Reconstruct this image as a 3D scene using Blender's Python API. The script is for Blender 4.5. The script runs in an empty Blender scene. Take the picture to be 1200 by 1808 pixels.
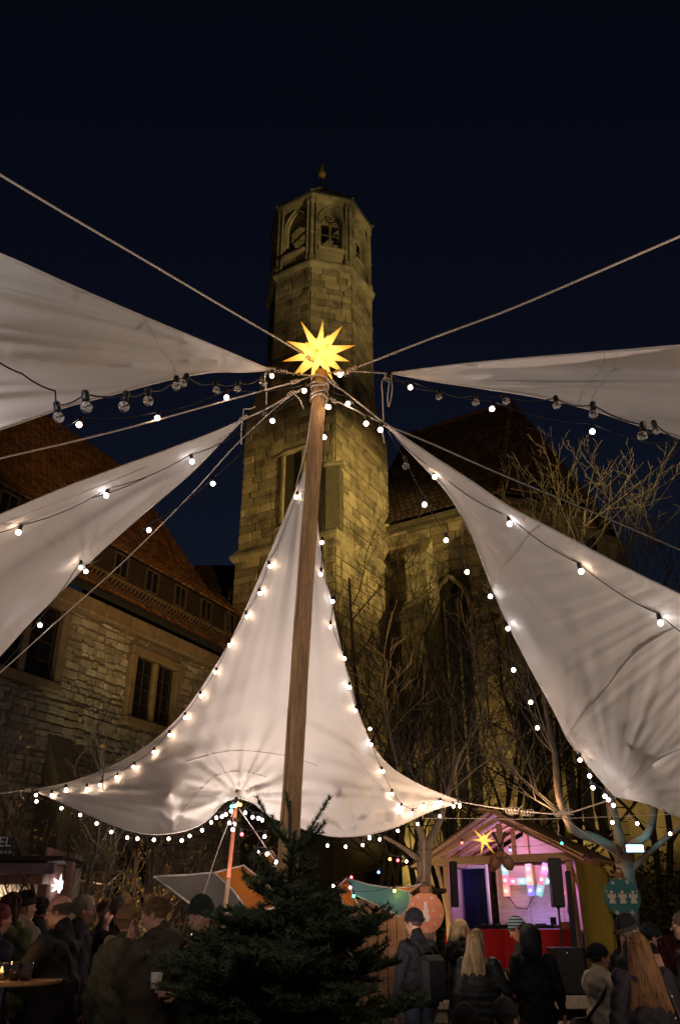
import bpy, math, random
import numpy as np
from mathutils import Matrix, Vector, Quaternion
from mathutils.geometry import delaunay_2d_cdt
random.seed(7); RNG = np.random.default_rng(7)
PI = math.pi
# ------------------------------------------------------------------ camera, sky, exposure
SC = bpy.context.scene; COL = SC.collection
FPX, PITCH, CAMZ = 1408.0, math.radians(27.55), 1.5
cam = bpy.data.cameras.new("camera"); camo = bpy.data.objects.new("camera", cam); COL.objects.link(camo)
cam.sensor_fit = 'VERTICAL'; cam.sensor_height = 24.0; cam.lens = FPX / 1808 * 24.0
cam.clip_start = .05; cam.clip_end = 3000
camo.location = (0, 0, CAMZ); camo.rotation_euler = (PI / 2 + PITCH, 0, 0)
SC.camera = camo
w = bpy.data.worlds.new("World"); SC.world = w; w.use_nodes = True
nt = w.node_tree; bg = nt.nodes["Background"]
sky = nt.nodes.new("ShaderNodeTexSky"); sky.sky_type = 'NISHITA'; sky.sun_disc = False
sky.sun_elevation = math.radians(-2.9); sky.sun_rotation = 0.0; sky.ozone_density = 5.0; sky.air_density = 1.0
tint = nt.nodes.new("ShaderNodeMix"); tint.data_type = 'RGBA'; tint.blend_type = 'MULTIPLY'; tint.inputs[0].default_value = 1
tint.inputs[7].default_value = (2.1, 1.85, .72, 1)
nt.links.new(sky.outputs[0], tint.inputs[6]); nt.links.new(tint.outputs[2], bg.inputs[0])
bg.inputs[1].default_value = 0.14
SC.view_settings.view_transform = 'Standard'; SC.view_settings.look = 'None'
SC.view_settings.exposure = 0; SC.view_settings.gamma = 1; SC.view_settings.use_curve_mapping = False
SC.cycles.use_denoising = True; SC.cycles.sample_clamp_indirect = 4; SC.cycles.max_bounces = 6
SC.cycles.use_light_tree = True; SC.cycles.caustics_reflective = False; SC.cycles.caustics_refractive = False

def lamp(name, kind, loc, target, power, color, size=.3, angle=60, blend=.5):
    l = bpy.data.lights.new(name, kind); l.energy = power; l.color = color
    if kind == 'SPOT': l.spot_size = math.radians(angle); l.spot_blend = blend; l.shadow_soft_size = size
    elif kind == 'POINT': l.shadow_soft_size = size
    elif kind == 'AREA': l.size = size
    o = bpy.data.objects.new(name, l); COL.objects.link(o); o.location = loc
    d = Vector(target) - Vector(loc); o.rotation_euler = d.to_track_quat('-Z', 'Y').to_euler()
    return o
# floodlights of the square for church, house and sails, plus added fill lamps
lamp("church_floodlight", 'SPOT', (16.5, 6.5, 10.0), (.9, 25.0, 14.2), 30000, (1, .74, .27), .25, 21, .8)
lamp("church_floodlight", 'SPOT', (16.0, 6.0, 10.0), (.2, 25.5, 26.5), 14000, (1, .77, .33), .25, 22, .9)
lamp("tree_floodlight", 'SPOT', (1.0, 15.2, .4), (2.0, 21.5, 6.5), 130, (1, .76, .42), .25, 110, .9)
lamp("path_floodlight", 'SPOT', (8.8, 14.4, .8), (5.2, 16.6, 1.9), 70, (1, .75, .35), .15, 60, .9)
lamp("choir_floodlight", 'SPOT', (2.2, 22.4, .3), (3.4, 26.2, 9.5), 2000, (1, .70, .24), .2, 74, .9)
lamp("choir_floodlight", 'SPOT', (7.4, 22.2, .3), (7.4, 25.5, 9.0), 1100, (1, .70, .24), .2, 74, .9)
lamp("choir_roof_fill", 'SPOT', (15, 5, 12), (6.0, 27.0, 17.0), 1500, (1, .62, .32), .3, 30, .9)  # unseen fill spot added to brighten the choir roof
lamp("tower_front_floodlight", 'SPOT', (-4.6, 13.5, 1.2), (-1.2, 25, 21), 650, (1, .76, .28), .3, 52, .8)
lamp("house_floodlight", 'SPOT', (-2.4, 11.6, 1.4), (-6, 18, 5.5), 115, (1, .60, .32), .3, 105, .9)
lamp("roof_floodlight", 'SPOT', (3.5, 6.5, 3.6), (-6, 22, 12.5), 3200, (1, .54, .16), .3, 42, .9)
lamp("sail_uplight", 'SPOT', (.0, 7.2, .9), (.2, 8.8, 3.0), 225, (1, .82, .73), .12, 125, .9)
lamp("sail_uplight", 'SPOT', (-1.2, 8.6, .9), (-1.7, 8.9, 3.0), 200, (1, .81, .73), .12, 100, .9)
lamp("sail_uplight", 'SPOT', (3.5, 4.1, .5), (3.0, 5.6, 3.4), 350, (1, .82, .70), .12, 130, .9)
lamp("sail_uplight", 'SPOT', (-2.6, 3.4, .3), (-2.7, 4.6, 4.2), 265, (1, .81, .71), .12, 135, .9)
lamp("fill_light", 'POINT', (-1.4, 1.4, 3.4), (0, 0, 0), 55, (.97, .95, 1), .2)  # fill lamps added from here on to brighten fir, crowd and hut front
lamp("fill_light", 'POINT', (2.3, 2.2, 4.3), (0, 0, 0), 48, (1, .72, .5), .2)
lamp("fill_light", 'POINT', (4.4, 5.0, 2.5), (0, 0, 0), 20, (1, .74, .52), .25)
lamp("fill_light", 'POINT', (1.6, 9.9, 2.7), (0, 0, 0), 42, (1, .68, .45), .2)
lamp("fill_light", 'POINT', (3.0, 12.7, 3.1), (0, 0, 0), 50, (1, .62, .36), .2)

# ------------------------------------------------------------------ picture measurement -> world
CT, ST = math.cos(PITCH), math.sin(PITCH)
def P(px, py, D):
    u = (px - 600) / FPX; v = (py - 904) / FPX
    f = CT + ST * v; z = ST - CT * v
    return np.array((u / f * D, D, CAMZ + z / f * D))
def depth_at(p): return CT * p[1] + ST * (p[2] - CAMZ)

# ------------------------------------------------------------------ object helpers
def wloc(o):
    v = np.zeros(3)
    while o is not None: v = v + np.array(o.location); o = o.parent
    return v
def thing(name, label, cat, loc=(0, 0, 0), group=None):
    o = bpy.data.objects.new(name, None); COL.objects.link(o); o.location = loc; o.empty_display_size = .1
    o['label'] = label; o['category'] = cat
    if group: o['group'] = group
    return o
def tag(o, label, cat, group=None, kind=None):
    if label: o['label'] = label
    if cat: o['category'] = cat
    if group: o['group'] = group
    if kind: o['kind'] = kind
    return o
def mesh_np(name, V, F, smooth=False):
    """F: ndarray (n,k) or list of lists"""
    me = bpy.data.meshes.new(name)
    if isinstance(F, np.ndarray):
        n, k = F.shape
        me.vertices.add(len(V)); me.vertices.foreach_set("co", np.asarray(V, dtype=np.float32).ravel())
        me.loops.add(n * k); me.loops.foreach_set("vertex_index", F.astype(np.int32).ravel())
        me.polygons.add(n); me.polygons.foreach_set("loop_start", np.arange(0, n * k, k, dtype=np.int32))
        me.update(calc_edges=True)
    else:
        me.from_pydata([tuple(v) for v in V], [], F); me.update()
    if smooth: me.polygons.foreach_set("use_smooth", [True] * len(me.polygons))
    return me
def link(name, me, mat, parent=None, loc=None, rot=None, scale=None):
    o = bpy.data.objects.new(name, me); COL.objects.link(o)
    if mat is not None and len(me.materials) == 0: me.materials.append(mat)
    if parent is not None: o.parent = parent
    if loc is not None: o.location = np.array(loc) - (wloc(parent) if parent is not None else 0)
    if rot is not None: o.rotation_euler = rot
    if scale is not None: o.scale = scale
    return o
class MB:
    def __init__(s, M=None): s.v = []; s.f = []; s.M = M
    def add(s, V, F):
        b = len(s.v)
        if s.M is not None: V = [s.M @ Vector(v) for v in V]
        s.v.extend(tuple(v) for v in V); s.f.extend([b + i for i in q] for q in F)
        return s
    def box(s, c, size, R=None, bev=0.0, jit=0.0):
        x, y, z = (k / 2 for k in size)
        if bev <= 0:
            V = [(-x, -y, -z), (x, -y, -z), (x, y, -z), (-x, y, -z), (-x, -y, z), (x, -y, z), (x, y, z), (-x, y, z)]
            F = [(0, 3, 2, 1), (4, 5, 6, 7), (0, 1, 5, 4), (1, 2, 6, 5), (2, 3, 7, 6), (3, 0, 4, 7)]
        else:
            V = []; F = []
            b = bev
            for sx in (-1, 1):
                for sy in (-1, 1):
                    for sz in (-1, 1):
                        V += [(sx * x, sy * (y - b), sz * (z - b)), (sx * (x - b), sy * y, sz * (z - b)), (sx * (x - b), sy * (y - b), sz * z)]
            def i(a, b_, c_, k): return ((a * 2 + b_) * 2 + c_) * 3 + k
            for a in (0, 1):
                q = [i(a, 0, 0, 0), i(a, 1, 0, 0), i(a, 1, 1, 0), i(a, 0, 1, 0)]; F.append(q if a else q[::-1])
                q = [i(0, a, 0, 1), i(1, a, 0, 1), i(1, a, 1, 1), i(0, a, 1, 1)]; F.append(q[::-1] if a else q)
                q = [i(0, 0, a, 2), i(1, 0, a, 2), i(1, 1, a, 2), i(0, 1, a, 2)]; F.append(q if a else q[::-1])
            for a in (0, 1):
                for c_ in (0, 1):
                    F.append([i(a, c_, 0, 0), i(a, c_, 1, 0), i(a, c_, 1, 1), i(a, c_, 0, 1)])
                    F.append([i(a, 0, c_, 0), i(a, 1, c_, 0), i(a, 1, c_, 2), i(a, 0, c_, 2)])
                    F.append([i(0, a, c_, 1), i(1, a, c_, 1), i(1, a, c_, 2), i(0, a, c_, 2)])
                    for d in (0, 1): F.append([i(a, c_, d, 0), i(a, c_, d, 1), i(a, c_, d, 2)])
        if jit: V = [tuple(k + random.uniform(-jit, jit) for k in v) for v in V]
        if R is not None: V = [R @ Vector(v) for v in V]
        V = [(v[0] + c[0], v[1] + c[1], v[2] + c[2]) for v in V]
        return s.add(V, F)
    def bar(s, a, b, wd, ht, up=(0, 0, 1), bev=0):
        a, b = Vector(a), Vector(b); d = b - a; L = d.length; d.normalize()
        up = Vector(up); x = d.cross(up)
        if x.length < 1e-4: x = d.cross(Vector((1, 0, 0)))
        x.normalize(); u = x.cross(d)
        R = Matrix((x, d, u)).transposed()
        return s.box((a + b) / 2, (wd, L, ht), R, bev)
    def tube(s, pts, r, sides=8, caps=True):
        pts = [Vector(p) for p in pts]; n = len(pts)
        rs = r if hasattr(r, '__len__') else [r] * n
        V = []; F = []; t = (pts[1] - pts[0]).normalized()
        up = Vector((0, 0, 1)) if abs(t.z) < .9 else Vector((1, 0, 0)); u = t.cross(up).normalized()
        for i in range(n):
            t = (pts[min(i + 1, n - 1)] - pts[max(i - 1, 0)]).normalized()
            u = (u - t * u.dot(t)); u = u.normalized() if u.length > 1e-6 else t.orthogonal().normalized()
            w_ = t.cross(u)
            for k in range(sides):
                a = 2 * PI * k / sides; V.append(pts[i] + (u * math.cos(a) + w_ * math.sin(a)) * rs[i])
        for i in range(n - 1):
            for k in range(sides):
                k2 = (k + 1) % sides; F.append([i * sides + k, i * sides + k2, (i + 1) * sides + k2, (i + 1) * sides + k])
        if caps: F.append(list(range(sides))[::-1]); F.append([(n - 1) * sides + k for k in range(sides)])
        return s.add(V, F)
    def lathe(s, prof, c=(0, 0, 0), sides=16, R=None):
        V = []; F = []; n = len(prof)
        for r, z in prof:
            for k in range(sides):
                a = 2 * PI * k / sides; V.append(Vector((r * math.cos(a), r * math.sin(a), z)))
        for i in range(n - 1):
            for k in range(sides):
                k2 = (k + 1) % sides; F.append([i * sides + k, i * sides + k2, (i + 1) * sides + k2, (i + 1) * sides + k])
        F.append(list(range(sides))[::-1]); F.append([(n - 1) * sides + k for k in range(sides)])
        if R is not None: V = [R @ v for v in V]
        return s.add([v + Vector(c) for v in V], F)
    def ball(s, c, r, seg=12, rings=8, R=None):
        rr = r if hasattr(r, '__len__') else (r, r, r)
        prof = [(max(math.sin(PI * i / rings), 1e-3), -math.cos(PI * i / rings)) for i in range(rings + 1)]
        V = []; F = []
        for q, z in prof:
            for k in range(seg):
                a = 2 * PI * k / seg; v = Vector((q * math.cos(a) * rr[0], q * math.sin(a) * rr[1], z * rr[2]))
                V.append((R @ v if R is not None else v) + Vector(c))
        for i in range(rings):
            for k in range(seg):
                k2 = (k + 1) % seg; F.append([i * seg + k, i * seg + k2, (i + 1) * seg + k2, (i + 1) * seg + k])
        return s.add(V, F)
    def prism(s, poly, off):
        """poly: list of 3D points; off: extrusion vector"""
        n = len(poly); o = Vector(off); V = [Vector(p) for p in poly] + [Vector(p) + o for p in poly]
        F = [list(range(n))[::-1], list(range(n, 2 * n))] + [[i, (i + 1) % n, n + (i + 1) % n, n + i] for i in range(n)]
        return s.add(V, F)
    def build(s, name, mat, parent=None, smooth=False):
        off = wloc(parent) if parent is not None else np.zeros(3)
        V = np.array(s.v) - off
        me = mesh_np(name, V, s.f, smooth)
        return link(name, me, mat, parent)
# batches of tubes sharing point count
def tubes_np(Pn, Rn, sides):
    n, N, _ = Pn.shape
    T = np.gradient(Pn, axis=1); T /= np.linalg.norm(T, axis=2, keepdims=True) + 1e-9
    ref = np.where(np.abs(T[:, :1, 2:3]) < .9, np.array([0, 0, 1.]), np.array([1., 0, 0])); ref = np.repeat(ref, N, axis=1)
    U = np.cross(T, ref); U /= np.linalg.norm(U, axis=2, keepdims=True) + 1e-9; W = np.cross(T, U)
    a = np.arange(sides) * 2 * PI / sides
    V = Pn[:, :, None, :] + Rn[:, :, None, None] * (U[:, :, None, :] * np.cos(a)[None, None, :, None] + W[:, :, None, :] * np.sin(a)[None, None, :, None])
    idx = np.arange(n * N * sides).reshape(n, N, sides); nx = np.roll(idx, -1, axis=2)
    F = np.stack([idx[:, :-1], nx[:, :-1], nx[:, 1:], idx[:, 1:]], axis=-1).reshape(-1, 4)
    return V.reshape(-1, 3), F

# ------------------------------------------------------------------ materials
def mat(name, color=(.5, .5, .5), rough=.8, emit=None, es=0, metal=0, noise=None, vary=0, bump=0, bscale=20, trans=0, alpha=1, translucent=0, spec=.3, ramp=None, wave=None):
    m = bpy.data.materials.new(name); m.use_nodes = True; n = m.node_tree.nodes; L = m.node_tree.links
    b = n["Principled BSDF"]; b.inputs["Base Color"].default_value = (*color, 1); b.inputs["Roughness"].default_value = rough
    b.inputs["Metallic"].default_value = metal; b.inputs["Specular IOR Level"].default_value = spec
    if trans: b.inputs["Transmission Weight"].default_value = trans; b.inputs["IOR"].default_value = 1.3
    if emit: b.inputs["Emission Color"].default_value = (*emit, 1); b.inputs["Emission Strength"].default_value = es
    geo = n.new("ShaderNodeNewGeometry"); src = None
    if noise or ramp or vary:
        sc, amt = noise if noise else (6, .3)
        tex = n.new("ShaderNodeTexNoise"); tex.inputs["Scale"].default_value = sc; tex.inputs["Detail"].default_value = 6; tex.inputs["Roughness"].default_value = .65
        vm = n.new("ShaderNodeVectorMath"); vm.operation = 'MULTIPLY'; vm.inputs[1].default_value = wave or (1, 1, 1)
        L.new(geo.outputs["Position"], vm.inputs[0]); L.new(vm.outputs[0], tex.inputs["Vector"])
        mr = n.new("ShaderNodeMapRange"); mr.inputs[1].default_value = .25; mr.inputs[2].default_value = .75
        mr.inputs[3].default_value = 1 - amt; mr.inputs[4].default_value = 1 + amt; L.new(tex.outputs[0], mr.inputs[0]); src = mr.outputs[0]
        if vary:
            oi = n.new("ShaderNodeObjectInfo"); ad = n.new("ShaderNodeMath"); ad.operation = 'ADD'
            L.new(oi.outputs["Random"], ad.inputs[0]); L.new(geo.outputs["Random Per Island"], ad.inputs[1])
            fr = n.new("ShaderNodeMath"); fr.operation = 'FRACT'; L.new(ad.outputs[0], fr.inputs[0])
            m2 = n.new("ShaderNodeMapRange"); m2.inputs[3].default_value = 1 - vary; m2.inputs[4].default_value = 1 + vary; L.new(fr.outputs[0], m2.inputs[0])
            mu = n.new("ShaderNodeMath"); mu.operation = 'MULTIPLY'; L.new(mr.outputs[0], mu.inputs[0]); L.new(m2.outputs[0], mu.inputs[1]); src = mu.outputs[0]
        mx = n.new("ShaderNodeVectorMath"); mx.operation = 'SCALE'; mx.inputs[0].default_value = color; L.new(src, mx.inputs["Scale"])
        outc = mx.outputs[0]
        if ramp:
            t2 = n.new("ShaderNodeTexNoise"); t2.inputs["Scale"].default_value = ramp[1]; t2.inputs["Detail"].default_value = 4; L.new(geo.outputs["Position"], t2.inputs["Vector"])
            rr = n.new("ShaderNodeMapRange"); rr.inputs[1].default_value = ramp[2]; rr.inputs[2].default_value = ramp[3]; L.new(t2.outputs[0], rr.inputs[0])
            mm = n.new("ShaderNodeMix"); mm.data_type = 'RGBA'; L.new(rr.outputs[0], mm.inputs[0]); L.new(outc, mm.inputs[6])
            s2 = n.new("ShaderNodeVectorMath"); s2.operation = 'SCALE'; s2.inputs[0].default_value = ramp[0]; L.new(src, s2.inputs["Scale"]); L.new(s2.outputs[0], mm.inputs[7]); outc = mm.outputs[2]
        L.new(outc, b.inputs["Base Color"])
    if bump:
        t3 = n.new("ShaderNodeTexNoise"); t3.inputs["Scale"].default_value = bscale; t3.inputs["Detail"].default_value = 5; L.new(geo.outputs["Position"], t3.inputs["Vector"])
        bp = n.new("ShaderNodeBump"); bp.inputs["Strength"].default_value = bump; bp.inputs["Distance"].default_value = .02
        L.new(t3.outputs[0], bp.inputs["Height"]); L.new(bp.outputs[0], b.inputs["Normal"])
    if translucent:
        tr = n.new("ShaderNodeBsdfTranslucent"); tr.inputs[0].default_value = (*[c * .9 for c in color], 1)
        mxs = n.new("ShaderNodeMixShader"); mxs.inputs[0].default_value = translucent
        out = n["Material Output"]; L.new(b.outputs[0], mxs.inputs[1]); L.new(tr.outputs[0], mxs.inputs[2]); L.new(mxs.outputs[0], out.inputs[0])
    return m
def emis(name, color, s):
    m = bpy.data.materials.new(name); m.use_nodes = True; n = m.node_tree.nodes; n.remove(n["Principled BSDF"])
    e = n.new("ShaderNodeEmission"); e.inputs[0].default_value = (*color, 1); e.inputs[1].default_value = s
    if name.startswith('lit_bulb'):   # frosted glass: hot in the middle, dimmer and warmer at the rim of the glass
        lw = n.new("ShaderNodeLayerWeight"); lw.inputs[0].default_value = .5; mr = n.new("ShaderNodeMapRange"); mr.inputs[1].default_value = .25; mr.inputs[2].default_value = .95; mr.inputs[3].default_value = s * 1.5; mr.inputs[4].default_value = 1.0
        m.node_tree.links.new(lw.outputs["Facing"], mr.inputs[0]); m.node_tree.links.new(mr.outputs[0], e.inputs[1])
        mc_ = n.new("ShaderNodeMix"); mc_.data_type = 'RGBA'; mc_.inputs[6].default_value = (*color, 1); mc_.inputs[7].default_value = (color[0], color[1] * .72, color[2] * .5, 1); m.node_tree.links.new(lw.outputs["Facing"], mc_.inputs[0]); m.node_tree.links.new(mc_.outputs[2], e.inputs[0])
    m.node_tree.links.new(e.outputs[0], n["Material Output"].inputs[0]); return m
M = {}
M['tower'] = mat('sandstone_block', (.31, .25, .15), .9, noise=(2.2, .35), vary=.34, bump=.6, bscale=14, ramp=((.13, .11, .07), 1.6, .50, .70))
M['towerback'] = mat('mortar', (.12, .10, .065), .95, noise=(8, .3), bump=.4)
M['trim'] = mat('dressed_sandstone', (.33, .28, .17), .85, noise=(3, .35), bump=.4, bscale=10, ramp=((.14, .12, .08), .7, .5, .65))
M['rubble'] = mat('rubble_stone', (.29, .265, .225), .95, noise=(5, .35), vary=.28, bump=.8, bscale=18, ramp=((.13, .11, .085), .6, .5, .7))
M['mortar'] = mat('lime_mortar', (.17, .15, .115), .95, noise=(7, .3), bump=.5, bscale=30)
M['frame_stone'] = mat('window_surround_stone', (.19, .145, .095), .85, noise=(4, .35), bump=.5)
M['rooftile'] = mat('clay_roof_tile', (.125, .062, .026), .85, noise=(5, .4), vary=.45, bump=.3)
M['rooftile2'] = mat('old_clay_tile', (.048, .030, .021), .85, noise=(5, .4), vary=.4, bump=.3)
M['slate'] = mat('slate', (.05, .055, .06), .6, noise=(6, .3), vary=.3)
M['darkwood'] = mat('dark_timber', (.035, .024, .018), .7, noise=(6, .3))
M['darkframe'] = mat('weathered_window_frame', (.10, .075, .05), .7, noise=(9, .3))
M['glass_dark'] = mat('dark_window_glass', (.012, .012, .014), .15, spec=.5)
M['pole'] = mat('peeled_pole_wood', (.40, .235, .11), .6, noise=(9, .55), wave=(6, 6, .45), bump=.6, bscale=30)
M['cloth'] = mat('sail_canvas', (.76, .70, .645), .85, noise=(1.3, .06), bump=.10, bscale=60, translucent=.22)
M['hem'] = mat('sail_hem', (.66, .59, .54), .8, noise=(8, .08), translucent=.1)
M['rope'] = mat('cotton_rope', (.52, .43, .35), .8, noise=(60, .2), bump=.4, bscale=120)
M['cable'] = mat('black_cable', (.015, .015, .015), .5)
M['socket'] = mat('black_socket', (.012, .012, .012), .4)
M['bulb'] = emis('lit_bulb', (1, .78, .60), 26)
M['bulb_cool'] = emis('lit_bulb_cool', (.88, .91, 1), 26)
M['bulb_off'] = mat('clear_bulb_glass', (.9, .88, .85), .04, trans=.92, spec=.6)
M['filament'] = mat('filament', (.6, .4, .25), .4, metal=.5)
for k, c in dict(red=(1, .04, .05), green=(.03, .9, .35), blue=(.05, .15, 1), orange=(1, .35, .03), teal=(0.02, .8, .6), pink=(1, .35, .5), yellow=(1, .6, .08)).items():
    M['b_' + k] = emis('lit_bulb_' + k, c, 22)
M['star'] = None
M['bark'] = mat('tree_bark', (.085, .062, .042), .9, noise=(10, .4), wave=(3, 3, .7), bump=.8, bscale=25)
M['bark_pale'] = mat('smooth_pale_bark', (.24, .175, .125), .85, noise=(6, .35), bump=.5, bscale=20)
M['twig'] = mat('twig_bark', (.12, .098, .07), .9)
M['needle'] = mat('fir_needles', (.078, .125, .050), .55, noise=(3, .4), vary=.35)
M['leaf_yellow'] = mat('autumn_leaf', (.38, .27, .03), .7, noise=(5, .4), translucent=.3)
M['ivy'] = mat('ivy_leaf', (.035, .05, .018), .6, noise=(2, .4), vary=.3)
M['cobble'] = mat('cobble_ground', (.06, .053, .045), .8, noise=(5, .4), bump=.9, bscale=6)
M['pine'] = mat('planed_pine', (.52, .33, .19), .6, noise=(8, .22), wave=(1, 1, 6), vary=.08)
M['ply'] = mat('plywood', (.58, .46, .33), .6, noise=(5, .2), wave=(.6, .6, 5))
M['ply_lit_yellow'] = mat('yellow_lit_plywood', (.55, .40, .10), .7, noise=(2.5, .3))  # yellow lamplight on the hut's side wall put into the ply colour
M['velvet'] = mat('dark_blue_velvet', (.02, .022, .06), .9)
M['redcloth'] = mat('red_table_cloth', (.45, .012, .015), .8, noise=(6, .15))
M['black'] = mat('black_plastic', (.015, .015, .017), .45, noise=(20, .2))
M['metal'] = mat('painted_metal', (.05, .05, .05), .35, metal=.6)
M['grill'] = mat('speaker_grill', (.02, .02, .022), .6, noise=(80, .4))
M['white'] = mat('white_paint', (.75, .72, .68), .6)
M['red_board'] = mat('orange_red_board', (.66, .25, .15), .7, noise=(5, .12))
M['teal_board'] = mat('teal_board', (.05, .20, .21), .7, noise=(5, .12))
M['board_white'] = mat('board_white_paint', (.72, .62, .55), .7)
M['mandolin'] = mat('varnished_mandolin', (.16, .07, .03), .35, noise=(10, .3))
M['kiosk'] = mat('kiosk_panel', (.30, .16, .13), .6, noise=(5, .3))
M['sign'] = mat('dark_sign', (.045, .045, .05), .6)
M['tabletop'] = mat('varnished_table', (.40, .20, .08), .35, noise=(6, .3), wave=(1, 8, 1))
M['glass'] = mat('drinking_glass', (.95, .95, .95), .03, trans=.95)
M['beer'] = mat('beer', (.30, .10, .015), .1, trans=.4)
M['canopy_grey'] = mat('grey_canopy', (.16, .14, .12), .8, noise=(2, .1), translucent=.2)
M['canopy_orange'] = mat('orange_canopy', (.62, .20, .03), .8, noise=(2, .1), translucent=.2)
M['canopy_teal'] = mat('teal_canopy', (.16, .42, .42), .8, noise=(2, .1), translucent=.2)
M['skin'] = mat('skin', (.44, .235, .165), .5, noise=(14, .12), spec=.4)
M['gold'] = mat('gilded_ball', (.75, .5, .12), .3, metal=.9)
M['concrete'] = mat('low_wall_stone', (.24, .21, .15), .9, noise=(5, .35), bump=.5)
M['planks'] = mat('grey_deck_board', (.28, .23, .17), .75, noise=(6, .3), wave=(.5, 4, 4), vary=.2)
_mc = {}
def cmat(name, col, rough=.85, n=.25, spec=.25):
    k = (name, tuple(col))
    if k not in _mc: _mc[k] = mat(name, col, rough, noise=(12, n), bump=.25, bscale=45, spec=spec)
    return _mc[k]
def starmat(name, c1, c2, s1, s2, R, cen):
    m = bpy.data.materials.new(name); m.use_nodes = True; n = m.node_tree.nodes; L = m.node_tree.links
    b = n["Principled BSDF"]; b.inputs["Base Color"].default_value = (*c2, 1); b.inputs["Roughness"].default_value = .5
    g = n.new("ShaderNodeNewGeometry"); d = n.new("ShaderNodeVectorMath"); d.operation = 'DISTANCE'; d.inputs[1].default_value = cen
    L.new(g.outputs["Position"], d.inputs[0]); mr = n.new("ShaderNodeMapRange"); mr.inputs[1].default_value = R * .12; mr.inputs[2].default_value = R
    L.new(d.outputs["Value"], mr.inputs[0]); mx = n.new("ShaderNodeMix"); mx.data_type = 'RGBA'; mx.inputs[6].default_value = (*[c * s1 for c in c1], 1); mx.inputs[7].default_value = (*[c * s2 for c in c2], 1)
    L.new(mr.outputs[0], mx.inputs[0]); L.new(mx.outputs[2], b.inputs["Emission Color"]); b.inputs["Emission Strength"].default_value = 1
    return m

# ------------------------------------------------------------------ ground
g = MB(); g.box((0, 40, -.1), (900, 900, .2)); tag(g.build('ground', M['cobble']), None, None, kind='structure')
# setts near the camera as joined geometry
def cobbles():
    V = []; F = []
    xs = np.arange(-9, 11, .16); ys = np.arange(2.0, 17, .13)
    n = 0
    for j, y in enumerate(ys):
        for x in xs:
            if abs(x) > y * .55 + 1.5: continue
            cx = x + (.08 if j % 2 else 0) + RNG.uniform(-.008, .008); a, b = .073, .058; h = .012 + RNG.uniform(0, .008)
            V += [(cx - a, y - b, .001), (cx + a, y - b, .001), (cx + a, y + b, .001), (cx - a, y + b, .001), (cx - a * .75, y - b * .75, h), (cx + a * .75, y - b * .75, h), (cx + a * .75, y + b * .75, h), (cx - a * .75, y + b * .75, h)]
            F += [[n + 4, n + 5, n + 6, n + 7], [n, n + 1, n + 5, n + 4], [n + 1, n + 2, n + 6, n + 5], [n + 2, n + 3, n + 7, n + 6], [n + 3, n, n + 4, n + 7]]; n += 8
    me = mesh_np('cobblestones', np.array(V), np.array(F)); o = link('cobblestones', me, M['cobble']); tag(o, 'dark stone setts paving the market square underfoot', 'paving', kind='stuff')
cobbles()

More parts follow.
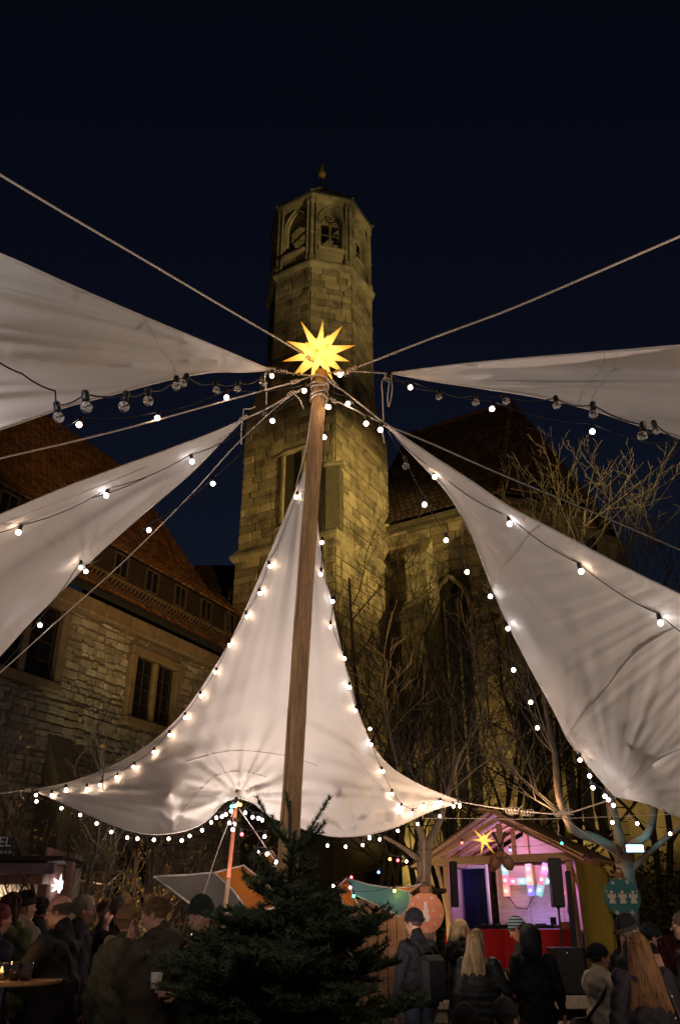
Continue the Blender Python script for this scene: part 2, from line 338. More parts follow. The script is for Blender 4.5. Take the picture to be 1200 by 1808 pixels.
# ------------------------------------------------------------------ masonry helper: lays blocks on a wall panel
class Masonry:
    """collects blocks; the largest-looking become parts, the rest one joined part"""
    def __init__(s, parent, name, m, limit=300, bevel=.018): s.items = []; s.p = parent; s.name = name; s.m = m; s.limit = limit; s.bev = bevel
    def lay(s, O, X, length, z0, z1, rows, lens, depth=.06, gap=.03, skip=None, proud=.028, trim=None, rag=0.0):
        """O plan point of panel start (2D), X plan direction; outward normal = X rotated"""
        X = np.array(X); O = np.array(O); Nn = np.array((X[1], -X[0]))
        z = z0; k = 0
        while z < z1 - .05:
            h = random.uniform(*rows); h = min(h, z1 - z)
            if z1 - z - h < .08: h = z1 - z
            x = 0.0 if k % 2 else -random.uniform(0, lens[0])
            while x < length - .02:
                l = random.uniform(*lens); a, b = max(x, 0), min(x + l, length)
                if length - b < lens[0] * .4: b = length
                x = b if b == length else x + l
                if b - a < .06: continue
                lo, hi = a, b
                if trim:
                    t0, t1 = trim(z + h / 2); lo, hi = max(lo, t0), min(hi, t1)
                    if hi - lo < .06: continue
                if skip and any(lo < q[1] and hi > q[0] and z < q[3] and z + h > q[2] for q in skip):
                    q = [q for q in skip if lo < q[1] and hi > q[0] and z < q[3] and z + h > q[2]][0]
                    if lo < q[0] - .07: hi = q[0]
                    elif hi > q[1] + .07: lo = q[1]
                    else: continue
                    if any((lo + hi) / 2 > r[0] and (lo + hi) / 2 < r[1] and z + h / 2 < r[3] and z + h / 2 > r[2] for r in skip): continue
                pr = random.uniform(0, proud); c2 = O + X * (lo + hi) / 2 + Nn * (pr - depth / 2 + .03)
                r_ = random.uniform(-rag, rag)
                s.items.append((np.array((c2[0], c2[1], z + h / 2 + r_ * .4)), (hi - lo - gap * random.uniform(.6, 1.3), depth, h - gap * random.uniform(.6, 1.3)), math.atan2(X[1], X[0]), r_))
            z += h; k += 1
    def finish(s):
        base = MB().box((0, 0, 0), (1, 1, 1), bev=.0)
        variants = []
        for v in range(6):
            mb = MB(); mb.box((0, 0, 0), (1, 1, 1), bev=.07, jit=.02 if s.bev < .03 else .07); variants.append(mesh_np(s.name, mb.v, mb.f)); variants[-1].materials.append(s.m)
        rest = MB()
        def vis(it):
            p = it[0]; d = depth_at(p); px = 600 + p[0] / d * FPX; v = (ST * p[1] - CT * (p[2] - CAMZ)) / d; py = 904 + v * FPX
            inn = -15 < px < 1215 and -15 < py < 1700
            return (it[1][0] * it[1][2] / d ** 2 if inn else 0) * s.weight(px, py)
        its = sorted(s.items, key=vis, reverse=True)
        for i, it in enumerate(its):
            c, sz, a, r_ = it
            if i < s.limit and vis(it) > 0:
                link(s.name, variants[i % 6], None, s.p, c, (0, r_, a), sz)
            else:
                rest.box(c, sz, Matrix.Rotation(a, 3, 'Z') @ Matrix.Rotation(r_, 3, 'Y'), bev=min(s.bev, sz[1] * .3), jit=s.bev * .35)
        if rest.v: tag(rest.build(s.name + '_courses', s.m, s.p), None, None, kind='stuff')
    weight = staticmethod(lambda px, py: 1)

# ------------------------------------------------------------------ church tower
ta = math.radians(30.6); tC = np.array((-.18, 24.0)); tL = np.array((-math.cos(ta), math.sin(ta))); tR = np.array((math.sin(ta), math.cos(ta)))
tS = 4.03; tctr = tC + (tL + tR) * tS / 2
def sqc(side): c = tctr - (tL + tR) * side / 2; return [c, c + tR * side, c + (tL + tR) * side, c + tL * side]   # C, R, far, L
def octc(side):
    c, r, f, l = sqc(side); k = side * .2929
    return [c + tL * k, c + tR * k, c + tR * (side - k), r + tL * k, f - tR * 0 - tL * (side * 0) - tL * k * 0 + (-tL) * k, f - tR * k, l + tR * (side - k) * 1.0 if 0 else l + tR * k, l - tL * k]
def octv(side):
    R_ = side / 2; k = R_ * (1 - .5858); out = []
    for sx, sy in ((-1, -k / R_), (-k / R_, -1), (k / R_, -1), (1, -k / R_), (1, k / R_), (k / R_, 1), (-k / R_, 1), (-1, k / R_)):
        out.append(tctr + tR * (sx * R_) + tL * (-sy * R_) * -1 if 0 else tctr + tR * sx * R_ + tL * sy * R_)
    return out   # counter order around; tR=x axis, tL=y axis of the plan
TW = thing('church_tower', 'tall octagonal sandstone church tower with arched belfry openings behind the market', 'tower', (tctr[0], tctr[1], 0))
def ring_wall(mb, pts, z0, z1):
    n = len(pts); mb.add([(p[0], p[1], z0) for p in pts] + [(p[0], p[1], z1) for p in pts], [[i, (i + 1) % n, n + (i + 1) % n, n + i] for i in range(n)] + [list(range(n))[::-1], list(range(n, 2 * n))])
ZB, ZT1, ZT2, ZL = 19.0, 26.05, 30.0, 13.35
core = MB(); ring_wall(core, sqc(tS), ZL, ZB); ring_wall(core, octv(4.13), ZB, ZT1); ring_wall(core, sqc(4.12), 0, ZL)
core.build('masonry_core', M['towerback'], TW)
ms = Masonry(TW, 'stone_block', M['tower'], 300)
ms.weight = staticmethod(lambda px, py: 0 if (px < 425 and py > 900) or py > 1000 else 1)
C_, R_, F_, L_ = sqc(tS)
rows, lens = (.27, .37), (.45, 1.05)
nich = [(1.25, 2.15, 13.9, 16.6)]
ms.lay(L_, -tL, tS, ZL + .1, ZB, rows, lens, skip=[(1.9, 2.7, 14.1, 16.9), (3.66, tS, 13.4, 15.75)])
ms.lay(C_, tR, tS, ZL + .1, ZB, rows, lens, skip=[(0, .3, 13.4, 15.75)])
C4, R4, F4, L4 = sqc(4.14)
ms.lay(L4, -tL, 4.14, 5.0, ZL - .25, rows, lens); ms.lay(C4, tR, 4.14, 5.0, ZL - .25, rows, lens)
ov = octv(4.17)
for i in (7, 0, 1, 2):   # dark left, left, middle, right
    a, b = ov[i], ov[(i + 1) % 8]; d = b - a; Ln = np.linalg.norm(d)
    ms.lay(a, d / Ln, Ln, ZB, ZT1 - .2, rows, (.4, .85))
ms.finish()
# broaches between square and octagon
br = MB()
ov2 = octv(4.13)
for ci, (c, va, vb) in enumerate(((C4, 0, 1), (R4, 2, 3), (L4, 6, 7))):
    pa, pb = ov2[va], ov2[vb]; apex = (pa + pb) / 2
    c = sqc(4.06)[0 if ci == 0 else (1 if ci == 1 else 3)]
    dirs = (tL, tR) if ci == 0 else ((-tR, tL) if ci == 1 else (tR, -tL))
    ea = c + dirs[0] * 1.9; eb = c + dirs[1] * 1.9
    br.add([(c[0], c[1], ZB - .05), (ea[0], ea[1], ZB - .05), (eb[0], eb[1], ZB - .05), (apex[0], apex[1], ZB + 3.4), (tctr[0], tctr[1], ZB - .05)],
           [[0, 3, 1], [0, 2, 3], [1, 3, 4], [2, 4, 3], [0, 1, 4, 2]])
br.build('broach', M['trim'], TW)
def cornice(name, pts_fn, side, z, prof, mt=M['trim']):
    mb = MB(); n = None
    V = []; F = []
    for dr, dz in prof:
        pts = pts_fn(side + 2 * dr); n = len(pts); V += [(p[0], p[1], z + dz) for p in pts]
    for i in range(len(prof) - 1):
        for k in range(n): k2 = (k + 1) % n; F.append([i * n + k, i * n + k2, (i + 1) * n + k2, (i + 1) * n + k])
    F.append(list(range(n))[::-1]); F.append([(len(prof) - 1) * n + k for k in range(n)])
    mb.add(V, F); return mb.build(name, mt, TW)
cornice('string_course', octv, 4.17, ZT1 - .25, [(.0, -.12), (.10, .0), (.17, .1), (.17, .2), (.0, .42)])
cornice('lower_cornice', sqc, 4.14, ZL - .3, [(.0, -.1), (.10, .02), (.16, .08), (.16, .2), (-.05, .5)])
cornice('eaves_cornice', octv, 4.05, ZT2 - .1, [(.0, -.25), (.08, -.1), (.14, .0), (.16, .1), (.0, .12)])
# belfry stage: eight walls with pointed openings, shafts at the corners
def arch_pts(w, h0, hs, n=8):
    """pointed arch outline: from (-w,h0) up, over, down to (w,h0); hs = spring height"""
    pts = [(-w, h0)]
    for i in range(n + 1):
        a = PI - i / n * (PI / 3); pts.append((w + 2 * w * math.cos(a), hs + 2 * w * math.sin(a)))
    r = [(-x, z) for x, z in pts[::-1]]
    return pts + r[1:]
def wall_with_arch(mb, a, b, z0, z1, w, h0, hs, th):
    d = b - a; Ln = np.linalg.norm(d); X = d / Ln; N_ = np.array((X[1], -X[0]))
    ar = arch_pts(w, h0, hs); m_ = (a + b) / 2
    n = len(ar); top = max(z for x, z in ar)
    V = []; F = []
    for off in (0, -th):
        for x, z in ar: q = m_ + X * x + N_ * off; V.append((q[0], q[1], z))
        for i, (x, z) in enumerate(ar):      # outer ring matched to arch points
            t = i / (n - 1)
            if i == 0: ox, oz = -Ln / 2, z0
            elif i == n - 1: ox, oz = Ln / 2, z0
            else: ox = max(-Ln / 2, min(Ln / 2, x * (Ln / 2 / w))); oz = z1 if abs(x) < w * .999 or True else z
            q = m_ + X * ox + N_ * off; V.append((q[0], q[1], oz))
    for i in range(n - 1):
        F.append([i, n + i, n + i + 1, i + 1]); k = 2 * n; F.append([k + i, k + i + 1, k + n + i + 1, k + n + i]); F.append([i, i + 1, k + i + 1, k + i])
    q0 = 2 * n
    F.append([0, n - 1, 2 * n - 1, n]); F.append([q0, q0 + n, q0 + 2 * n - 1, q0 + n - 1]); F.append([0, q0, q0 + n - 1, n - 1])
    mb.add(V, F)
    return m_, X, N_
bo = octv(4.0)
belf = MB(); z0, z1 = ZT1 + .15, ZT2 - .2
inner = []
for i in range(8):
    inner.append(wall_with_arch(belf, bo[i], bo[(i + 1) % 8], z0, z1, .47, z0 + .75, z0 + 2.35, .35))
belf.build('belfry_wall', M['trim'], TW)
for i, (m_, X, N_) in enumerate(inner):
    if i in (3, 4, 5): continue
    # hood mould and sill
    hm = MB(); ar = [(x, z) for x, z in arch_pts(.56, z0 + .95, z0 + 2.35, 10)]
    hm.tube([(*(m_ + X * x + N_ * .04), z) for x, z in ar], .055, 6); hm.build('hood_mould', M['trim'], TW)
    sl = MB(); c = m_ + N_ * .08; sl.box((c[0], c[1], z0 + .66), (1.16, .3, .14), Matrix.Rotation(math.atan2(X[1], X[0]), 3, 'Z'), .02); sl.build('sill', M['trim'], TW)
    if i == 7: continue
    tr = MB(); zz = z0 + .75
    def T(x, z, o=-.18): q = m_ + X * x + N_ * o; return (q[0], q[1], z)
    tr.tube([T(0, zz), T(0, zz + 1.75)], .045, 6)
    for sx in (-1, 1):
        tr.tube([T(sx * .43, zz), T(sx * .43, zz + 1.6)], .04, 6)
        tr.tube([T(sx * .22 + .2 * math.cos(a), zz + 1.45 + .26 * math.sin(a)) for a in np.linspace(0, PI, 8)], .035, 5)
        tr.tube([T(sx * .22 + .12 * math.cos(a), zz + 1.72 + .12 * math.sin(a)) for a in np.linspace(0, 2 * PI, 9)], .03, 5)
        for zb in (.5, 1.0): tr.tube([T(0, zz + zb), T(sx * .43, zz + zb)], .014, 4)
    tr.tube([T(.16 * math.cos(a), zz + 2.06 + .16 * math.sin(a)) for a in np.linspace(0, 2 * PI, 11)], .035, 5)
    for q in range(4):
        a = q * PI / 2; tr.tube([T(.05 * math.cos(a), zz + 2.06 + .05 * math.sin(a)), T(.15 * math.cos(a + .3), zz + 2.06 + .15 * math.sin(a + .3))], .03, 5)
    tr.build('tracery', M['trim'], TW)
for i in (0, 1, 2, 3, 7, 6):
    p = bo[i]; d = (p - tctr) / np.linalg.norm(p - tctr); tn = np.array((-d[1], d[0]))
    for o, rad in ((0, .085), (.19, .06), (-.19, .06)):
        q = p + d * (.05 if o == 0 else .01) + tn * o
        s_ = MB(); s_.lathe([(rad * 1.6, z0), (rad * 1.6, z0 + .2), (rad, z0 + .3), (rad, z0 + 1.5), (rad * 1.25, z0 + 1.54), (rad, z0 + 1.6), (rad, z1 - .35), (rad * 1.5, z1 - .2), (rad * 1.6, z1 + .02)], (q[0], q[1], 0), 8); s_.build('corner_shaft', M['trim'], TW)
bell = MB(); bell.lathe([(.02, 28.6), (.2, 28.5), (.3, 28.2), (.36, 27.6), (.5, 27.3)], (tctr[0] - .35, tctr[1] - .75, 0), 16); bell.build('bell', M['metal'], TW, True)
bf = MB(); bf.bar((tctr[0] - 1.4, tctr[1], 28.9), (tctr[0] + 1.4, tctr[1], 28.9), .18, .2); bf.bar((tctr[0] - .8, tctr[1] - .3, 26), (tctr[0] - .9, tctr[1], 29), .18, .18); bf.build('bell_frame', M['pine'], TW)
rf = MB(); ev = octv(4.5); rf.add([(p[0], p[1], ZT2 + .03) for p in ev] + [(tctr[0], tctr[1], ZT2 + 3.0)], [[i, (i + 1) % 8, 8] for i in range(8)] + [list(range(8))[::-1]])
ro = rf.build('roof', M['slate'], TW)
rr_ = MB()
for p in ev: rr_.tube([(p[0], p[1], ZT2 + .06), (tctr[0], tctr[1], ZT2 + 3.04)], .045, 5)
rr_.build('hip_ridge', M['trim'], ro)
fi = MB(); fi.tube([(tctr[0], tctr[1], ZT2 + 2.9), (tctr[0], tctr[1], ZT2 + 4.3)], .04, 6); fi.build('finial_rod', M['metal'], ro)
fb = MB(); fb.ball((tctr[0], tctr[1], ZT2 + 3.95), .22, 14, 10); fb.lathe([(.02, 4.15), (.05, 4.25), (.1, 4.4), (.03, 4.52), (.09, 4.65), (.01, 4.7)], (tctr[0], tctr[1], ZT2), 8); fb.build('finial_ball', mat('gilded_finial', (.6, .42, .10), .55, metal=.3), ro, True)
# slot window on the left face, corner niche
def facept(O, X, x, z, o): N_ = np.array((X[1], -X[0])); q = O + X * x + N_ * o; return (q[0], q[1], z)
X1 = -tL; ang1 = math.atan2(X1[1], X1[0])
sw = MB(); sw.box(facept(L_, X1, 2.3, 15.5, -.03), (.8, .06, 2.8), Matrix.Rotation(ang1, 3, 'Z')); sw.build('slot_recess', M['towerback'], TW)
for x, wd in ((1.86, .14), (2.74, .14)):
    s_ = MB(); s_.box(facept(L_, X1, x, 15.5, .03), (wd, .14, 2.8), Matrix.Rotation(ang1, 3, 'Z'), .02); s_.build('recess_jamb', M['tower'], TW)
for z, k in ((17.0, .24), (14.0, .2)):
    s_ = MB(); V = [facept(L_, X1, 1.2, z - .1, 0), facept(L_, X1, 3.3, z - .1, 0), facept(L_, X1, 3.1, z, k * .6), facept(L_, X1, 1.9, z, k * .6), facept(L_, X1, 2.0, z + .28, 0), facept(L_, X1, 3.1, z + .28, 0)]
    s_.add(V, [[0, 3, 2, 1], [3, 4, 5, 2], [0, 4, 3], [1, 2, 5], [0, 1, 5, 4]]); s_.build('drip_stone', M['trim'], TW)
nz0, nz1 = 13.35, 15.75
cc = C_ + (tL + tR) * .02
s_ = MB(); s_.box((cc[0], cc[1] + .12, (nz0 + nz1) / 2), (.5, .5, nz1 - nz0), Matrix.Rotation(-.26, 3, 'Z')); s_.build('corner_niche', M['towerback'], TW)
for o, wd in ((-.36, .1), (.33, .13)):
    for zz0, zz1 in ((nz0, nz1), (10.6, 13.0)):
        dd = (tL if o < 0 else tR) * abs(o); q = C_ + dd + np.array((-.02 if o < 0 else .02, -.06)); s_ = MB(); s_.box((q[0], q[1], (zz0 + zz1) / 2), (wd, .16, zz1 - zz0), Matrix.Rotation(-.26, 3, 'Z'), .015); s_.build('niche_post', M['trim'], TW)
s_ = MB(); s_.box((C_[0] - .02, C_[1] + .0, nz1 + .12), (.84, .34, .16), Matrix.Rotation(-.26, 3, 'Z'), .04); s_.build('niche_lintel', M['trim'], TW)

# ------------------------------------------------------------------ choir of the church (right of the tower)
CH = thing('church_choir', 'tall stone church choir with steep dark tiled roof and pointed windows right of the tower', 'church', (5, 28, 0))
ZE = 15.0
w0 = np.array((1.92, 27.3)); w1 = np.array((5.71, 24.95)); w2 = w1 + np.array((.966, .259)) * 3.5; w3 = w2 + np.array((.5, .866)) * 3.5; w4 = w3 + np.array((-.26, .966)) * 6
wm = w0 + (w0 - w1) / np.linalg.norm(w0 - w1) * 1.0
cpts = [wm, w1, w2, w3, w4]
cw = MB(); back = [w4 + np.array((-8, 4)), wm + np.array((2, 8))]
ring_wall(cw, cpts + back, 0, ZE); cw.build('wall', M['towerback'], CH)
mc = Masonry(CH, 'ashlar_block', M['tower'], 240); mc.weight = staticmethod(lambda px, py: 1 if 640 < px < 1010 and 900 < py < 1420 else 0)
wins = []
for a, b, ws in ((wm, w1, (3.3,)), (w1, w2, (1.75,)), (w2, w3, (1.75,))):
    d = b - a; Ln = np.linalg.norm(d); mc.lay(a, d / Ln, Ln, 2.4, ZE - .25, (.32, .45), (.6, 1.3), skip=[(x - .75, x + .75, 3.8, 12.6) for x in ws])
    for x in ws: wins.append((a, d / Ln, x))
mc.finish()
for O, X, x in wins:
    ang = math.atan2(X[1], X[0]); m_ = O + X * x; N_ = np.array((X[1], -X[0]))
    wv = MB(); ar = arch_pts(.68, 3.9, 11.2, 8); wv.prism([(*(m_ + X * u + N_ * .012), z) for u, z in ar], (N_[0] * .04, N_[1] * .04, 0)); wn = wv.build('window', M['glass_dark'], CH)
    fr = MB(); fr.tube([(*(m_ + X * u + N_ * .1), z) for u, z in arch_pts(.74, 3.8, 11.2, 10)], .1, 6); fr.build('frame', M['trim'], wn)
    for u in (-.23, .23):
        t_ = MB(); t_.tube([(*(m_ + X * u + N_ * .07), 3.9), (*(m_ + X * u + N_ * .07), 11.6)], .05, 6); t_.build('mullion', M['trim'], wn)
    s_ = MB(); s_.box((*(m_ + N_ * .15), 3.7), (1.8, .4, .18), Matrix.Rotation(ang, 3, 'Z'), .03); s_.build('sill', M['trim'], wn)
for p, nrm in ((w1, (-.13, -1)), (w2, (.5, -.87)), (w0 + (w1 - w0) * .33, (-.52, -.85)), (w3, (.95, -.2))):
    nv = np.array(nrm); nv = nv / np.linalg.norm(nv); ang = math.atan2(nv[1], nv[0]) + PI / 2
    bm_ = MB(); R3 = Matrix.Rotation(ang, 3, 'Z')
    for z0_, z1_, dp in ((0, 6.5, 2.1), (6.5, 10.8, 1.6), (10.8, 13.2, 1.1)):
        c = p + nv * (dp / 2 - .1); bm_.box((c[0], c[1], (z0_ + z1_) / 2), (.85, dp, z1_ - z0_), R3, .02)
        tx = np.array((-nv[1], nv[0])) * .46; q0 = p + nv * (dp - .05); q1 = p + nv * (dp - .6)
        bm_.add([(*(q0 - tx), z1_), (*(q0 + tx), z1_), (*(q1 + tx), z1_), (*(q1 - tx), z1_), (*(q1 - tx), z1_ + .7), (*(q1 + tx), z1_ + .7)], [[0, 1, 2, 3][::-1], [0, 1, 5, 4], [0, 4, 3], [1, 2, 5], [2, 3, 4, 5]])
    bm_.build('buttress', M['trim'], CH)
def poly_off(pts, d):
    out = []
    for i, p in enumerate(pts):
        c = np.array((7.5, 31)); v = p - c; out.append(p + v / np.linalg.norm(v) * d)
    return out
ec = MB()
for (a, b) in zip(cpts[:-1], cpts[1:]): ec.bar((*a, ZE - .05), (*b, ZE - .05), .45, .22, bev=.04)
ec.build('eaves_moulding', M['towerback'], CH)
apx = np.array((7.55, 29.0, 22.1)); dw = (w0 - w1) / np.linalg.norm(w0 - w1); rend = apx + np.array((dw[0] * 5.2, dw[1] * 5.2, 0))
eo = poly_off(cpts, .35)
def tile_roof(parent, name, quad, m, tw, tl, keep=lambda p: True, under=M['darkwood']):
    """quad: eave a, eave b, top b, top a (3D).  Rows of overlapping tiles as joined geometry"""
    a, b, c, d = [np.array(q, float) for q in quad]; n_ = np.cross(b - a, d - a); n_ /= np.linalg.norm(n_)
    if n_[2] < 0: n_ = -n_
    nr = int(np.linalg.norm(((d + c) - (a + b)) / 2) / tl); V = []; F = []; n = 0
    for j in range(nr):
        t0, t1 = j / nr, (j + 1.15) / nr; lo = a + (d - a) * t0; hi = b + (c - b) * t0; lo1 = a + (d - a) * t1; hi1 = b + (c - b) * t1
        nt_ = max(1, int(np.linalg.norm(hi - lo) / tw)); sh = .5 if j % 2 else 0
        for i in range(nt_):
            u0 = (i + sh) / (nt_ + .5); u1 = (i + sh + .93) / (nt_ + .5)
            pm = lo + (hi - lo) * (u0 + u1) / 2
            if not keep(pm): continue
            e = n_ * (.045 + random.uniform(-.008, .012)); e2 = n_ * .012; k = n_ * .02
            q = [lo + (hi - lo) * u0 + e, lo + (hi - lo) * u1 + e, lo1 + (hi1 - lo1) * u1 + e2, lo1 + (hi1 - lo1) * u0 + e2]
            um = (u0 + u1) / 2; q2 = [lo + (hi - lo) * um + e + k - (d - a) / nr * .18]
            V += q + q2 + [q[0] - e, q[1] - e]; F += [(n, n + 4, n + 3), (n + 4, n + 1, n + 2), (n + 4, n + 2, n + 3), (n + 5, n + 4, n), (n + 5, n + 6, n + 4), (n + 6, n + 1, n + 4)]; n += 7
    me = mesh_np(name, np.array(V) - wloc(parent), np.array(F)); return tag(link(name, me, m, parent), None, None, kind='stuff')
rfm = MB(); apt = (*apx[:2], apx[2])
E0, E1, E2, E3, E4 = [(p[0], p[1], ZE + .1) for p in eo]
rfm.add([E0, E1, E2, E3, E4, apt, tuple(rend)], [[0, 1, 5, 6], [1, 2, 5], [2, 3, 5], [3, 4, 5], [4, 6, 5], [0, 6, 4]]); chroof = rfm.build('roof', M['darkwood'], CH)
tile_roof(CH, 'roof_tiles', (E0, E1, apt, tuple(rend)), M['rooftile2'], .26, .34)
for a, b in ((E1, E2), (E2, E3)): tile_roof(CH, 'roof_tiles', (a, b, apt, apt), M['rooftile2'], .26, .34)
for e in (E1, E2, E3):
    for t in np.linspace(.02, .97, 26):
        pass
rg = MB()
def ridge(a, b, n, r=.11):
    a, b = Vector(a), Vector(b)
    for i in range(n):
        p = a.lerp(b, i / n); q = a.lerp(b, (i + 1.12) / n); rg.tube([p + Vector((0, 0, .05)), q + Vector((0, 0, .02))], [r, r * .72], 6)
ridge(E1, apt, 26); ridge(E2, apt, 26); ridge(apt, tuple(rend), 16); rg.build('ridge_tiles', M['rooftile'], chroof)

# ------------------------------------------------------------------ stone house on the left
hD = np.array((.459, .888)); hD /= np.linalg.norm(hD); hO = np.array((-5.9, 16.0)); HE = 8.0
hN = np.array((hD[1], -hD[0]))
HS = thing('stone_house', 'rubble stone house with mullioned windows and orange tiled roof left of the tower', 'building', (-7, 18, 0))
xa, xb = -5.0, 7.2       # along the wall from hO
def hp(x, z, o=0.0): q = hO + hD * x + hN * o; return (q[0], q[1], z)
hb = MB(); far = 9.0
ring_wall(hb, [hO + hD * xa, hO + hD * xb, hO + hD * xb - hN * far, hO + hD * xa - hN * far], 0, HE); hb.build('wall', M['mortar'], HS)
def hx(px, py):   # wall coordinates under a pixel of the photograph
    u = (px - 600) / FPX; v = (py - 904) / FPX; f = CT + ST * v; z = ST - CT * v
    t = (hO[0] * hD[1] - hO[1] * hD[0]) / (u * hD[1] - f * hD[0]); p = np.array((u * t, f * t)); return float((p - hO) @ hD), CAMZ + z * t
W2a, W2b = hx(236, 1157), hx(294, 1282)
W1a, W1b = hx(2, 1075), hx(85, 1208)
wrects = [(W2a[0], W2b[0] + .02, hx(230, 1268)[1], W2a[1]), (W1b[0] - 2.5, W1b[0] + .0, hx(85, 1205)[1], hx(95, 1075)[1])]
D1a, D1b = hx(200, 1495), hx(225, 1600); D2a, D2b = hx(232, 1498), hx(253, 1600)
doors = [(D1a[0], D1b[0], 1.2, D1a[1]), (D2a[0], D2b[0], 1.2, D2a[1])]
mh = Masonry(HS, 'rubble_stone', M['rubble'], 300, .045)
mh.weight = staticmethod(lambda px, py: 1 if py < 1420 and (px < 330 or py > 1160) and px < 400 else 0)
fw = .2
mh.lay(hO + hD * xa, hD, xb - xa, .3, HE - .42, (.10, .21), (.14, .42), depth=.09, gap=.03, proud=.045, rag=.06,
       skip=[(a - xa - fw, b - xa + fw, c - fw, d + fw) for a, b, c, d in wrects] + [(a - xa - .1, b - xa + .1, c, d + .15) for a, b, c, d in doors])
mh.finish()
HR = Matrix.Rotation(math.atan2(hD[1], hD[0]), 3, 'Z')
for wi, (a, b, c, d) in enumerate(wrects):
    mb = MB(); mb.box(hp((a + b) / 2, (c + d) / 2, .004), (b - a, .02, d - c), HR); wn = mb.build('window', M['glass_dark'], HS)
    for nm, x0, x1, z0_, z1_ in (('jamb', a - fw, a, c, d), ('jamb', b, b + fw, c, d), ('lintel', a - fw, b + fw, d, d + fw), ('sill', a - fw, b + fw, c - fw, c)):
        mb = MB(); mb.box(hp((x0 + x1) / 2, (z0_ + z1_) / 2, .07), (x1 - x0 - .006, .2 if nm != 'sill' else .26, z1_ - z0_ - .006), HR, .02); mb.build(nm, M['frame_stone'], wn)
    n = 2 if wi == 0 else 3
    for k in range(1, n):
        x = a + (b - a) * k / n; mb = MB(); mb.box(hp(x, (c + d) / 2, .06), (.15, .16, d - c - .01), HR, .03); mb.build('mullion', M['frame_stone'], wn)
    for k in range(n):
        x0 = a + (b - a) * k / n + .09; x1 = a + (b - a) * (k + 1) / n - .09
        mb = MB()
        for x in (x0, (x0 + x1) / 2, x1): mb.bar(hp(x, c, .03), hp(x, d, .03), .03, .03)
        for t in (.02, .25, .5, .75, .98): mb.bar(hp(x0, c + (d - c) * t, .032), hp(x1, c + (d - c) * t, .032), .026, .026)
        mb.build('casement', M['darkwood'], wn)
for a, b, c, d in doors:
    mb = MB(); mb.prism([hp((a + b) / 2 + x, z, .01) for x, z in arch_pts((b - a) / 2, c, d - .5, 5)], (hN[0] * .05, hN[1] * .05, 0)); dn = mb.build('arched_window', M['glass_dark'], HS)
    mb = MB(); mb.tube([hp((a + b) / 2 + x, z, .07) for x, z in arch_pts((b - a) / 2 + .06, c, d - .5, 6)], .07, 5); mb.build('frame', M['frame_stone'], dn)
# wall band, gutter, snow guard
for i in range(14):
    x0 = xa + (xb - xa) * i / 14; x1 = xa + (xb - xa) * (i + 1) / 14 - .02
    mb = MB(); mb.box(hp((x0 + x1) / 2, HE - .21, .08), (x1 - x0, .26, .36), HR, .03); mb.build('cornice_block', M['frame_stone'], HS)
mb = MB(); mb.tube([hp(xa, HE + .06, .36), hp(xb, HE + .06, .36)], .09, 8); mb.build('gutter', M['metal'], HS)
sl = math.radians(53); rup = np.array((-hN[0] * math.cos(sl), -hN[1] * math.cos(sl), math.sin(sl)))
def rp(x, t, o=0): b_ = np.array(hp(x, HE + .05, .35)); nn = np.array((hN[0] * math.sin(sl), hN[1] * math.sin(sl), math.cos(sl))); return tuple(b_ + rup * t + nn * o)
RL = 10.5
mb = MB(); mb.add([rp(xa, 0), rp(xb, 0), rp(xb, RL), rp(xa, RL)] + [rp(xb, RL), tuple(np.array(rp(xb, RL)) - np.array((hN[0] * 7, hN[1] * 7, 9))), tuple(np.array(rp(xa, RL)) - np.array((hN[0] * 7, hN[1] * 7, 9)))], [[0, 1, 2, 3], [3, 4, 5, 6]]); hroof = mb.build('roof', M['darkwood'], HS)
mb = MB(); mb.add([hp(xb, HE, 0), tuple(np.array(hp(xb, HE, -8))), tuple(np.array(rp(xb, RL)))], [[0, 1, 2]]); mb.build('gable', M['mortar'], HS)
tile_roof(HS, 'roof_tiles', (rp(xa, 0, .02), rp(xb + .1, 0, .02), rp(xb + .1, RL, .02), rp(xa, RL, .02)), M['rooftile'], .19, .24)
gm = MB()
xg = xa
while xg < xb:
    gm.bar(rp(xg, .35, .06), rp(xg, .35, .36), .03, .02, up=(0, 0, 1)); xg += .13
gm.bar(rp(xa, .35, .36), rp(xb, .35, .36), .03, .03); gm.bar(rp(xa, .35, .10), rp(xb, .35, .10), .03, .03); gm.build('snow_guard', M['darkframe'], hroof)
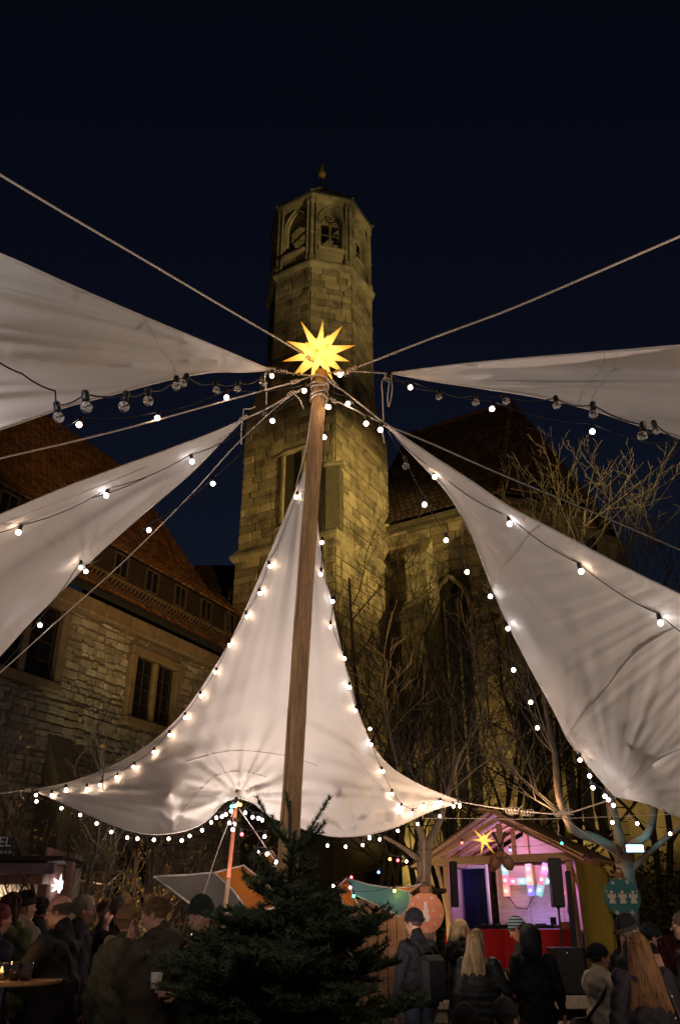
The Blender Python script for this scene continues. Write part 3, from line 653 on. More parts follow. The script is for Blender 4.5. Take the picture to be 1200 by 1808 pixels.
# long dormer band
zd = .95
mb = MB(); V = [rp(xa, zd), rp(xb - .3, zd), rp(xb - .3, zd + .0), rp(xa, zd)]
b0 = np.array(rp(xa, zd, .02)); b1 = np.array(rp(xb - .35, zd, .02)); upv = np.array((0, 0, 1.0))
k0, k1 = b0 + upv * .80, b1 + upv * .80; r0 = np.array(rp(xa, zd + 2.3, .1)); r1 = np.array(rp(xb - .35, zd + 2.3, .1))
mb.add([b0, b1, k1, k0, r1, r0], [[0, 1, 2, 3], [1, 4, 2]]); dm = mb.build('dormer', M['darkwood'], HS)
tile_roof(HS, 'dormer_tiles', (k0 + np.array((hN[0] * .3, hN[1] * .3, -.18)), k1 + np.array((hN[0] * .3, hN[1] * .3, -.18)), r1, r0), M['rooftile'], .19, .24)
for i in range(9):
    x = xb - .9 - i * 1.15; c = np.array(rp(x, zd, .02)) + upv * .40 + np.array((hN[0], hN[1], 0)) * .02
    mb = MB(); mb.box(c, (.42, .05, .52), HR); wn = mb.build('dormer_window', M['glass_dark'], HS)
    mb = MB()
    for dx, dz, sx, sz in ((-.23, 0, .035, .6), (.23, 0, .035, .6), (0, .28, .49, .035), (0, -.28, .49, .035), (0, 0, .02, .5)):
        mb.box(c + np.array((hD[0], hD[1], 0)) * dx + upv * dz + np.array((hN[0], hN[1], 0)) * .03, (sx, .06, sz), HR)
    mb.build('frame', M['darkframe'], wn)
# buttress against the house wall
bx = hx(92, 1290); bz = bx[1]
BT = MB(); 
for q in ((0, 1.15),):
    BT.prism([hp(bx[0] - .12, 0, .0), hp(bx[0] - .12, 0, 1.0), hp(bx[0] - .12, bz - 1.2, .62), hp(bx[0] - .12, bz, .0)], (hD[0] * .62, hD[1] * .62, 0))
BT.build('buttress', M['darkwood'] if 0 else M['mortar'], HS)
# dark roofs behind, between house and tower
RB = thing('rear_building', 'dark building with low tiled roof between the stone house and the tower', 'building', (-4, 27, 0))
mb = MB(); mb.box((-4.4, 29.5, 5.2), (6.5, 6, 10.4)); mb.build('wall', M['towerback'], RB)
mb = MB(); mb.add([(-8, 26, 10.4), (-1.2, 26, 10.4), (-1.2, 30, 14.6), (-8, 30, 14.6), (-1.2, 33, 10.4), (-8, 33, 10.4)], [[0, 1, 2, 3], [3, 2, 4, 5], [1, 4, 2]]); mb.build('roof', M['darkwood'], RB)
tile_roof(RB, 'roof_tiles', ((-8, 26, 10.45), (-1.2, 26, 10.45), (-1.2, 30, 14.65), (-8, 30, 14.65)), M['rooftile2'], .26, .34)
mb = MB(); mb.box((-4.5, 26.3, 10.3), (6.9, .5, .3), bev=.05); mb.build('eaves', M['trim'], RB)

# ------------------------------------------------------------------ pole and star
PT = P(566, 657, 5.0); PBm = P(513, 1430, 5.0); pd = (PBm - PT) / (PBm[2] - PT[2]); PB0 = PT + pd * (0 - PT[2])
pl = MB(); N = 26; pts = []; rs = []
for i in range(N + 1):
    t = i / N; p = PB0 * (1 - t) + PT * t; pts.append(p + np.array((math.sin(t * 7) * .006, math.cos(t * 5) * .006, 0))); rs.append(.064 - .011 * t + .0015 * math.sin(i * 2.1))
rs[-1] *= .93
pole = thing('wooden_mast', 'tall peeled wooden mast carrying the star and the ropes of all the sails', 'mast', tuple(PB0))
pm_ = pl.tube(pts, rs, 20).build('pole', M['pole'], pole, True)
ck = MB(); ck.tube([pts[i] + np.array((-.038, -.044 + .004 * math.sin(i), 0)) * (rs[i] / .0585) for i in range(9, 22)], [.0018] * 13, 4); ck.build('drying_crack', M['darkwood'], pole)
rg_ = MB()
for k in range(5):
    t = .985 - k * .0085 - .002 * math.sin(k * 2.3); p = PB0 * (1 - t) + PT * t
    rg_.tube([p + np.array((math.cos(a) * .066, math.sin(a) * .066, math.sin(a * 2 + k) * .012)) for a in np.linspace(0, 2 * PI, 15)], .008, 6)
rg_.build('rope_lashing', M['rope'], pole, True)
def star(name, label, cen, R, m, loc_parent=None, spikes=None, seed=1, flat=False):
    st = thing(name, label, 'star lantern', tuple(cen)); rnd = random.Random(seed)
    b = MB(); b.ball(cen, R * .27, 12, 8); b.build('core', m, st)
    ds = []
    if spikes is None:
        for z, n, off in ((1, 1, 0), (.707, 4, .4), (.02, 8, .0), (-.6, 4, .4), (-.25, 0, 0)):
            for k in range(n):
                a = 2 * PI * k / n + off; q = math.sqrt(max(0, 1 - z * z)); ds.append((Vector((q * math.cos(a), q * math.sin(a), z)), R * rnd.uniform(.9, 1.05)))
    else: ds = [(Vector(d).normalized(), Vector(d).length) for d in spikes]
    for d, L in ds:
        u = d.orthogonal().normalized(); v = d.cross(u); w_ = R * .185; mb = MB(); c = Vector(cen)
        V = [c + d * R * .15 + u * w_, c + d * R * .15 + v * w_, c + d * R * .15 - u * w_, c + d * R * .15 - v * w_, c + d * L]
        mb.add(V, [[0, 1, 4], [1, 2, 4], [2, 3, 4], [3, 0, 4]]); mb.build('spike', m, st)
    return st
sc_ = P(563, 623, 5.0); pxm = depth_at(sc_) / FPX
yc = np.array((0, -CT * 0 - .0, 1.0))
camR = np.array((1, 0, 0)); camU = np.array((0, -ST, CT)); camF = np.array((0, CT, ST))
def pxdir(dx, dy, tow): return tuple((camR * dx - camU * dy - camF * tow) * pxm)
spk = [pxdir(*q) for q in ((-32, -55, 5), (7, -59, -6), (41, -47, 2), (64, -12, 6), (54, 18, 15), (-64, 17, 10), (-57, -20, 4), (17, -38, -25), (-6, -33, -28), (-36, 42, 5), (25, 52, 8), (-4, 6, 62), (-22, -8, 50), (20, -6, 52), (-14, 22, 48), (16, 24, 40), (-16, 46, -30), (8, 14, -60), (30, -18, -52), (-28, -10, -50), (44, 32, -20), (-48, 36, -26))]
MS = starmat('yellow_star_paper', (1, .66, .16), (1, .40, .012), 2.0, .66, .27, tuple(sc_))
star('star_lantern', 'large glowing yellow many-pointed star lantern on top of the wooden mast', sc_, .27, MS, spikes=spk)
lamp('star_glow', 'POINT', tuple(sc_ + np.array((0, -.36, -.12))), (0, 0, 0), 2.5, (1, .6, .15), .05)

# ------------------------------------------------------------------ sails
def catmull(pts, seg):
    pts = [np.array(p, float) for p in pts]; out = []
    for i in range(len(pts) - 1):
        p0, p1, p2, p3 = pts[max(i - 1, 0)], pts[i], pts[i + 1], pts[min(i + 2, len(pts) - 1)]
        n = max(1, int(np.linalg.norm((p2 - p1)[:2]) / seg))
        for k in range(n):
            t = k / n; out.append(.5 * (2 * p1 + (p2 - p0) * t + (2 * p0 - 5 * p1 + 4 * p2 - p3) * t * t + (3 * p1 - p0 - 3 * p2 + p3) * t ** 3))
    out.append(pts[-1]); return out
def line(pts): return [tuple(q) for q in catmull(pts, 5)]
class Sail:
    def __init__(s, label, edges, step=5.0, inner=(), wr=(), group='white sails radiating from the mast', m=None, name='sail', hem=True, cat='sail', belly=0):
        """edges: list of polylines (px,py,D) meeting end to end (closed). inner: control (px,py,D).
        wr: wrinkle centres (px,py,amp,reach,freq)"""
        loop = []
        for e in edges: loop += catmull(e, step)[:-1]
        B = np.array(loop); n = len(B)
        x0, y0 = B[:, 0].min(), B[:, 1].min(); x1, y1 = B[:, 0].max(), B[:, 1].max()
        gx, gy = np.meshgrid(np.arange(x0 + step, x1, step), np.arange(y0 + step, y1, step)); gx[1::2] += step / 2
        G = np.stack([gx.ravel(), gy.ravel()], 1)
        ins = np.zeros(len(G), bool); xx, yy = G[:, 0], G[:, 1]
        for i in range(n):
            a, b = B[i], B[(i + 1) % n]; c = ((a[1] > yy) != (b[1] > yy)); 
            with np.errstate(divide='ignore', invalid='ignore'): ins ^= c & (xx < (b[0] - a[0]) * (yy - a[1]) / (b[1] - a[1]) + a[0])
        G = G[ins]
        md = np.full(len(G), 1e9)
        for i in range(0, n): md = np.minimum(md, (G[:, 0] - B[i, 0]) ** 2 + (G[:, 1] - B[i, 1]) ** 2)
        G = G[md > (step * .55) ** 2]
        allp = [Vector((p[0], p[1])) for p in B] + [Vector((p[0], p[1])) for p in G]
        r = delaunay_2d_cdt(allp, [], [list(range(n))], 1, 1e-4)
        V2 = np.array([(v.x, v.y) for v in r[0]]); F = [f for f in r[2] if len(f) == 3]
        D = np.zeros(len(V2)); fix = np.zeros(len(V2), bool)
        for i, o in enumerate(r[3]):
            k = [q for q in o if q < n]
            if k: fix[i] = True; D[i] = B[k[0], 2]
        I = [(px, py, d) for px, py, d in inner]
        for px, py, d in I: k = np.argmin((V2[:, 0] - px) ** 2 + (V2[:, 1] - py) ** 2); fix[k] = True; D[k] = d
        kn = V2[fix]; kd = D[fix]
        fr = np.where(~fix)[0]
        for ch in np.array_split(fr, max(1, len(fr) // 500)):
            d2 = ((V2[ch][:, None] - kn[None]) ** 2).sum(2) + 1; w_ = d2 ** -1.5; D[ch] = (w_ * kd).sum(1) / w_.sum(1)
        Fa = np.array(F); ed = np.concatenate([Fa[:, [0, 1]], Fa[:, [1, 2]], Fa[:, [2, 0]]]); ed = np.concatenate([ed, ed[:, ::-1]]); ed = np.unique(ed, axis=0)
        deg = np.bincount(ed[:, 0], minlength=len(V2)); L = np.log(D)
        for it in range(500):
            a = np.bincount(ed[:, 0], weights=L[ed[:, 1]], minlength=len(V2)) / np.maximum(deg, 1); L = np.where(fix, L, a)
        D = np.exp(L); s.V2 = V2; s.D0 = D.copy()
        # distance from the border fades the folds
        be = np.full(len(V2), 1e9)
        for ch in np.array_split(np.arange(len(V2)), max(1, len(V2) // 800)): be[ch] = np.sqrt(((V2[ch][:, None] - B[None, :, :2]) ** 2).sum(2).min(1))
        fade = np.clip(be / 14, 0, 1)
        h = np.zeros(len(V2)); rnd = random.Random(len(V2))
        for px, py, amp, reach, freq in wr:
            dx, dy = V2[:, 0] - px, V2[:, 1] - py; a = np.arctan2(dy, dx); rr = np.hypot(dx, dy)
            f = np.zeros(len(V2))
            for k in range(5): f += math.pow(.72, k) * np.sin(a * freq * (1 + k * .63) + rnd.uniform(0, 6) + .3 * np.sin(rr / (70 + 22 * k) + k))
            f = .75 * f
            h += amp * .72 * f * np.exp(-(rr / reach) ** 1.4) * np.clip(rr / 22, 0, 1)
        for k in range(4):
            h += .0025 * np.sin(V2[:, 0] / (45 + 20 * k) + 1.3 * np.sin(V2[:, 1] / 60 + k * 2) + k) * np.sin(V2[:, 1] / (38 + 24 * k) + k * 1.7)
        D = D + h * fade * (D / 6)
        if belly: D = D + belly * np.clip(be / 120, 0, 1) ** 1.2
        s.D = D
        W = np.array([P(a, b, d) for (a, b), d in zip(V2, D)])
        root = thing(name, label, cat, tuple(W[0]), group); s.root = root
        me = mesh_np('canvas', W - wloc(root), Fa, True); s.obj = link('canvas', me, m or M['cloth'], root)
        if hem:
            hb_ = MB(); bl = [P(*b_) for b_ in B[::2]]; bl.append(bl[0]); hb_.tube(bl, .0085, 5, False); hb_.build('hem', M['hem'], root, True)
    def at(s, px, py, off=0.0):
        d = (s.V2[:, 0] - px) ** 2 + (s.V2[:, 1] - py) ** 2; k = np.argpartition(d, 4)[:4]; w_ = 1 / (d[k] + 1); return float((s.D[k] * w_).sum() / w_.sum()) - off
    def seam(s, pts, wd=.005, name='seam'):
        q = catmull([(a, b, 0) for a, b in pts], 6); mb = MB(); mb.tube([P(a[0], a[1], s.at(a[0], a[1], .004)) for a in q], wd, 4); mb.build(name, M['hem'], s.root, True)

S1 = Sail('white sail hanging behind the mast, its apex roped to the mast and two low corners', [
    [(541, 826, 5.7), (556, 890, 6.1), (563, 960, 6.5), (572, 1015, 6.9), (584, 1065, 7.3), (600, 1140, 7.9), (615, 1195, 8.4), (632, 1258, 8.9), (655, 1312, 9.5), (690, 1355, 10.0), (745, 1388, 10.4), (815, 1416, 10.8)],
    [(815, 1416, 10.8), (760, 1432, 10.5), (700, 1459, 10.1), (650, 1473, 9.9), (600, 1477, 9.7), (560, 1471, 9.6), (505, 1452, 9.5), (475, 1440, 9.5), (448, 1418, 9.5), (420, 1408, 9.6)],
    [(420, 1408, 9.6), (395, 1417, 9.5), (370, 1444, 9.4), (345, 1460, 9.3), (310, 1470, 9.2), (260, 1472, 9.3), (200, 1456, 9.5), (130, 1426, 9.8), (57, 1394, 10.2)],
    [(57, 1394, 10.2), (120, 1382, 10.1), (190, 1356, 10.0), (255, 1320, 9.8), (315, 1268, 9.4), (362, 1205, 8.9), (412, 1122, 8.2), (450, 1038, 7.5), (490, 945, 6.8), (520, 872, 6.1), (541, 826, 5.7)]],
    step=4.6, inner=[(420, 1395, 9.75), (300, 1400, 9.0), (600, 1410, 9.3)], wr=[(420, 1404, .042, 85, 10), (57, 1394, .05, 230, 22), (815, 1416, .055, 240, 20), (541, 780, .03, 460, 34), (310, 1490, .03, 90, 6), (620, 1480, .035, 90, 7), (700, 1475, .03, 80, 8)])
S1.seam([(320, 1437), (350, 1400), (380, 1372), (420, 1362), (470, 1372)], .006)
S1.seam([(330, 1345), (410, 1326), (500, 1334), (560, 1352)], .006)
S1.seam([(620, 1330), (660, 1375), (700, 1418)], .006)
S2 = Sail('white sail at lower right with a curved seam, tied at its low corner', [
    [(684, 752, 4.8), (700, 772, 4.9), (740, 815, 5.1), (790, 870, 5.4), (830, 940, 5.7), (868, 1036, 6.1), (900, 1108, 6.5), (940, 1186, 6.9), (975, 1250, 7.2), (1001, 1304, 7.4)],
    [(1001, 1304, 7.4), (1030, 1342, 7.6), (1058, 1375, 7.8), (1085, 1406, 8.0)],
    [(1085, 1406, 8.0), (1140, 1418, 7.6), (1200, 1443, 7.2), (1300, 1480, 6.8), (1420, 1540, 6.4)],
    [(1420, 1540, 6.4), (1410, 1350, 5.4), (1400, 1150, 4.6)],
    [(1400, 1150, 4.6), (1300, 1098, 4.5), (1200, 1050, 4.45), (1100, 1001, 4.45), (1000, 948, 4.5), (900, 896, 4.55), (830, 849, 4.6), (750, 797, 4.7), (684, 752, 4.8)]],
    step=5.2, wr=[(684, 740, .035, 560, 26), (1085, 1410, .026, 260, 18), (1001, 1300, .02, 110, 11), (1500, 900, .022, 560, 66)], inner=[(1060, 1300, 7.15), (1120, 1180, 5.75), (1150, 1350, 6.7)])
S2.seam([(1001, 1302), (1025, 1268), (1060, 1228), (1110, 1165), (1150, 1132), (1205, 1103), (1290, 1080)], .005)
S2.seam([(868, 1038), (885, 1008), (915, 975), (935, 945), (955, 928)], .005)
S2.seam([(1092, 1400), (1130, 1372), (1165, 1340), (1210, 1318)], .005)
S3 = Sail('white sail at upper right, seen from below with long stripes of folds', [
    [(693, 659, 4.95), (760, 672, 4.8), (850, 685, 4.6), (950, 701, 4.4), (1040, 722, 4.2), (1120, 748, 4.0), (1200, 773, 3.8), (1350, 832, 3.4), (1480, 890, 3.1)],
    [(1480, 890, 3.1), (1490, 740, 2.9), (1500, 590, 2.7)],
    [(1500, 590, 2.7), (1350, 600, 3.0), (1200, 611, 3.3), (1100, 619, 3.6), (1000, 627, 3.9), (900, 635, 4.25), (800, 645, 4.6), (693, 659, 4.95)]],
    step=5.2, wr=[(620, 668, .05, 1500, 85)], inner=line([(1480, 700, 3.25), (1350, 672, 3.5), (1200, 655, 3.85), (1080, 652, 4.1), (960, 654, 4.33), (850, 655, 4.52), (770, 657, 4.72)]))
S3.seam([(1068, 622), (1060, 650), (1028, 690), (1020, 716)], .003); S3.seam([(1088, 622), (1082, 650), (1048, 695), (1040, 720)], .003)
S4 = Sail('white sail at upper left with a dark upper fold and strings of clear bulbs below', [
    [(476, 653, 4.9), (430, 656, 4.75), (380, 656, 4.55), (330, 663, 4.3), (280, 674, 4.05), (200, 695, 3.6), (120, 716, 3.2), (60, 736, 2.95), (0, 756, 2.7), (-150, 800, 2.3), (-280, 840, 2.0)],
    [(-280, 840, 2.0), (-290, 560, 1.9), (-300, 330, 1.9)],
    [(-300, 330, 1.9), (-150, 392, 2.3), (0, 449, 2.7), (120, 502, 3.1), (250, 558, 3.65), (380, 612, 4.3), (476, 653, 4.9)]],
    step=5.2, wr=[(560, 665, .05, 1500, 62)], inner=line([(-120, 606, 2.3), (0, 622, 2.85), (100, 638, 3.35), (200, 645, 3.85), (290, 642, 4.16), (345, 636, 4.36), (410, 638, 4.62)]))
S4.seam([(248, 555), (272, 590), (285, 618), (305, 640), (310, 668)], .004)
S5 = Sail('white sail at lower left, smooth in its middle, in front of the tiled roof', [
    [(428, 741, 4.95), (400, 770, 5.1), (340, 832, 5.4), (280, 884, 5.7), (215, 940, 6.0), (150, 1000, 6.3), (100, 1052, 6.5), (50, 1102, 6.6), (0, 1158, 6.7), (-130, 1300, 6.9)],
    [(-130, 1300, 6.9), (-200, 1150, 5.6), (-260, 1010, 4.6)],
    [(-260, 1010, 4.6), (-120, 955, 4.55), (0, 909, 4.55), (100, 867, 4.6), (200, 829, 4.7), (300, 793, 4.8), (380, 763, 4.9), (428, 741, 4.95)]],
    step=5.2, wr=[(470, 715, .04, 800, 48), (150, 1003, .04, 90, 9)], inner=[(60, 985, 5.55)])
S5.seam([(0, 925), (120, 880), (260, 825)], .005)

# ------------------------------------------------------------------ ropes
def rope(label, pts, r=.008, group=None, sag=0.0, knots=(), name='rope', tails=(), cat='rope', m=None, step=14):
    r *= .82; q = catmull(pts, step); W = [P(*a) for a in q]; root = thing(name, label, cat, tuple(W[0]), group)
    mb = MB(); n = len(W)
    for i in range(n): W[i] = W[i] + np.array((0, 0, -sag * 4 * (i / (n - 1)) * (1 - i / (n - 1))))
    mb.tube(W, r, 7); mb.build('line', m or M['rope'], root, True)
    for (px, py, D, R_) in knots:
        c = P(px, py, D); mb = MB(); ph = random.uniform(0, 6)
        ax = Vector((W[-1] - W[0])).normalized(); u = ax.orthogonal().normalized(); v = ax.cross(u)
        mb.tube([Vector(c) + ax * (t - .5) * R_ * 2.6 + (u * math.cos(t * 22 + ph) + v * math.sin(t * 22 + ph)) * R_ * .45 for t in np.linspace(0, 1, 34)], max(r * .8, .004), 6)
        mb.build('knot', m or M['rope'], root, True)
    for tl in tails:
        mb = MB(); mb.tube([P(*a) for a in catmull(tl, 6)], r * .85, 6); mb.build('loose_end', m or M['rope'], root, True)
    return root
rope('thick guy rope from the mast top to the upper left corner of the picture', [(545, 630, 5), (400, 545, 4.6), (260, 462, 4.1), (120, 380, 3.6), (0, 308, 3.2), (-160, 212, 2.8)], .010, knots=[(548, 634, 4.98, .03)])
rope('thick guy rope from the mast top towards the upper right', [(612, 656, 5), (760, 598, 4.7), (900, 546, 4.3), (1050, 482, 3.9), (1200, 417, 3.5), (1340, 358, 3.2)], .010, knots=[(622, 652, 4.98, .035), (598, 656, 4.95, .03)])
rope('pale rope running from the mast to the left edge below the upper left sail', [(552, 664, 5), (500, 680, 4.9), (390, 710, 4.7), (200, 762, 4.3), (0, 809, 3.9), (-120, 836, 3.7)], .0075, knots=[(520, 674, 4.93, .03)])
rope('thin rope running down across the stone house from below the mast top', [(530, 690, 4.95), (500, 708, 5), (420, 782, 5.2), (340, 870, 5.5), (220, 990, 5.9), (100, 1098, 6.3), (0, 1188, 6.7), (-90, 1265, 7)], .0055)
rope('rope crossing the choir roof from the right sail tip down to the right edge', [(684, 752, 4.8), (760, 783, 4.8), (880, 836, 4.8), (1040, 902, 4.8), (1200, 971, 4.8), (1320, 1022, 4.8)], .0075)
rope('rope tying the tip of the sail behind the mast to the mast', [(553, 690, 4.95), (549, 730, 5.1), (540, 790, 5.5), (522, 860, 6.0)], .007)
rope('short rope from the mast to the tip of the upper left sail', [(560, 664, 4.98), (520, 660, 4.95), (476, 652, 4.9)], .008, knots=[(500, 656, 4.9, .03), (478, 652, 4.88, .03)], tails=[[(472, 654, 4.88), (467, 668, 4.86), (470, 690, 4.86), (470, 714, 4.86)], [(472, 655, 4.88), (462, 668, 4.87), (464, 682, 4.87), (472, 676, 4.87)]])
rope('short rope from the mast to the tip of the lower left sail', [(556, 674, 4.98), (515, 696, 4.96), (470, 722, 4.95), (428, 741, 4.95)], .008, knots=[(514, 695, 4.95, .03), (430, 738, 4.93, .028)], tails=[[(430, 736, 4.93), (430, 722, 4.93), (441, 722, 4.93), (451, 718, 4.93)], [(428, 740, 4.93), (426, 760, 4.93), (426, 784, 4.93)], [(516, 694, 4.94), (528, 704, 4.94), (536, 722, 4.94)]])
rope('short taut rope from the mast to the tip of the upper right sail', [(578, 659, 4.98), (620, 656, 4.97), (693, 660, 4.95)], .0075, knots=[(686, 662, 4.94, .026), (604, 660, 4.95, .04)], tails=[[(682, 662, 4.93), (674, 675, 4.93), (675, 700, 4.93), (677, 752, 4.93)], [(690, 664, 4.93), (692, 690, 4.93), (686, 718, 4.93), (684, 700, 4.93), (688, 668, 4.93)]])
rope('short upper rope from the mast to the tip of the lower right sail', [(575, 672, 4.96), (606, 690, 4.92), (684, 752, 4.8)], .0085, knots=[(588, 676, 4.93, .03), (684, 752, 4.8, .025)], tails=[[(676, 742, 4.8), (675, 762, 4.8), (678, 782, 4.8)]])
rope('short lower rope from the mast to the tip of the lower right sail', [(576, 703, 4.96), (600, 711, 4.92), (684, 752, 4.8)], .0075, knots=[(586, 706, 4.93, .03)])
rope('knotted rope from the low sail corner to the sail at the right', [(815, 1416, 10.8), (880, 1427, 10.3), (985, 1437, 9.6), (1040, 1424, 8.8), (1085, 1409, 8.0)], .009, knots=[(905, 1431, 10.1, .09), (930, 1435, 10.0, .08), (985, 1437, 9.6, .06), (1000, 1433, 9.4, .07)], tails=[[(912, 1432, 10.1), (920, 1424, 10.1), (926, 1420, 10.1)]])
rope('rope slanting from the knotted rope down to the tree at the right', [(985, 1437, 9.6), (1030, 1470, 9.8), (1075, 1503, 10), (1112, 1531, 10.3)], .007, tails=[[(981 + 3, 1454, 9.7), (986, 1462, 9.7), (984, 1473, 9.7), (990, 1476, 9.7)]])
rope('thin taut line running level above the wooden stage hut', [(560, 1452, 11.2), (760, 1445, 11.2), (950, 1446, 10.6), (1200, 1437, 9.8), (1320, 1432, 9.5)], .004)
rope('rope from the left corner of the middle sail to the left edge', [(57, 1394, 10.2), (30, 1397, 9.8), (0, 1401, 9.4), (-100, 1404, 8.8)], .007, knots=[(48, 1395, 10, .04)], tails=[[(38, 1397, 9.9), (36, 1404, 9.9), (42, 1410, 9.9)]])

# ------------------------------------------------------------------ sail support mast with guy lines
sm = P(418, 1413, 9.6); sb = P(398, 1600, 9.2); sbt = sm + (sb - sm) * (sm[2] / (sm[2] - sb[2]))
st_ = thing('support_mast', 'thin red and wooden support mast propping up the middle sail', 'mast', tuple(sbt))
md_ = sm * .70 + sbt * .30
MB().tube([sm, md_], .022, 10).build('upper_section', cmat('red_lacquer', (.42, .13, .07), .5), st_, True); MB().tube([md_, sbt], .025, 10).build('lower_section', M['pine'], st_, True)
rope('guy line from the support mast down left to a tied loop', [(416, 1425, 9.6), (385, 1500, 9.2), (345, 1625, 8.6), (338, 1650, 8.5)], .005, tails=[[(346, 1617, 8.6), (340, 1622, 8.6), (345, 1632, 8.6), (338, 1640, 8.6), (350, 1645, 8.6)]])
rope('guy line from the support mast down right behind the fir', [(420, 1425, 9.6), (455, 1475, 9.2), (492, 1530, 8.9), (530, 1590, 8.6)], .006)

# ------------------------------------------------------------------ festoon lights
def ico(r, seg=10, rings=7):
    mb = MB(); mb.ball((0, 0, 0), r, seg, rings); return mesh_np('bulb', mb.v, mb.f, True)
BR = .0185
bm = {}
for k in ('bulb', 'bulb_cool', 'bulb_off', 'b_red', 'b_green', 'b_blue', 'b_orange', 'b_teal', 'b_pink', 'b_yellow'):
    bm[k] = ico(BR if k != 'bulb_off' else .025, *((10, 7) if k != 'bulb_off' else (18, 12))); bm[k].materials.append(M[k])
so = MB(); so.lathe([(.010, .062), (.0135, .058), (.0145, .03), (.0135, .0195)], (0, 0, 0), 8); som = mesh_np('socket', so.v, so.f, True); som.materials.append(M['socket'])
fl = MB(); fl.tube([(-.006, 0, .02), (-.009, 0, -.006), (-.003, 0, .006), (.003, 0, -.006), (.009, 0, .006), (.006, 0, .02)], .0012, 4); flm = mesh_np('filament', fl.v, fl.f); flm.materials.append(M['filament'])
SOFF = mesh_np('socket', np.array(so.v) * np.array((1.15, 1.15, 1.2)) + np.array((0, 0, .002)), so.f, True); SOFF.materials.append(M['socket'])
def lights(label, items, group='festoon light strings', start=None, end=None, r=.0035, drop=.062, cab=True, tilt=12, sc=1.0):
    """items: (px,py,D,kind)"""
    W = [(P(a, b, d), k) for a, b, d, k in items]
    root = thing('light_string', label, 'string lights', tuple(W[0][0]), group)
    cp = ([P(*s_) for s_ in start] if start else []) ; mid = []
    for p, k in W:
        tl = math.radians(random.uniform(-tilt, tilt)); ta_ = math.radians(random.uniform(-tilt, tilt))
        o = link('bulb', bm[k], None, root, p, (tl, ta_, random.uniform(0, 6)), (sc, sc, sc))
        s2 = link('socket', som if k != 'bulb_off' else SOFF, None, o)
        if k == 'bulb_off': link('filament', flm, None, o)
        up = Vector((0, 0, drop)); up.rotate(o.rotation_euler); mid.append(np.array(p) + np.array(up) * sc)
    pts = cp + mid + ([P(*s_) for s_ in end] if end else [])
    if cab:
        out = []
        for i in range(len(pts) - 1):
            a, b = pts[i], pts[i + 1]; L = np.linalg.norm(b - a); n = 7
            for k in range(n):
                t = k / n; out.append(a + (b - a) * t + np.array((0, 0, -L * .06 * 4 * t * (1 - t))))
        out.append(pts[-1]); MB().tube(out, r, 5).build('cable', M['cable'], root, True)
    return root
def seq(pts, D0, D1, kinds='wc', off=None):
    n = len(pts); out = []
    for i, p in enumerate(pts):
        k = {'w': 'bulb', 'c': 'bulb_cool', 'o': 'bulb_off', 'r': 'b_red', 'g': 'b_green', 'b': 'b_blue', 'a': 'b_orange', 't': 'b_teal', 'p': 'b_pink', 'y': 'b_yellow'}[p[2] if len(p) > 2 else kinds[i % len(kinds)]]
        out.append((p[0], p[1], D0 + (D1 - D0) * i / max(1, n - 1), k))
    return out
def onsail(S, pts, off=.05, kinds='w'):
    return [(x[0], x[1], S.at(x[0], x[1], off), {'w': 'bulb', 'c': 'bulb_cool', 'o': 'bulb_off'}[kinds[i % len(kinds)]]) for i, x in enumerate(pts)]
lights('string of large clear unlit bulbs hanging below the upper left sail', [(480, 664, 4.75, 'bulb'), (463, 674, 4.6, 'bulb_off'), (419, 687, 4.1, 'bulb_off'), (382, 689, 3.75, 'bulb_off'), (323, 677, 3.3, 'bulb_off'), (311, 682, 3.2, 'bulb_off'), (262, 708, 2.8, 'bulb_off'), (219, 718, 2.55, 'bulb_off'), (153, 719, 2.4, 'bulb_off'), (104, 737, 2.6, 'bulb_off')], end=[(98, 690, 2.5), (40, 660, 2.35), (-30, 618, 2.2), (-120, 590, 2.1)], start=[(530, 660, 4.9)], tilt=14, sc=.88)
lights('string with four lit bulbs beside the rope at upper left', seq([(537, 690), (400, 702), (278, 738), (140, 750)], 4.85, 4.2, 'w'), start=[(560, 676, 4.93)], end=[(60, 775, 4.0), (-60, 800, 3.9)])
lights('string of lit bulbs on the smooth face of the lower left sail', [(339, 815, S5.at(339, 815, .12), 'bulb_cool'), (188, 875, S5.at(188, 875, .12), 'bulb_cool'), (33, 940, S5.at(33, 940, .12), 'bulb')], start=[(428, 760, 4.9)], end=[(-70, 945, 4.4)])
lights('string of cool lit bulbs following the thin rope past the lower left sail', [(481, 743, 5.0, 'bulb_cool'), (376, 854, 5.35, 'bulb_cool'), (263, 936, 5.6, 'bulb_cool'), (152, 1009, 6.1, 'bulb_cool'), (143, 1002, 6.12, 'bulb'), (71, 1104, 6.3, 'bulb_cool')], start=[(515, 700, 4.97)], end=[(-10, 1190, 6.6)])
lights('faint string with one clear bulb crossing left of the mast', [(467, 730, 4.95, 'bulb_off')], start=[(520, 702, 4.9)], end=[(330, 800, 5.2), (160, 880, 5.0)], sc=.8)
e1 = [(523, 878), (477, 1000), (459, 1048), (436, 1089), (405, 1139), (380, 1187), (355, 1229), (327, 1267), (300, 1298), (272, 1328), (236, 1354), (206, 1372), (177, 1386), (154, 1393), (117, 1394), (92, 1404), (64, 1404)]
lights('string of warm bulbs sewn along the left edge of the middle sail', onsail(S1, e1, .07), start=[(540, 800, 5.4)], drop=.05, tilt=20)
e2 = [(578, 718), (572, 772), (568, 958), (566, 1014), (587, 1062), (583, 1107), (608, 1163), (617, 1214), (627, 1255), (653, 1287), (655, 1315), (676, 1362), (692, 1402), (708, 1427), (726, 1436), (748, 1424), (778, 1417), (800, 1424), (811, 1421)]
it2 = [(a, b, (5.12 if b < 800 else S1.at(a, b, .08)), 'bulb_cool' if i % 3 == 1 else 'bulb') for i, (a, b) in enumerate(e2)]
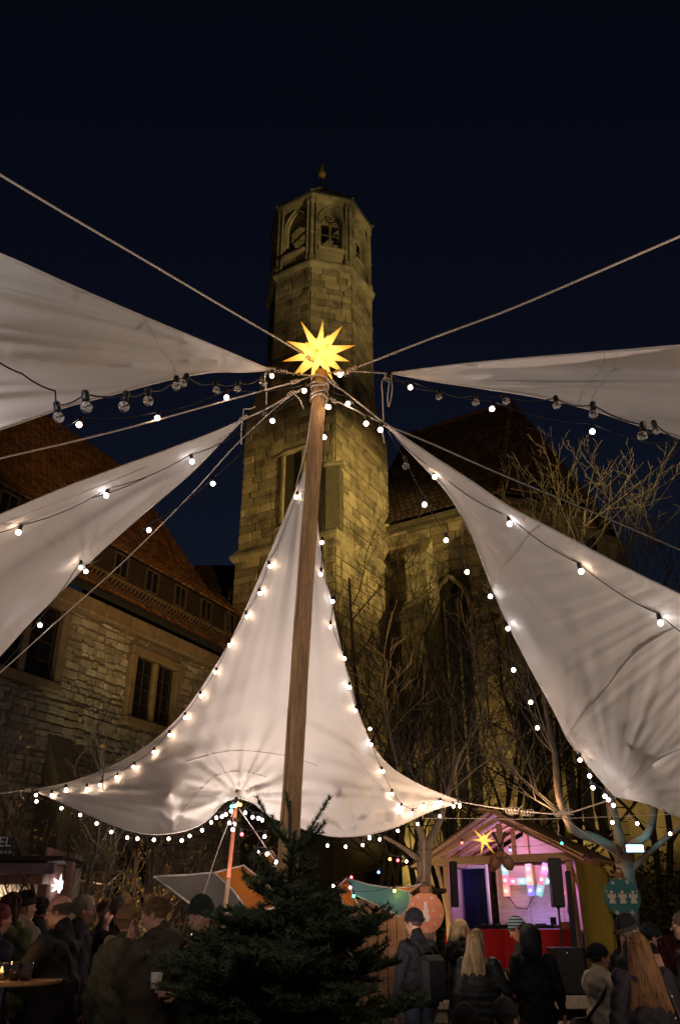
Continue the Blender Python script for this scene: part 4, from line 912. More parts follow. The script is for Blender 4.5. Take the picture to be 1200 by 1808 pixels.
lights('string of bulbs down the right edge of the middle sail to its corner', it2, drop=.05, tilt=20)
ll = [(65, 1415), (109, 1427), (142, 1439), (171, 1454), (197, 1469), (225, 1479), (243, 1481), (272, 1483), (298, 1481), (321, 1484), (335, 1476), (357, 1466), (373, 1452), (382, 1444), (392, 1442), (399, 1438), (408, 1432), (416, 1423)]
lights('string of white bulbs swinging under the middle sail to the support mast', seq(ll, 10.2, 9.4, 'wccwc'))
lights('cluster of bulbs with a green and an orange one at the support mast head', seq([(418, 1417), (409, 1424, 'g'), (424, 1421, 'a'), (433, 1435, 'c'), (446, 1443, 'c'), (456, 1445, 'c'), (463, 1448, 'c'), (486, 1462)], 9.45, 9.3, 'cw'))
lights('short string hanging at the support mast with one red bulb', seq([(405, 1453), (414, 1455), (411, 1465), (427, 1473, 'r'), (467, 1477, 'c'), (455, 1505, 'c'), (471, 1508), (487, 1522)], 9.2, 9.0, 'cc'), r=.003)
lights('string of bulbs from behind the fir to the right sail corner', seq([(578, 1493), (610, 1495), (640, 1492), (652, 1478), (670, 1482), (702, 1467), (737, 1455), (776, 1441), (811, 1424)], 10.6, 10.9, 'ccwc'))
lights('coloured string with orange, red, white and blue bulbs by the pale tree', seq([(652, 1480, 'c'), (688, 1517, 'a'), (702, 1519, 'r'), (717, 1521, 'c'), (668, 1540, 'b'), (620, 1549, 'r')], 11.2, 12.2), end=[(560, 1580, 12.4)])
lights('coloured string with pink, green and yellow bulbs above the teal canopy', seq([(588, 1564, 'c'), (618, 1567, 'p'), (624, 1582, 'g'), (696, 1573, 'y')], 12.0, 11.6), end=[(745, 1545, 11.3)])
rs_ = [(716, 823, 'o'), (749, 891, 'c'), (787, 954, 'w'), (824, 1010, 'w'), (865, 1053, 'c'), (896, 1110, 'c'), (906, 1183, 'c'), (936, 1240, 'w'), (948, 1285, 'w')]
lights('string of bulbs hanging free beside the lower right sail', seq(rs_, 4.9, 7.3), start=[(684, 760, 4.85)], end=[(975, 1310, 7.4), (990, 1312, 7.4), (1003, 1303, 7.3)], sc=1.0)
lights('string of bulbs from the seam of the right sail to its low corner', seq([(1023, 1342), (1040, 1370), (1046, 1391, 'c'), (1067, 1406, 'c'), (1073, 1412), (1082, 1422, 'c')], 7.5, 7.8), start=[(1004, 1306, 7.3)])
lights('string of bulbs lying on the face of the lower right sail', [(767, 842, S2.at(767, 842, .12), 'bulb'), (899, 925, S2.at(899, 925, .12), 'bulb_cool'), (1025, 1009, S2.at(1025, 1009, .12), 'bulb'), (1165, 1100, S2.at(1165, 1100, .12), 'bulb_cool')], start=[(690, 762, 4.75)], end=[(1260, 1150, 4.6)])
lights('string of lit bulbs below the tip of the upper right sail', seq([(600, 662, 'w'), (724, 684, 'w'), (868, 722, 'c'), (1045, 762, 'c')], 4.95, 4.5), end=[(1200, 790, 4.3), (1300, 810, 4.2)])
lights('string of large clear unlit bulbs hanging under the upper right sail', [(683, 670, 4.85, 'bulb_off'), (774, 701, 4.3, 'bulb_off'), (839, 711, 3.9, 'bulb_off'), (893, 709, 3.75, 'bulb_off'), (982, 716, 3.45, 'bulb_off'), (1047, 732, 3.1, 'bulb_off'), (1133, 770, 2.9, 'bulb_off'), (1158, 760, 3.6, 'bulb_off')], end=[(1250, 800, 3.2)], tilt=14, sc=.88)
lights('pair of bulbs on the short ropes right of the mast', [(614, 713, 4.85, 'bulb'), (646, 748, 4.82, 'bulb'), (671, 759, 4.8, 'bulb')], start=[(584, 690, 4.93)], end=[(682, 752, 4.78)])
lights('bulb glowing right beside the mast just under the star', [(580, 719, 4.88, 'bulb')], start=[(575, 690, 4.92)])
lights('string of bulbs at the right edge above the blue floodlight', seq([(1080, 1452, 'w'), (1124, 1454, 'w'), (1182, 1472, 'w'), (1240, 1490, 'c')], 9.2, 10), start=[(1085, 1412, 8.1)])

# ------------------------------------------------------------------ bare trees
class Tree:
    def __init__(s, name, label, base, mats, group='bare trees behind the sails', cat='tree'):
        s.root = thing(name, label, cat, tuple(base), group); s.base = Vector(base); s.levels = {}; s.m = mats; s.tips = []
    def grow(s, p, d, L, r, lev, maxlev, rnd, kids=(5, 5, 4, 3), spread=(.55, .7, .8, .9), up=.25, N=6, shrink=.55, t0=.25, wob=.13):
        pts = [Vector(p)]; dd = Vector(d).normalized(); rs = [r]
        for i in range(N - 1):
            dd = (dd + Vector((rnd.gauss(0, wob), rnd.gauss(0, wob), rnd.gauss(0, wob * .6) + up * (.25 if lev else .05)))).normalized()
            pts.append(pts[-1] + dd * L / (N - 1)); rs.append(r * (1 - .72 * (i + 1) / (N - 1)))
        s.levels.setdefault(lev, []).append(([tuple(q) for q in pts], rs))
        if lev >= maxlev: s.tips.append(pts[-1]); return
        k = kids[min(lev, len(kids) - 1)]
        for i in range(k):
            t = t0 + (1 - t0) * (i + rnd.random()) / k; t = min(t, .99); j = min(int(t * (N - 1)), N - 2); q = pts[j].lerp(pts[j + 1], t * (N - 1) - j)
            ax = (pts[j + 1] - pts[j]).normalized(); perp = ax.orthogonal().normalized(); perp.rotate(Quaternion(ax, rnd.uniform(0, 2 * PI)))
            sp = spread[min(lev, len(spread) - 1)] * rnd.uniform(.6, 1.2); nd = ax * math.cos(sp) + perp * math.sin(sp); nd.z += up * .5
            rr = r * (1 - .72 * t)
            s.grow(q, nd, L * shrink * rnd.uniform(.7, 1.25) * (1.15 - .4 * t), max(rr * .6, .006), lev + 1, maxlev, rnd, kids, spread, up, N, shrink, .15, wob * 1.1)
    def finish(s, thick=1, minr=.0):
        off = np.array(s.base)
        for lo, hi, nm, m, sd in ((0, thick, 'trunk', s.m[0], 9), (thick, 99, 'crown', s.m[1], 4)):
            Vs = []; Fs = []; n = 0
            for lev, br_ in s.levels.items():
                if lo <= lev < hi:
                    sides = sd if lev < 2 else (4 if lev < 3 else 3)
                    Pn = np.array([b[0] for b in br_]); Rn = np.maximum(np.array([b[1] for b in br_]), minr); V, F = tubes_np(Pn, Rn, sides); Vs.append(V); Fs.append(F + n); n += len(V)
            if Vs: link(nm, mesh_np(nm, np.concatenate(Vs) - off, np.concatenate(Fs), True), m, s.root)
        return s
def ground_at(px, D):   # ground point in the column of a pixel near the horizon
    p = P(px, 1640, D); return (p[0], D, 0)
BK = (M['bark'], M['twig'])
tr = []
for k, (px, D, lean, H, lab) in enumerate([
        (668, 20.5, (-.10, 0), 8.0, 'bare many-branched tree against the tower base, leftmost of the churchyard trees'),
        (742, 21.5, (.03, 0), 9.8, 'tallest bare tree in front of the choir wall, between the middle and right sails'),
        (800, 20.5, (.10, 0), 8.0, 'bare tree with two stems before the dark choir buttress'),
        (872, 20.8, (-.06, 0), 7.2, 'slim bare tree with pale curving stems left of the stage roof'),
        (1010, 22.0, (.02, 0), 11.8, 'bare tree rising behind the lower right sail beside the choir roof'),
        (1150, 19.5, (.02, 0), 11.5, 'bare dense tree at the right edge behind the lower right sail')]):
    b = ground_at(px, D); t = Tree('bare_tree', lab, b, BK); rnd = random.Random(40 + k)
    n = 3
    for q in range(n):
        a = 2 * PI * q / n + k; dirv = Vector((lean[0] + .17 * math.cos(a), .15 * math.sin(a), 1))
        t.grow(Vector(b) + Vector((.12 * math.cos(a), .12 * math.sin(a), 0)), dirv, H * rnd.uniform(.85, 1.05), .095 * rnd.uniform(.8, 1.1), 0, 4, rnd, kids=(9, 6, 3, 2), spread=(.85, .9, .95, 1.0), up=.22, shrink=.50, t0=.25, N=7)
    t.finish(1, .0048); tr.append(t)
# two nearer trees with pale smooth trunks lit from the market
def limb(root, pts, r0, r1, m=M['bark_pale'], name='branch'):
    q = catmull(pts, 9); W = [P(*a) for a in q]; n = len(W); mb = MB()
    rs = [(r0 + (r1 - r0) * (i / (n - 1)) ** .8) * (1 + .06 * math.sin(i * .9) + .03 * math.sin(i * 2.3)) for i in range(n)]
    mb.tube(W, rs, 12); return mb.build(name, m, root, True)
PTm = M['bark_pale']
tb = ground_at(748, 12.0); t = Tree('pale_tree', 'pale-barked tree forking above the orange bauble board, lit warmly', tb, (PTm, M['twig']), group='pale trees beside the stage')
limb(t.root, [(742, 2060, 12), (744, 1800, 12), (752, 1640, 12), (748, 1560, 12), (749, 1500, 12)], .115, .10, name='trunk')
limb(t.root, [(749, 1512, 12), (760, 1480, 12.1), (772, 1458, 12.2), (790, 1400, 12.4), (812, 1330, 12.7), (850, 1270, 13)], .065, .018); limb(t.root, [(748, 1500, 12), (742, 1470, 11.9), (728, 1440, 11.9), (712, 1400, 11.9), (700, 1350, 12)], .06, .02)
limb(t.root, [(746, 1522, 12), (722, 1505, 11.8), (700, 1490, 11.6), (678, 1478, 11.4)], .04, .022); limb(t.root, [(745, 1580, 12), (736, 1560, 11.8), (742, 1540, 11.7), (739, 1525, 11.7)], .035, .02)
rnd = random.Random(5)
for p_, dv in (((850, 1270, 13), (.3, .1, 1)), ((700, 1350, 12), (-.2, .1, 1)), ((790, 1400, 12.4), (.5, 0, .8)), ((772, 1458, 12.2), (-.1, .3, 1))):
    for q in range(3): t.grow(Vector(P(*p_)), Vector(dv) + Vector((rnd.gauss(0, .3), rnd.gauss(0, .3), 0)), 1.5, .018, 1, 3, rnd, kids=(5, 5, 4), up=.2)
t.finish(1, .004)
tb = ground_at(1105, 13.0); t = Tree('pale_tree', 'forked tree lit cyan by the small floodlight, teal bauble board hanging on it', tb, (PTm, M['twig']), group='pale trees beside the stage')
limb(t.root, [(1120, 2060, 13), (1118, 1800, 13), (1112, 1640, 13), (1106, 1560, 13), (1100, 1500, 13)], .17, .14, name='trunk')
limb(t.root, [(1100, 1530, 13), (1085, 1500, 12.9), (1050, 1480, 12.8), (1015, 1468, 12.7), (1000, 1445, 12.7), (985, 1400, 12.8), (978, 1330, 13), (962, 1250, 13.2), (955, 1160, 13.5)], .085, .025)
limb(t.root, [(1100, 1505, 13), (1090, 1470, 13), (1083, 1440, 13), (1075, 1400, 13.1), (1070, 1330, 13.2), (1080, 1240, 13.4)], .09, .03); limb(t.root, [(1104, 1510, 13), (1118, 1490, 12.8), (1140, 1475, 12.6), (1152, 1440, 12.6), (1150, 1380, 12.6)], .08, .03)
limb(t.root, [(1104, 1545, 13), (1140, 1510, 12.8), (1175, 1480, 12.6), (1230, 1440, 12.4)], .06, .02)
for p_, dv in (((955, 1160, 13.5), (0, 0, 1)), ((978, 1330, 13), (-.5, 0, .8)), ((1000, 1445, 12.7), (-.8, 0, .6)), ((1150, 1380, 12.6), (.3, 0, 1)), ((1080, 1240, 13.4), (.1, 0, 1)), ((1230, 1440, 12.4), (.5, 0, .6))):
    for q in range(3): t.grow(Vector(P(*p_)), Vector(dv) + Vector((rnd.gauss(0, .3), rnd.gauss(0, .3), 0)), 1.6, .02, 1, 3, rnd, kids=(5, 5, 4), up=.15)
t.finish(1, .004)
# saplings in front of the house with a few yellow leaves
def leaves(t, n, m, size, rnd, name='leaves', ctr=None):
    V = []; F = []; k = 0
    for i in range(n):
        p = rnd.choice(t.tips) + Vector((rnd.gauss(0, .05), rnd.gauss(0, .05), rnd.gauss(0, .05)))
        q = Quaternion((rnd.gauss(0, 1), rnd.gauss(0, 1), rnd.gauss(0, 1), rnd.gauss(0, 1))).normalized(); s_ = size * rnd.uniform(.6, 1.3)
        for v in ((-.5, 0, 0), (0, .9, .15), (.5, 0, 0), (0, -.9, -.1)): w_ = Vector(v) * s_; w_.rotate(q); V.append(tuple(p + w_ - t.base))
        F.append((k, k + 1, k + 2, k + 3)); k += 4
    return tag(link(name, mesh_np(name, np.array(V), np.array(F)), m, t.root), None, None, kind='stuff')
for k, (px, D, H, n, lab) in enumerate([(182, 11.5, 5.0, 240, 'thin sapling with sparse yellow leaves before the house window'), (150, 10.5, 3.6, 90, 'low many-stemmed bare shrub beside the kiosk'), (250, 12.0, 3.0, 160, 'bare shrub with yellow leaves under the left end of the middle sail'), (310, 12.5, 2.6, 200, 'shrub with a tuft of bright yellow leaves near the grey canopy'), (40, 11.5, 4.2, 60, 'bare shrub rising behind the kiosk roof'), (345, 13.0, 2.6, 130, 'small leafy shrub beside the support mast')]):
    b = ground_at(px, D); t = Tree('shrub' if k else 'sapling', lab, b, BK, 'shrubs in front of the stone house', 'shrub' if k else 'tree'); rnd = random.Random(90 + k)
    ns = 2 if k == 0 else 4
    for q in range(ns):
        a = 2 * PI * q / ns + k; t.grow(Vector(b) + Vector((.1 * math.cos(a), .1 * math.sin(a), 0)), Vector((.32 * math.cos(a), .25 * math.sin(a), 1)), H * rnd.uniform(.7, 1.0), .022 if k else .035, 0, 3, rnd, kids=(6, 5, 3), spread=(.5, .6, .7), up=.22, shrink=.42, t0=.2)
    t.finish(1, .004); leaves(t, n, M['leaf_yellow'], .034, rnd)
# dark hedge at the far right
def hedge(name, label, cx, cy, sx, sy, h, n, seed):
    rnd = np.random.default_rng(seed); root = thing(name, label, 'hedge', (cx, cy, 0))
    pos = np.stack([rnd.uniform(-sx, sx, n), rnd.uniform(-sy, sy, n), rnd.uniform(0, h, n) ** 1.0], 1); pos[:, 2] *= 1 - .25 * np.sin(pos[:, 0] * 2.3) ** 2
    A = rnd.normal(size=(n, 3)); A /= np.linalg.norm(A, axis=1, keepdims=True); B = np.cross(A, rnd.normal(size=(n, 3))); B /= np.linalg.norm(B, axis=1, keepdims=True); s_ = rnd.uniform(.03, .065, (n, 1))
    V = np.stack([pos - A * s_, pos + B * s_ * .6, pos + A * s_, pos - B * s_ * .6], 1).reshape(-1, 3); F = np.arange(4 * n).reshape(-1, 4)
    tag(link('foliage', mesh_np('foliage', V, F), M['ivy'], root), None, None, kind='stuff')
    mb = MB()
    for k in range(26): x, y = rnd.uniform(-sx, sx), rnd.uniform(-sy, sy); mb.tube([(cx + x, cy + y, 0), (cx + x * 1.02, cy + y, h * .5), (cx + x * 1.05, cy + y + .1, h * .9)], [.03, .02, .008], 5)
    mb.build('stems', M['bark'], root)
hedge('ivy_hedge', 'dark leafy hedge at the right edge behind the teal bauble board', 7.7, 17.4, 3.4, .7, 3.0, 15000, 3)
hedge('ivy_hedge', 'dark leafy thicket between the pale tree and the stage hut', 1.9, 19.5, 1.5, .6, 2.2, 5000, 4)

# ------------------------------------------------------------------ fir in the foreground
def fir():
    base = P(520, 1640, 3.75); B0 = Vector((base[0], 3.75, 0)); top = Vector(P(512, 1415, 3.75))
    root = thing('fir_tree', 'dark fir tree with upswept tip branches standing in front of the wooden mast', 'tree', tuple(B0))
    rnd = random.Random(11); H = top.z
    mb = MB(); mb.tube([B0, B0.lerp(top, .5) + Vector((.01, 0, 0)), top], [.035, .022, .006], 10); mb.build('trunk', M['bark'], root, True)
    axes = []   # (p0,p1,r)
    wood = []
    def twig(p, d, L, lev):
        n = 4; pts = [p]; dd = d.normalized()
        for i in range(n): dd = (dd + Vector((rnd.gauss(0, .05), rnd.gauss(0, .05), .035))).normalized(); pts.append(pts[-1] + dd * L / n)
        for a, b in zip(pts[:-1], pts[1:]): axes.append((a, b, lev))
        wood.append([tuple(q) for q in pts])
        if L < .075 or lev > 3: return
        ax = (pts[-1] - pts[0]).normalized(); side = ax.cross(Vector((0, 0, 1)))
        if side.length < .1: side = ax.orthogonal()
        side.normalize(); k = max(1, int(L / .062))
        for i in range(k):
            t = .14 + .82 * (i + .5) / k; j = min(int(t * n), n - 1); q = pts[j].lerp(pts[j + 1], t * n - j)
            for s_ in (-1, 1):
                if rnd.random() < .1: continue
                nd = ax * .75 + side * s_ * .8 + Vector((0, 0, rnd.gauss(0.02, .16))); twig(q, nd, L * (.52 - .30 * t) * rnd.uniform(.8, 1.15) + .02, lev + 1)
    # leader and upswept tip branches as in the photograph
    for tx, ty, D_ in ((453, 1407, 3.62), (582, 1406, 3.66), (574, 1450, 3.5), (560, 1455, 3.9), (506, 1400, 3.75), (480, 1440, 4.0), (520, 1470, 3.4), (450, 1500, 3.6)):
        a = top.lerp(B0, {1407: .085, 1406: .10, 1450: .11, 1455: .10, 1400: .02, 1440: .09, 1470: .15, 1500: .2}[ty]); b = Vector(P(tx, ty, D_)); n = 6
        pts = [a.lerp(b, i / n) + Vector((0, 0, -.025 * math.sin(i / n * PI))) for i in range(n + 1)]
        for p_, q_ in zip(pts[:-1], pts[1:]): axes.extend([(p_, q_, 0)] * 3)
        wood.append([tuple(pts[k]) for k in (0, 2, 3, 4, 6)])
        if ty in (1450, 1455, 1470, 1500, 1440):
            for k in (2, 3, 4):
                for s_ in (-1, 1): twig(pts[k], (b - a).normalized() + Vector((s_ * .6, 0, .1)), .06, 3)
    axes.append((top.lerp(B0, .12), top, 0))
    nw = 15
    for k in range(nw):
        f = .17 + .80 * (k / (nw - 1)) ** 1.05; z = H * (1 - f); p0 = B0.lerp(top, 1 - f)
        L = min(max(1.45 * (f - .05), .07), .50); m_ = 9 if k > 1 else 6
        for q in range(m_):
            a = 2 * PI * (q + .5 * (k % 2)) / m_ + rnd.uniform(-.25, .25); el = .42 - .50 * f + rnd.uniform(-.1, .1)
            d = Vector((math.cos(a) * math.cos(el), math.sin(a) * math.cos(el), math.sin(el))); twig(p0 + Vector((0, 0, rnd.uniform(-.04, .04))), d, L * rnd.uniform(.72, 1.12), 1)
    off = np.array(B0); Wn = np.array(wood); Rn = np.repeat(np.array([[.006, .005, .004, .003, .002]]), len(Wn), 0)
    V, F = tubes_np(Wn, Rn, 4); link('branches', mesh_np('branches', V - off, F), M['bark'], root)
    A = np.array([tuple(a[0]) for a in axes]); Bx = np.array([tuple(a[1]) for a in axes]); ln = np.linalg.norm(Bx - A, axis=1)
    g = np.random.default_rng(5); den = 700; cnt = np.maximum((ln * den).astype(int), 3); idx = np.repeat(np.arange(len(A)), cnt); t = g.random(len(idx))[:, None]
    ax = (Bx - A) / ln[:, None]; ax = ax[idx]; rv = g.normal(size=ax.shape); rv -= (rv * ax).sum(1, keepdims=True) * ax; rv /= np.linalg.norm(rv, axis=1, keepdims=True)
    rv[:, 2] += .35; p = A[idx] + (Bx - A)[idx] * t; L = g.uniform(.017, .027, (len(idx), 1)); dr = ax * .55 + rv; dr /= np.linalg.norm(dr, axis=1, keepdims=True)
    sd = np.cross(dr, g.normal(size=dr.shape)); sd /= np.linalg.norm(sd, axis=1, keepdims=True); wv = .0015
    V = np.stack([p - sd * wv, p + sd * wv, p + dr * L], 1).reshape(-1, 3) - off; F = np.arange(len(V)).reshape(-1, 3)
    print('needles', len(F)); link('needles', mesh_np('needles', V, F), M['needle'], root)['kind'] = 'stuff'
fir()

# ------------------------------------------------------------------ wooden stage deck
SZ = .62
def plank_row(root, x0, x1, y0, y1, z, n, m, name='plank', along='x'):
    for i in range(n):
        a = y0 + (y1 - y0) * i / n; b = y0 + (y1 - y0) * (i + 1) / n - .012
        MB().box(((x0 + x1) / 2, (a + b) / 2, z - .02 + random.uniform(-.002, .002)), (x1 - x0, b - a, .04), bev=.004).build(name, m, root)
SG = thing('stage_deck', 'low wooden plank stage with pale front board carrying the timber hut', 'stage', (4.2, 14, 0))
plank_row(SG, 1.75, 6.3, 13.55, 18.2, SZ, 26, M['planks'])
MB().box((4.02, 13.52, SZ - .075), (4.56, .05, .16), bev=.006).build('front_board', cmat('pale_board', (.50, .42, .32), .7), SG)
for x in (1.9, 2.8, 3.7, 4.6, 5.5, 6.2): MB().box((x, 13.62, (SZ - .16) / 2), (.1, .1, SZ - .16), bev=.008).build('leg', M['planks'], SG)
STP = thing('wooden_step', 'grey plank step in front of the stage deck', 'step', (3.6, 13.0, 0))
plank_row(STP, 2.2, 5.6, 12.75, 13.3, .34, 4, M['planks'])
for x in (2.3, 3.9, 5.5): MB().box((x, 13.02, .15), (.08, .5, .3)).build('support', M['planks'], STP)
LW = thing('low_wall', 'low stone wall with pale coping between the fir and the stage', 'wall', (1.5, 12.6, 0))
for i in range(5): MB().box((.95 + .34 * i, 12.75, .57 + .004 * (i % 2)), (.33, .42, .09), bev=.012).build('coping_stone', cmat('pale_coping', (.36, .31, .23)), LW)
for j in range(3):
    for i in range(5): MB().box((.95 + .34 * i + (.1 if j % 2 else 0), 12.77, .09 + .175 * j), (.325, .34, .165), bev=.02, jit=.006).build('stone', M['concrete'], LW)

# ------------------------------------------------------------------ timber hut on the stage (local frame: x along the front, y to the back)
hc = np.array((3.99, 15.0)); hF = np.array((-.866, .5)); hB = np.array((.5, .866)); HW = 2.5; HDp = 2.2; he = 2.66
org = hc + hF * HW
HM = Matrix(((-hF[0], hB[0], 0, org[0]), (-hF[1], hB[1], 0, org[1]), (0, 0, 1, 0), (0, 0, 0, 1)))
HH = thing('timber_hut', 'open-fronted wooden stage hut with gabled roof lit purple and pink inside', 'hut', (org[0], org[1], SZ))
def hbox(name, c, s, m, par=HH, R=None, bev=.008): mb = MB(HM); mb.box(c, s, R, bev); return mb.build(name, m, par)
def hbar(name, a, b, wd, ht, m=M['pine'], par=HH, up=(0, 1, 0)): mb = MB(HM); mb.bar(a, b, wd, ht, up, .006); return mb.build(name, m, par)
for x, y in ((.14, .06), (HW - .06, .06), (.14, HDp), (HW - .06, HDp)): hbox('post', (x, y, (SZ + he) / 2 - .06), (.10, .10, he - SZ - .14), M['pine'])
hbox('front_beam', (HW / 2, .0, he - .06), (HW + .12, .09, .13), M['pine']); hbox('back_beam', (HW / 2, HDp, he - .06), (HW, .09, .13), M['pine'])
for x in (.14, HW - .06): hbox('side_beam', (x, HDp / 2, he - .07), (.09, HDp - .1, .12), M['pine'])
AZ = he + .62; mx_ = HW / 2
for y in (.0, HDp):
    hbar('rafter', (-.22, y, he - .09), (mx_, y, AZ), .075, .12); hbar('rafter', (HW + .2, y, he - .09), (mx_, y, AZ), .075, .12); hbox('king_post', (mx_, y + .002, he + .28), (.10, .07, .50), M['pine'])
for y in (.75, 1.5): hbar('rafter', (-.2, y, he - .06), (mx_, y, AZ - .02), .05, .09); hbar('rafter', (HW + .2, y, he - .06), (mx_, y, AZ - .02), .05, .09); hbox('king_post', (mx_, y, he + .28), (.08, .06, .46), M['pine'])
hbar('brace', (-.02, .03, he - .14), (.16, .03, SZ + .95), .06, .06); hbar('brace', (HW - .02, .03, he - .14), (HW - .16, .03, SZ + 1.1), .05, .05); hbar('brace', (HW - .06, .1, he - .14), (HW - .06, .9, he - .9), .05, .05)
for s_ in (-1, 1):
    for i in range(9):
        t0, t1 = i / 9, (i + 1) / 9; e = -.34 if s_ < 0 else HW + .32
        xa_ = e + (mx_ - e) * t0; xb_ = e + (mx_ - e) * t1; za = he - .13 + (AZ + .07 - he + .13) * t0; zb = he - .13 + (AZ + .07 - he + .13) * t1
        mb = MB(HM); mb.bar(((xa_ + xb_) / 2, -.38, (za + zb) / 2 + .05), ((xa_ + xb_) / 2, HDp + .35, (za + zb) / 2 + .05), math.hypot(xb_ - xa_, zb - za) * .97, .02, up=(-(zb - za) * 1.0, 0, (xb_ - xa_)), bev=.003)
        mb.build('roof_board', M['pine'], HH)
mb = MB(HM); mb.bar((mx_ - .20, -.55, AZ + .13), (mx_ + .12, -.20, AZ + .07), .16, .035, bev=.006); mb.build('ridge_cap', M['pine'], HH)
hbar('verge_board', (-.36, -.38, he - .16), (mx_, -.38, AZ + .09), .025, .15); hbar('verge_board', (HW + .34, -.38, he - .16), (mx_, -.38, AZ + .09), .025, .15)
WB = 1.5
# back wall of plywood with skirting, curtain at left
for i in range(3): hbox('plywood_panel', (.56 + .64 * i + .32, WB + .02, SZ + .95 + .02), (.635, .02, 1.98), M['ply'])
hbox('curtain_frame', (.57, 1.0, SZ + 1.0), (.05, .05, 1.95), M['white']); hbox('curtain_frame', (.32, 1.0, SZ + 1.93), (.50, .05, .06), M['white']); hbox('shelf_ledge', (1.6, WB - .05, SZ + .62), (1.7, .12, .035), M['white'])
cu = MB(HM); V = []; F = []; n = 60
for i in range(n + 1):
    x = .08 + .47 * i / n; y = .98 + .028 * math.sin(i * .95) + .01 * math.sin(i * 2.2)
    V += [(x, y, SZ + .02), (x, y + .004 * math.sin(i), SZ + 1.0), (x, y, SZ + 1.9)]
for i in range(n): F += [[3 * i, 3 * i + 3, 3 * i + 4, 3 * i + 1], [3 * i + 1, 3 * i + 4, 3 * i + 5, 3 * i + 2]]
cu.add(V, F); cu.build('curtain', M['velvet'], HH, True)
for i in range(4): hbox('side_panel', (HW + .03, .12 + .55 * i + .27, SZ + .93), (.02, .545, 1.95), M['ply_lit_yellow'])
for i in range(4): hbox('side_panel', (.055, .12 + .55 * i + .27, SZ + .93), (.02, .545, 1.95), M['ply'])
mb = MB(HM); V = [(mx_ - .95, WB + .05, he + .02), (mx_ + .95, WB + .05, he + .02), (mx_, WB + .05, AZ - .12)]; mb.prism(V, (0, .02, 0)); mb.build('gable_panel', M['ply'], HH)
# illuminated letters H A
LT = thing('illuminated_letters', 'large letters H and A with coloured bulbs on the hut back wall', 'sign', tuple(HM @ Vector((1.5, WB - .1, SZ + 1.45))))
def letter(name, strokes):
    mb = MB(HM)
    for k, (a, b) in enumerate(strokes): mb.bar((a[0], WB - .09 - .002 * k, a[1]), (b[0], WB - .09 - .002 * k, b[1]), .125, .07, up=(0, 1, 0), bev=.006)
    return mb
def lglow(col, s=.6): return mat('letter_face', (.5, .45, .45), .5, emit=col, es=s)
lx0, lz0, lh = .80, SZ + 1.42, .56
cols = dict(r=(1, .06, .06), o=(1, .30, .04), t=(.03, .75, .6), g=(.1, .9, .3), b=(.08, .12, 1), y=(1, .6, .08), p=(.8, .25, .9), w=(.9, .8, 1))
LG = {k: lglow(v) for k, v in cols.items()}; LB = {k: emis('letter_bulb_' + k, tuple(min(1, c * .7 + .3) for c in v), 6) for k, v in cols.items()}
def stroke(par, a, b, segs):
    n = len(segs)
    for i, k in enumerate(segs):
        p = (a[0] + (b[0] - a[0]) * i / n, a[1] + (b[1] - a[1]) * i / n); q = (a[0] + (b[0] - a[0]) * (i + 1) / n, a[1] + (b[1] - a[1]) * (i + 1) / n)
        mb = MB(HM); mb.bar((p[0], WB - .09, p[1]), (q[0], WB - .09, q[1]), .118, .07, up=(0, 1, 0)); o = mb.build('letter_segment', LG[k], LT)
        mb = MB(HM); mb.ball(((p[0] + q[0]) / 2, WB - .15, (p[1] + q[1]) / 2), .026, 8, 6); mb.build('bulb', LB[k], o)
gx = .48
stroke(LT, (lx0, lz0 + lh), (lx0, lz0), 'tro'); stroke(LT, (lx0 + gx, lz0 + lh), (lx0 + gx, lz0), 'oyb'); stroke(LT, (lx0 + .07, lz0 + lh * .46), (lx0 + gx - .06, lz0 + lh * .46), 'rt')
ax0 = lx0 + gx + .14
stroke(LT, (ax0, lz0), (ax0 + .21, lz0 + lh), 'trp'); stroke(LT, (ax0 + .45, lz0), (ax0 + .24, lz0 + lh), 'obw'); stroke(LT, (ax0 + .13, lz0 + lh * .44), (ax0 + .33, lz0 + lh * .44), 't')
cb = MB(HM); cb.tube([(lx0 + .02, WB - .06, lz0 - .02), (lx0 + .15, WB - .03, lz0 - .2), (lx0 + .35, WB - .03, lz0 - .22), (lx0 + .5, WB - .03, lz0 + .0)], .008, 5); cb.build('cable', M['cable'], LT, True)
def HP(x, y, z): return tuple(HM @ Vector((x, y, z)))
for x, z, c, p in ((.85, 1.5, (1, .60, .38), 2.2), (1.45, .95, (.16, .22, 1), 9), (2.2, 1.5, (.75, .18, 1), 8)): lamp('hut_letter_light', 'POINT', HP(x, WB - .45, SZ + z), (0, 0, 0), p, c, .12)
lamp('hut_roof_light', 'POINT', HP(1.2, .9, he + .12), (0, 0, 0), 20, (.72, .36, 1), .1)
lamp('hut_curtain_light', 'POINT', HP(.25, .5, SZ + 1.6), (0, 0, 0), 4, (.15, .2, 1), .05)
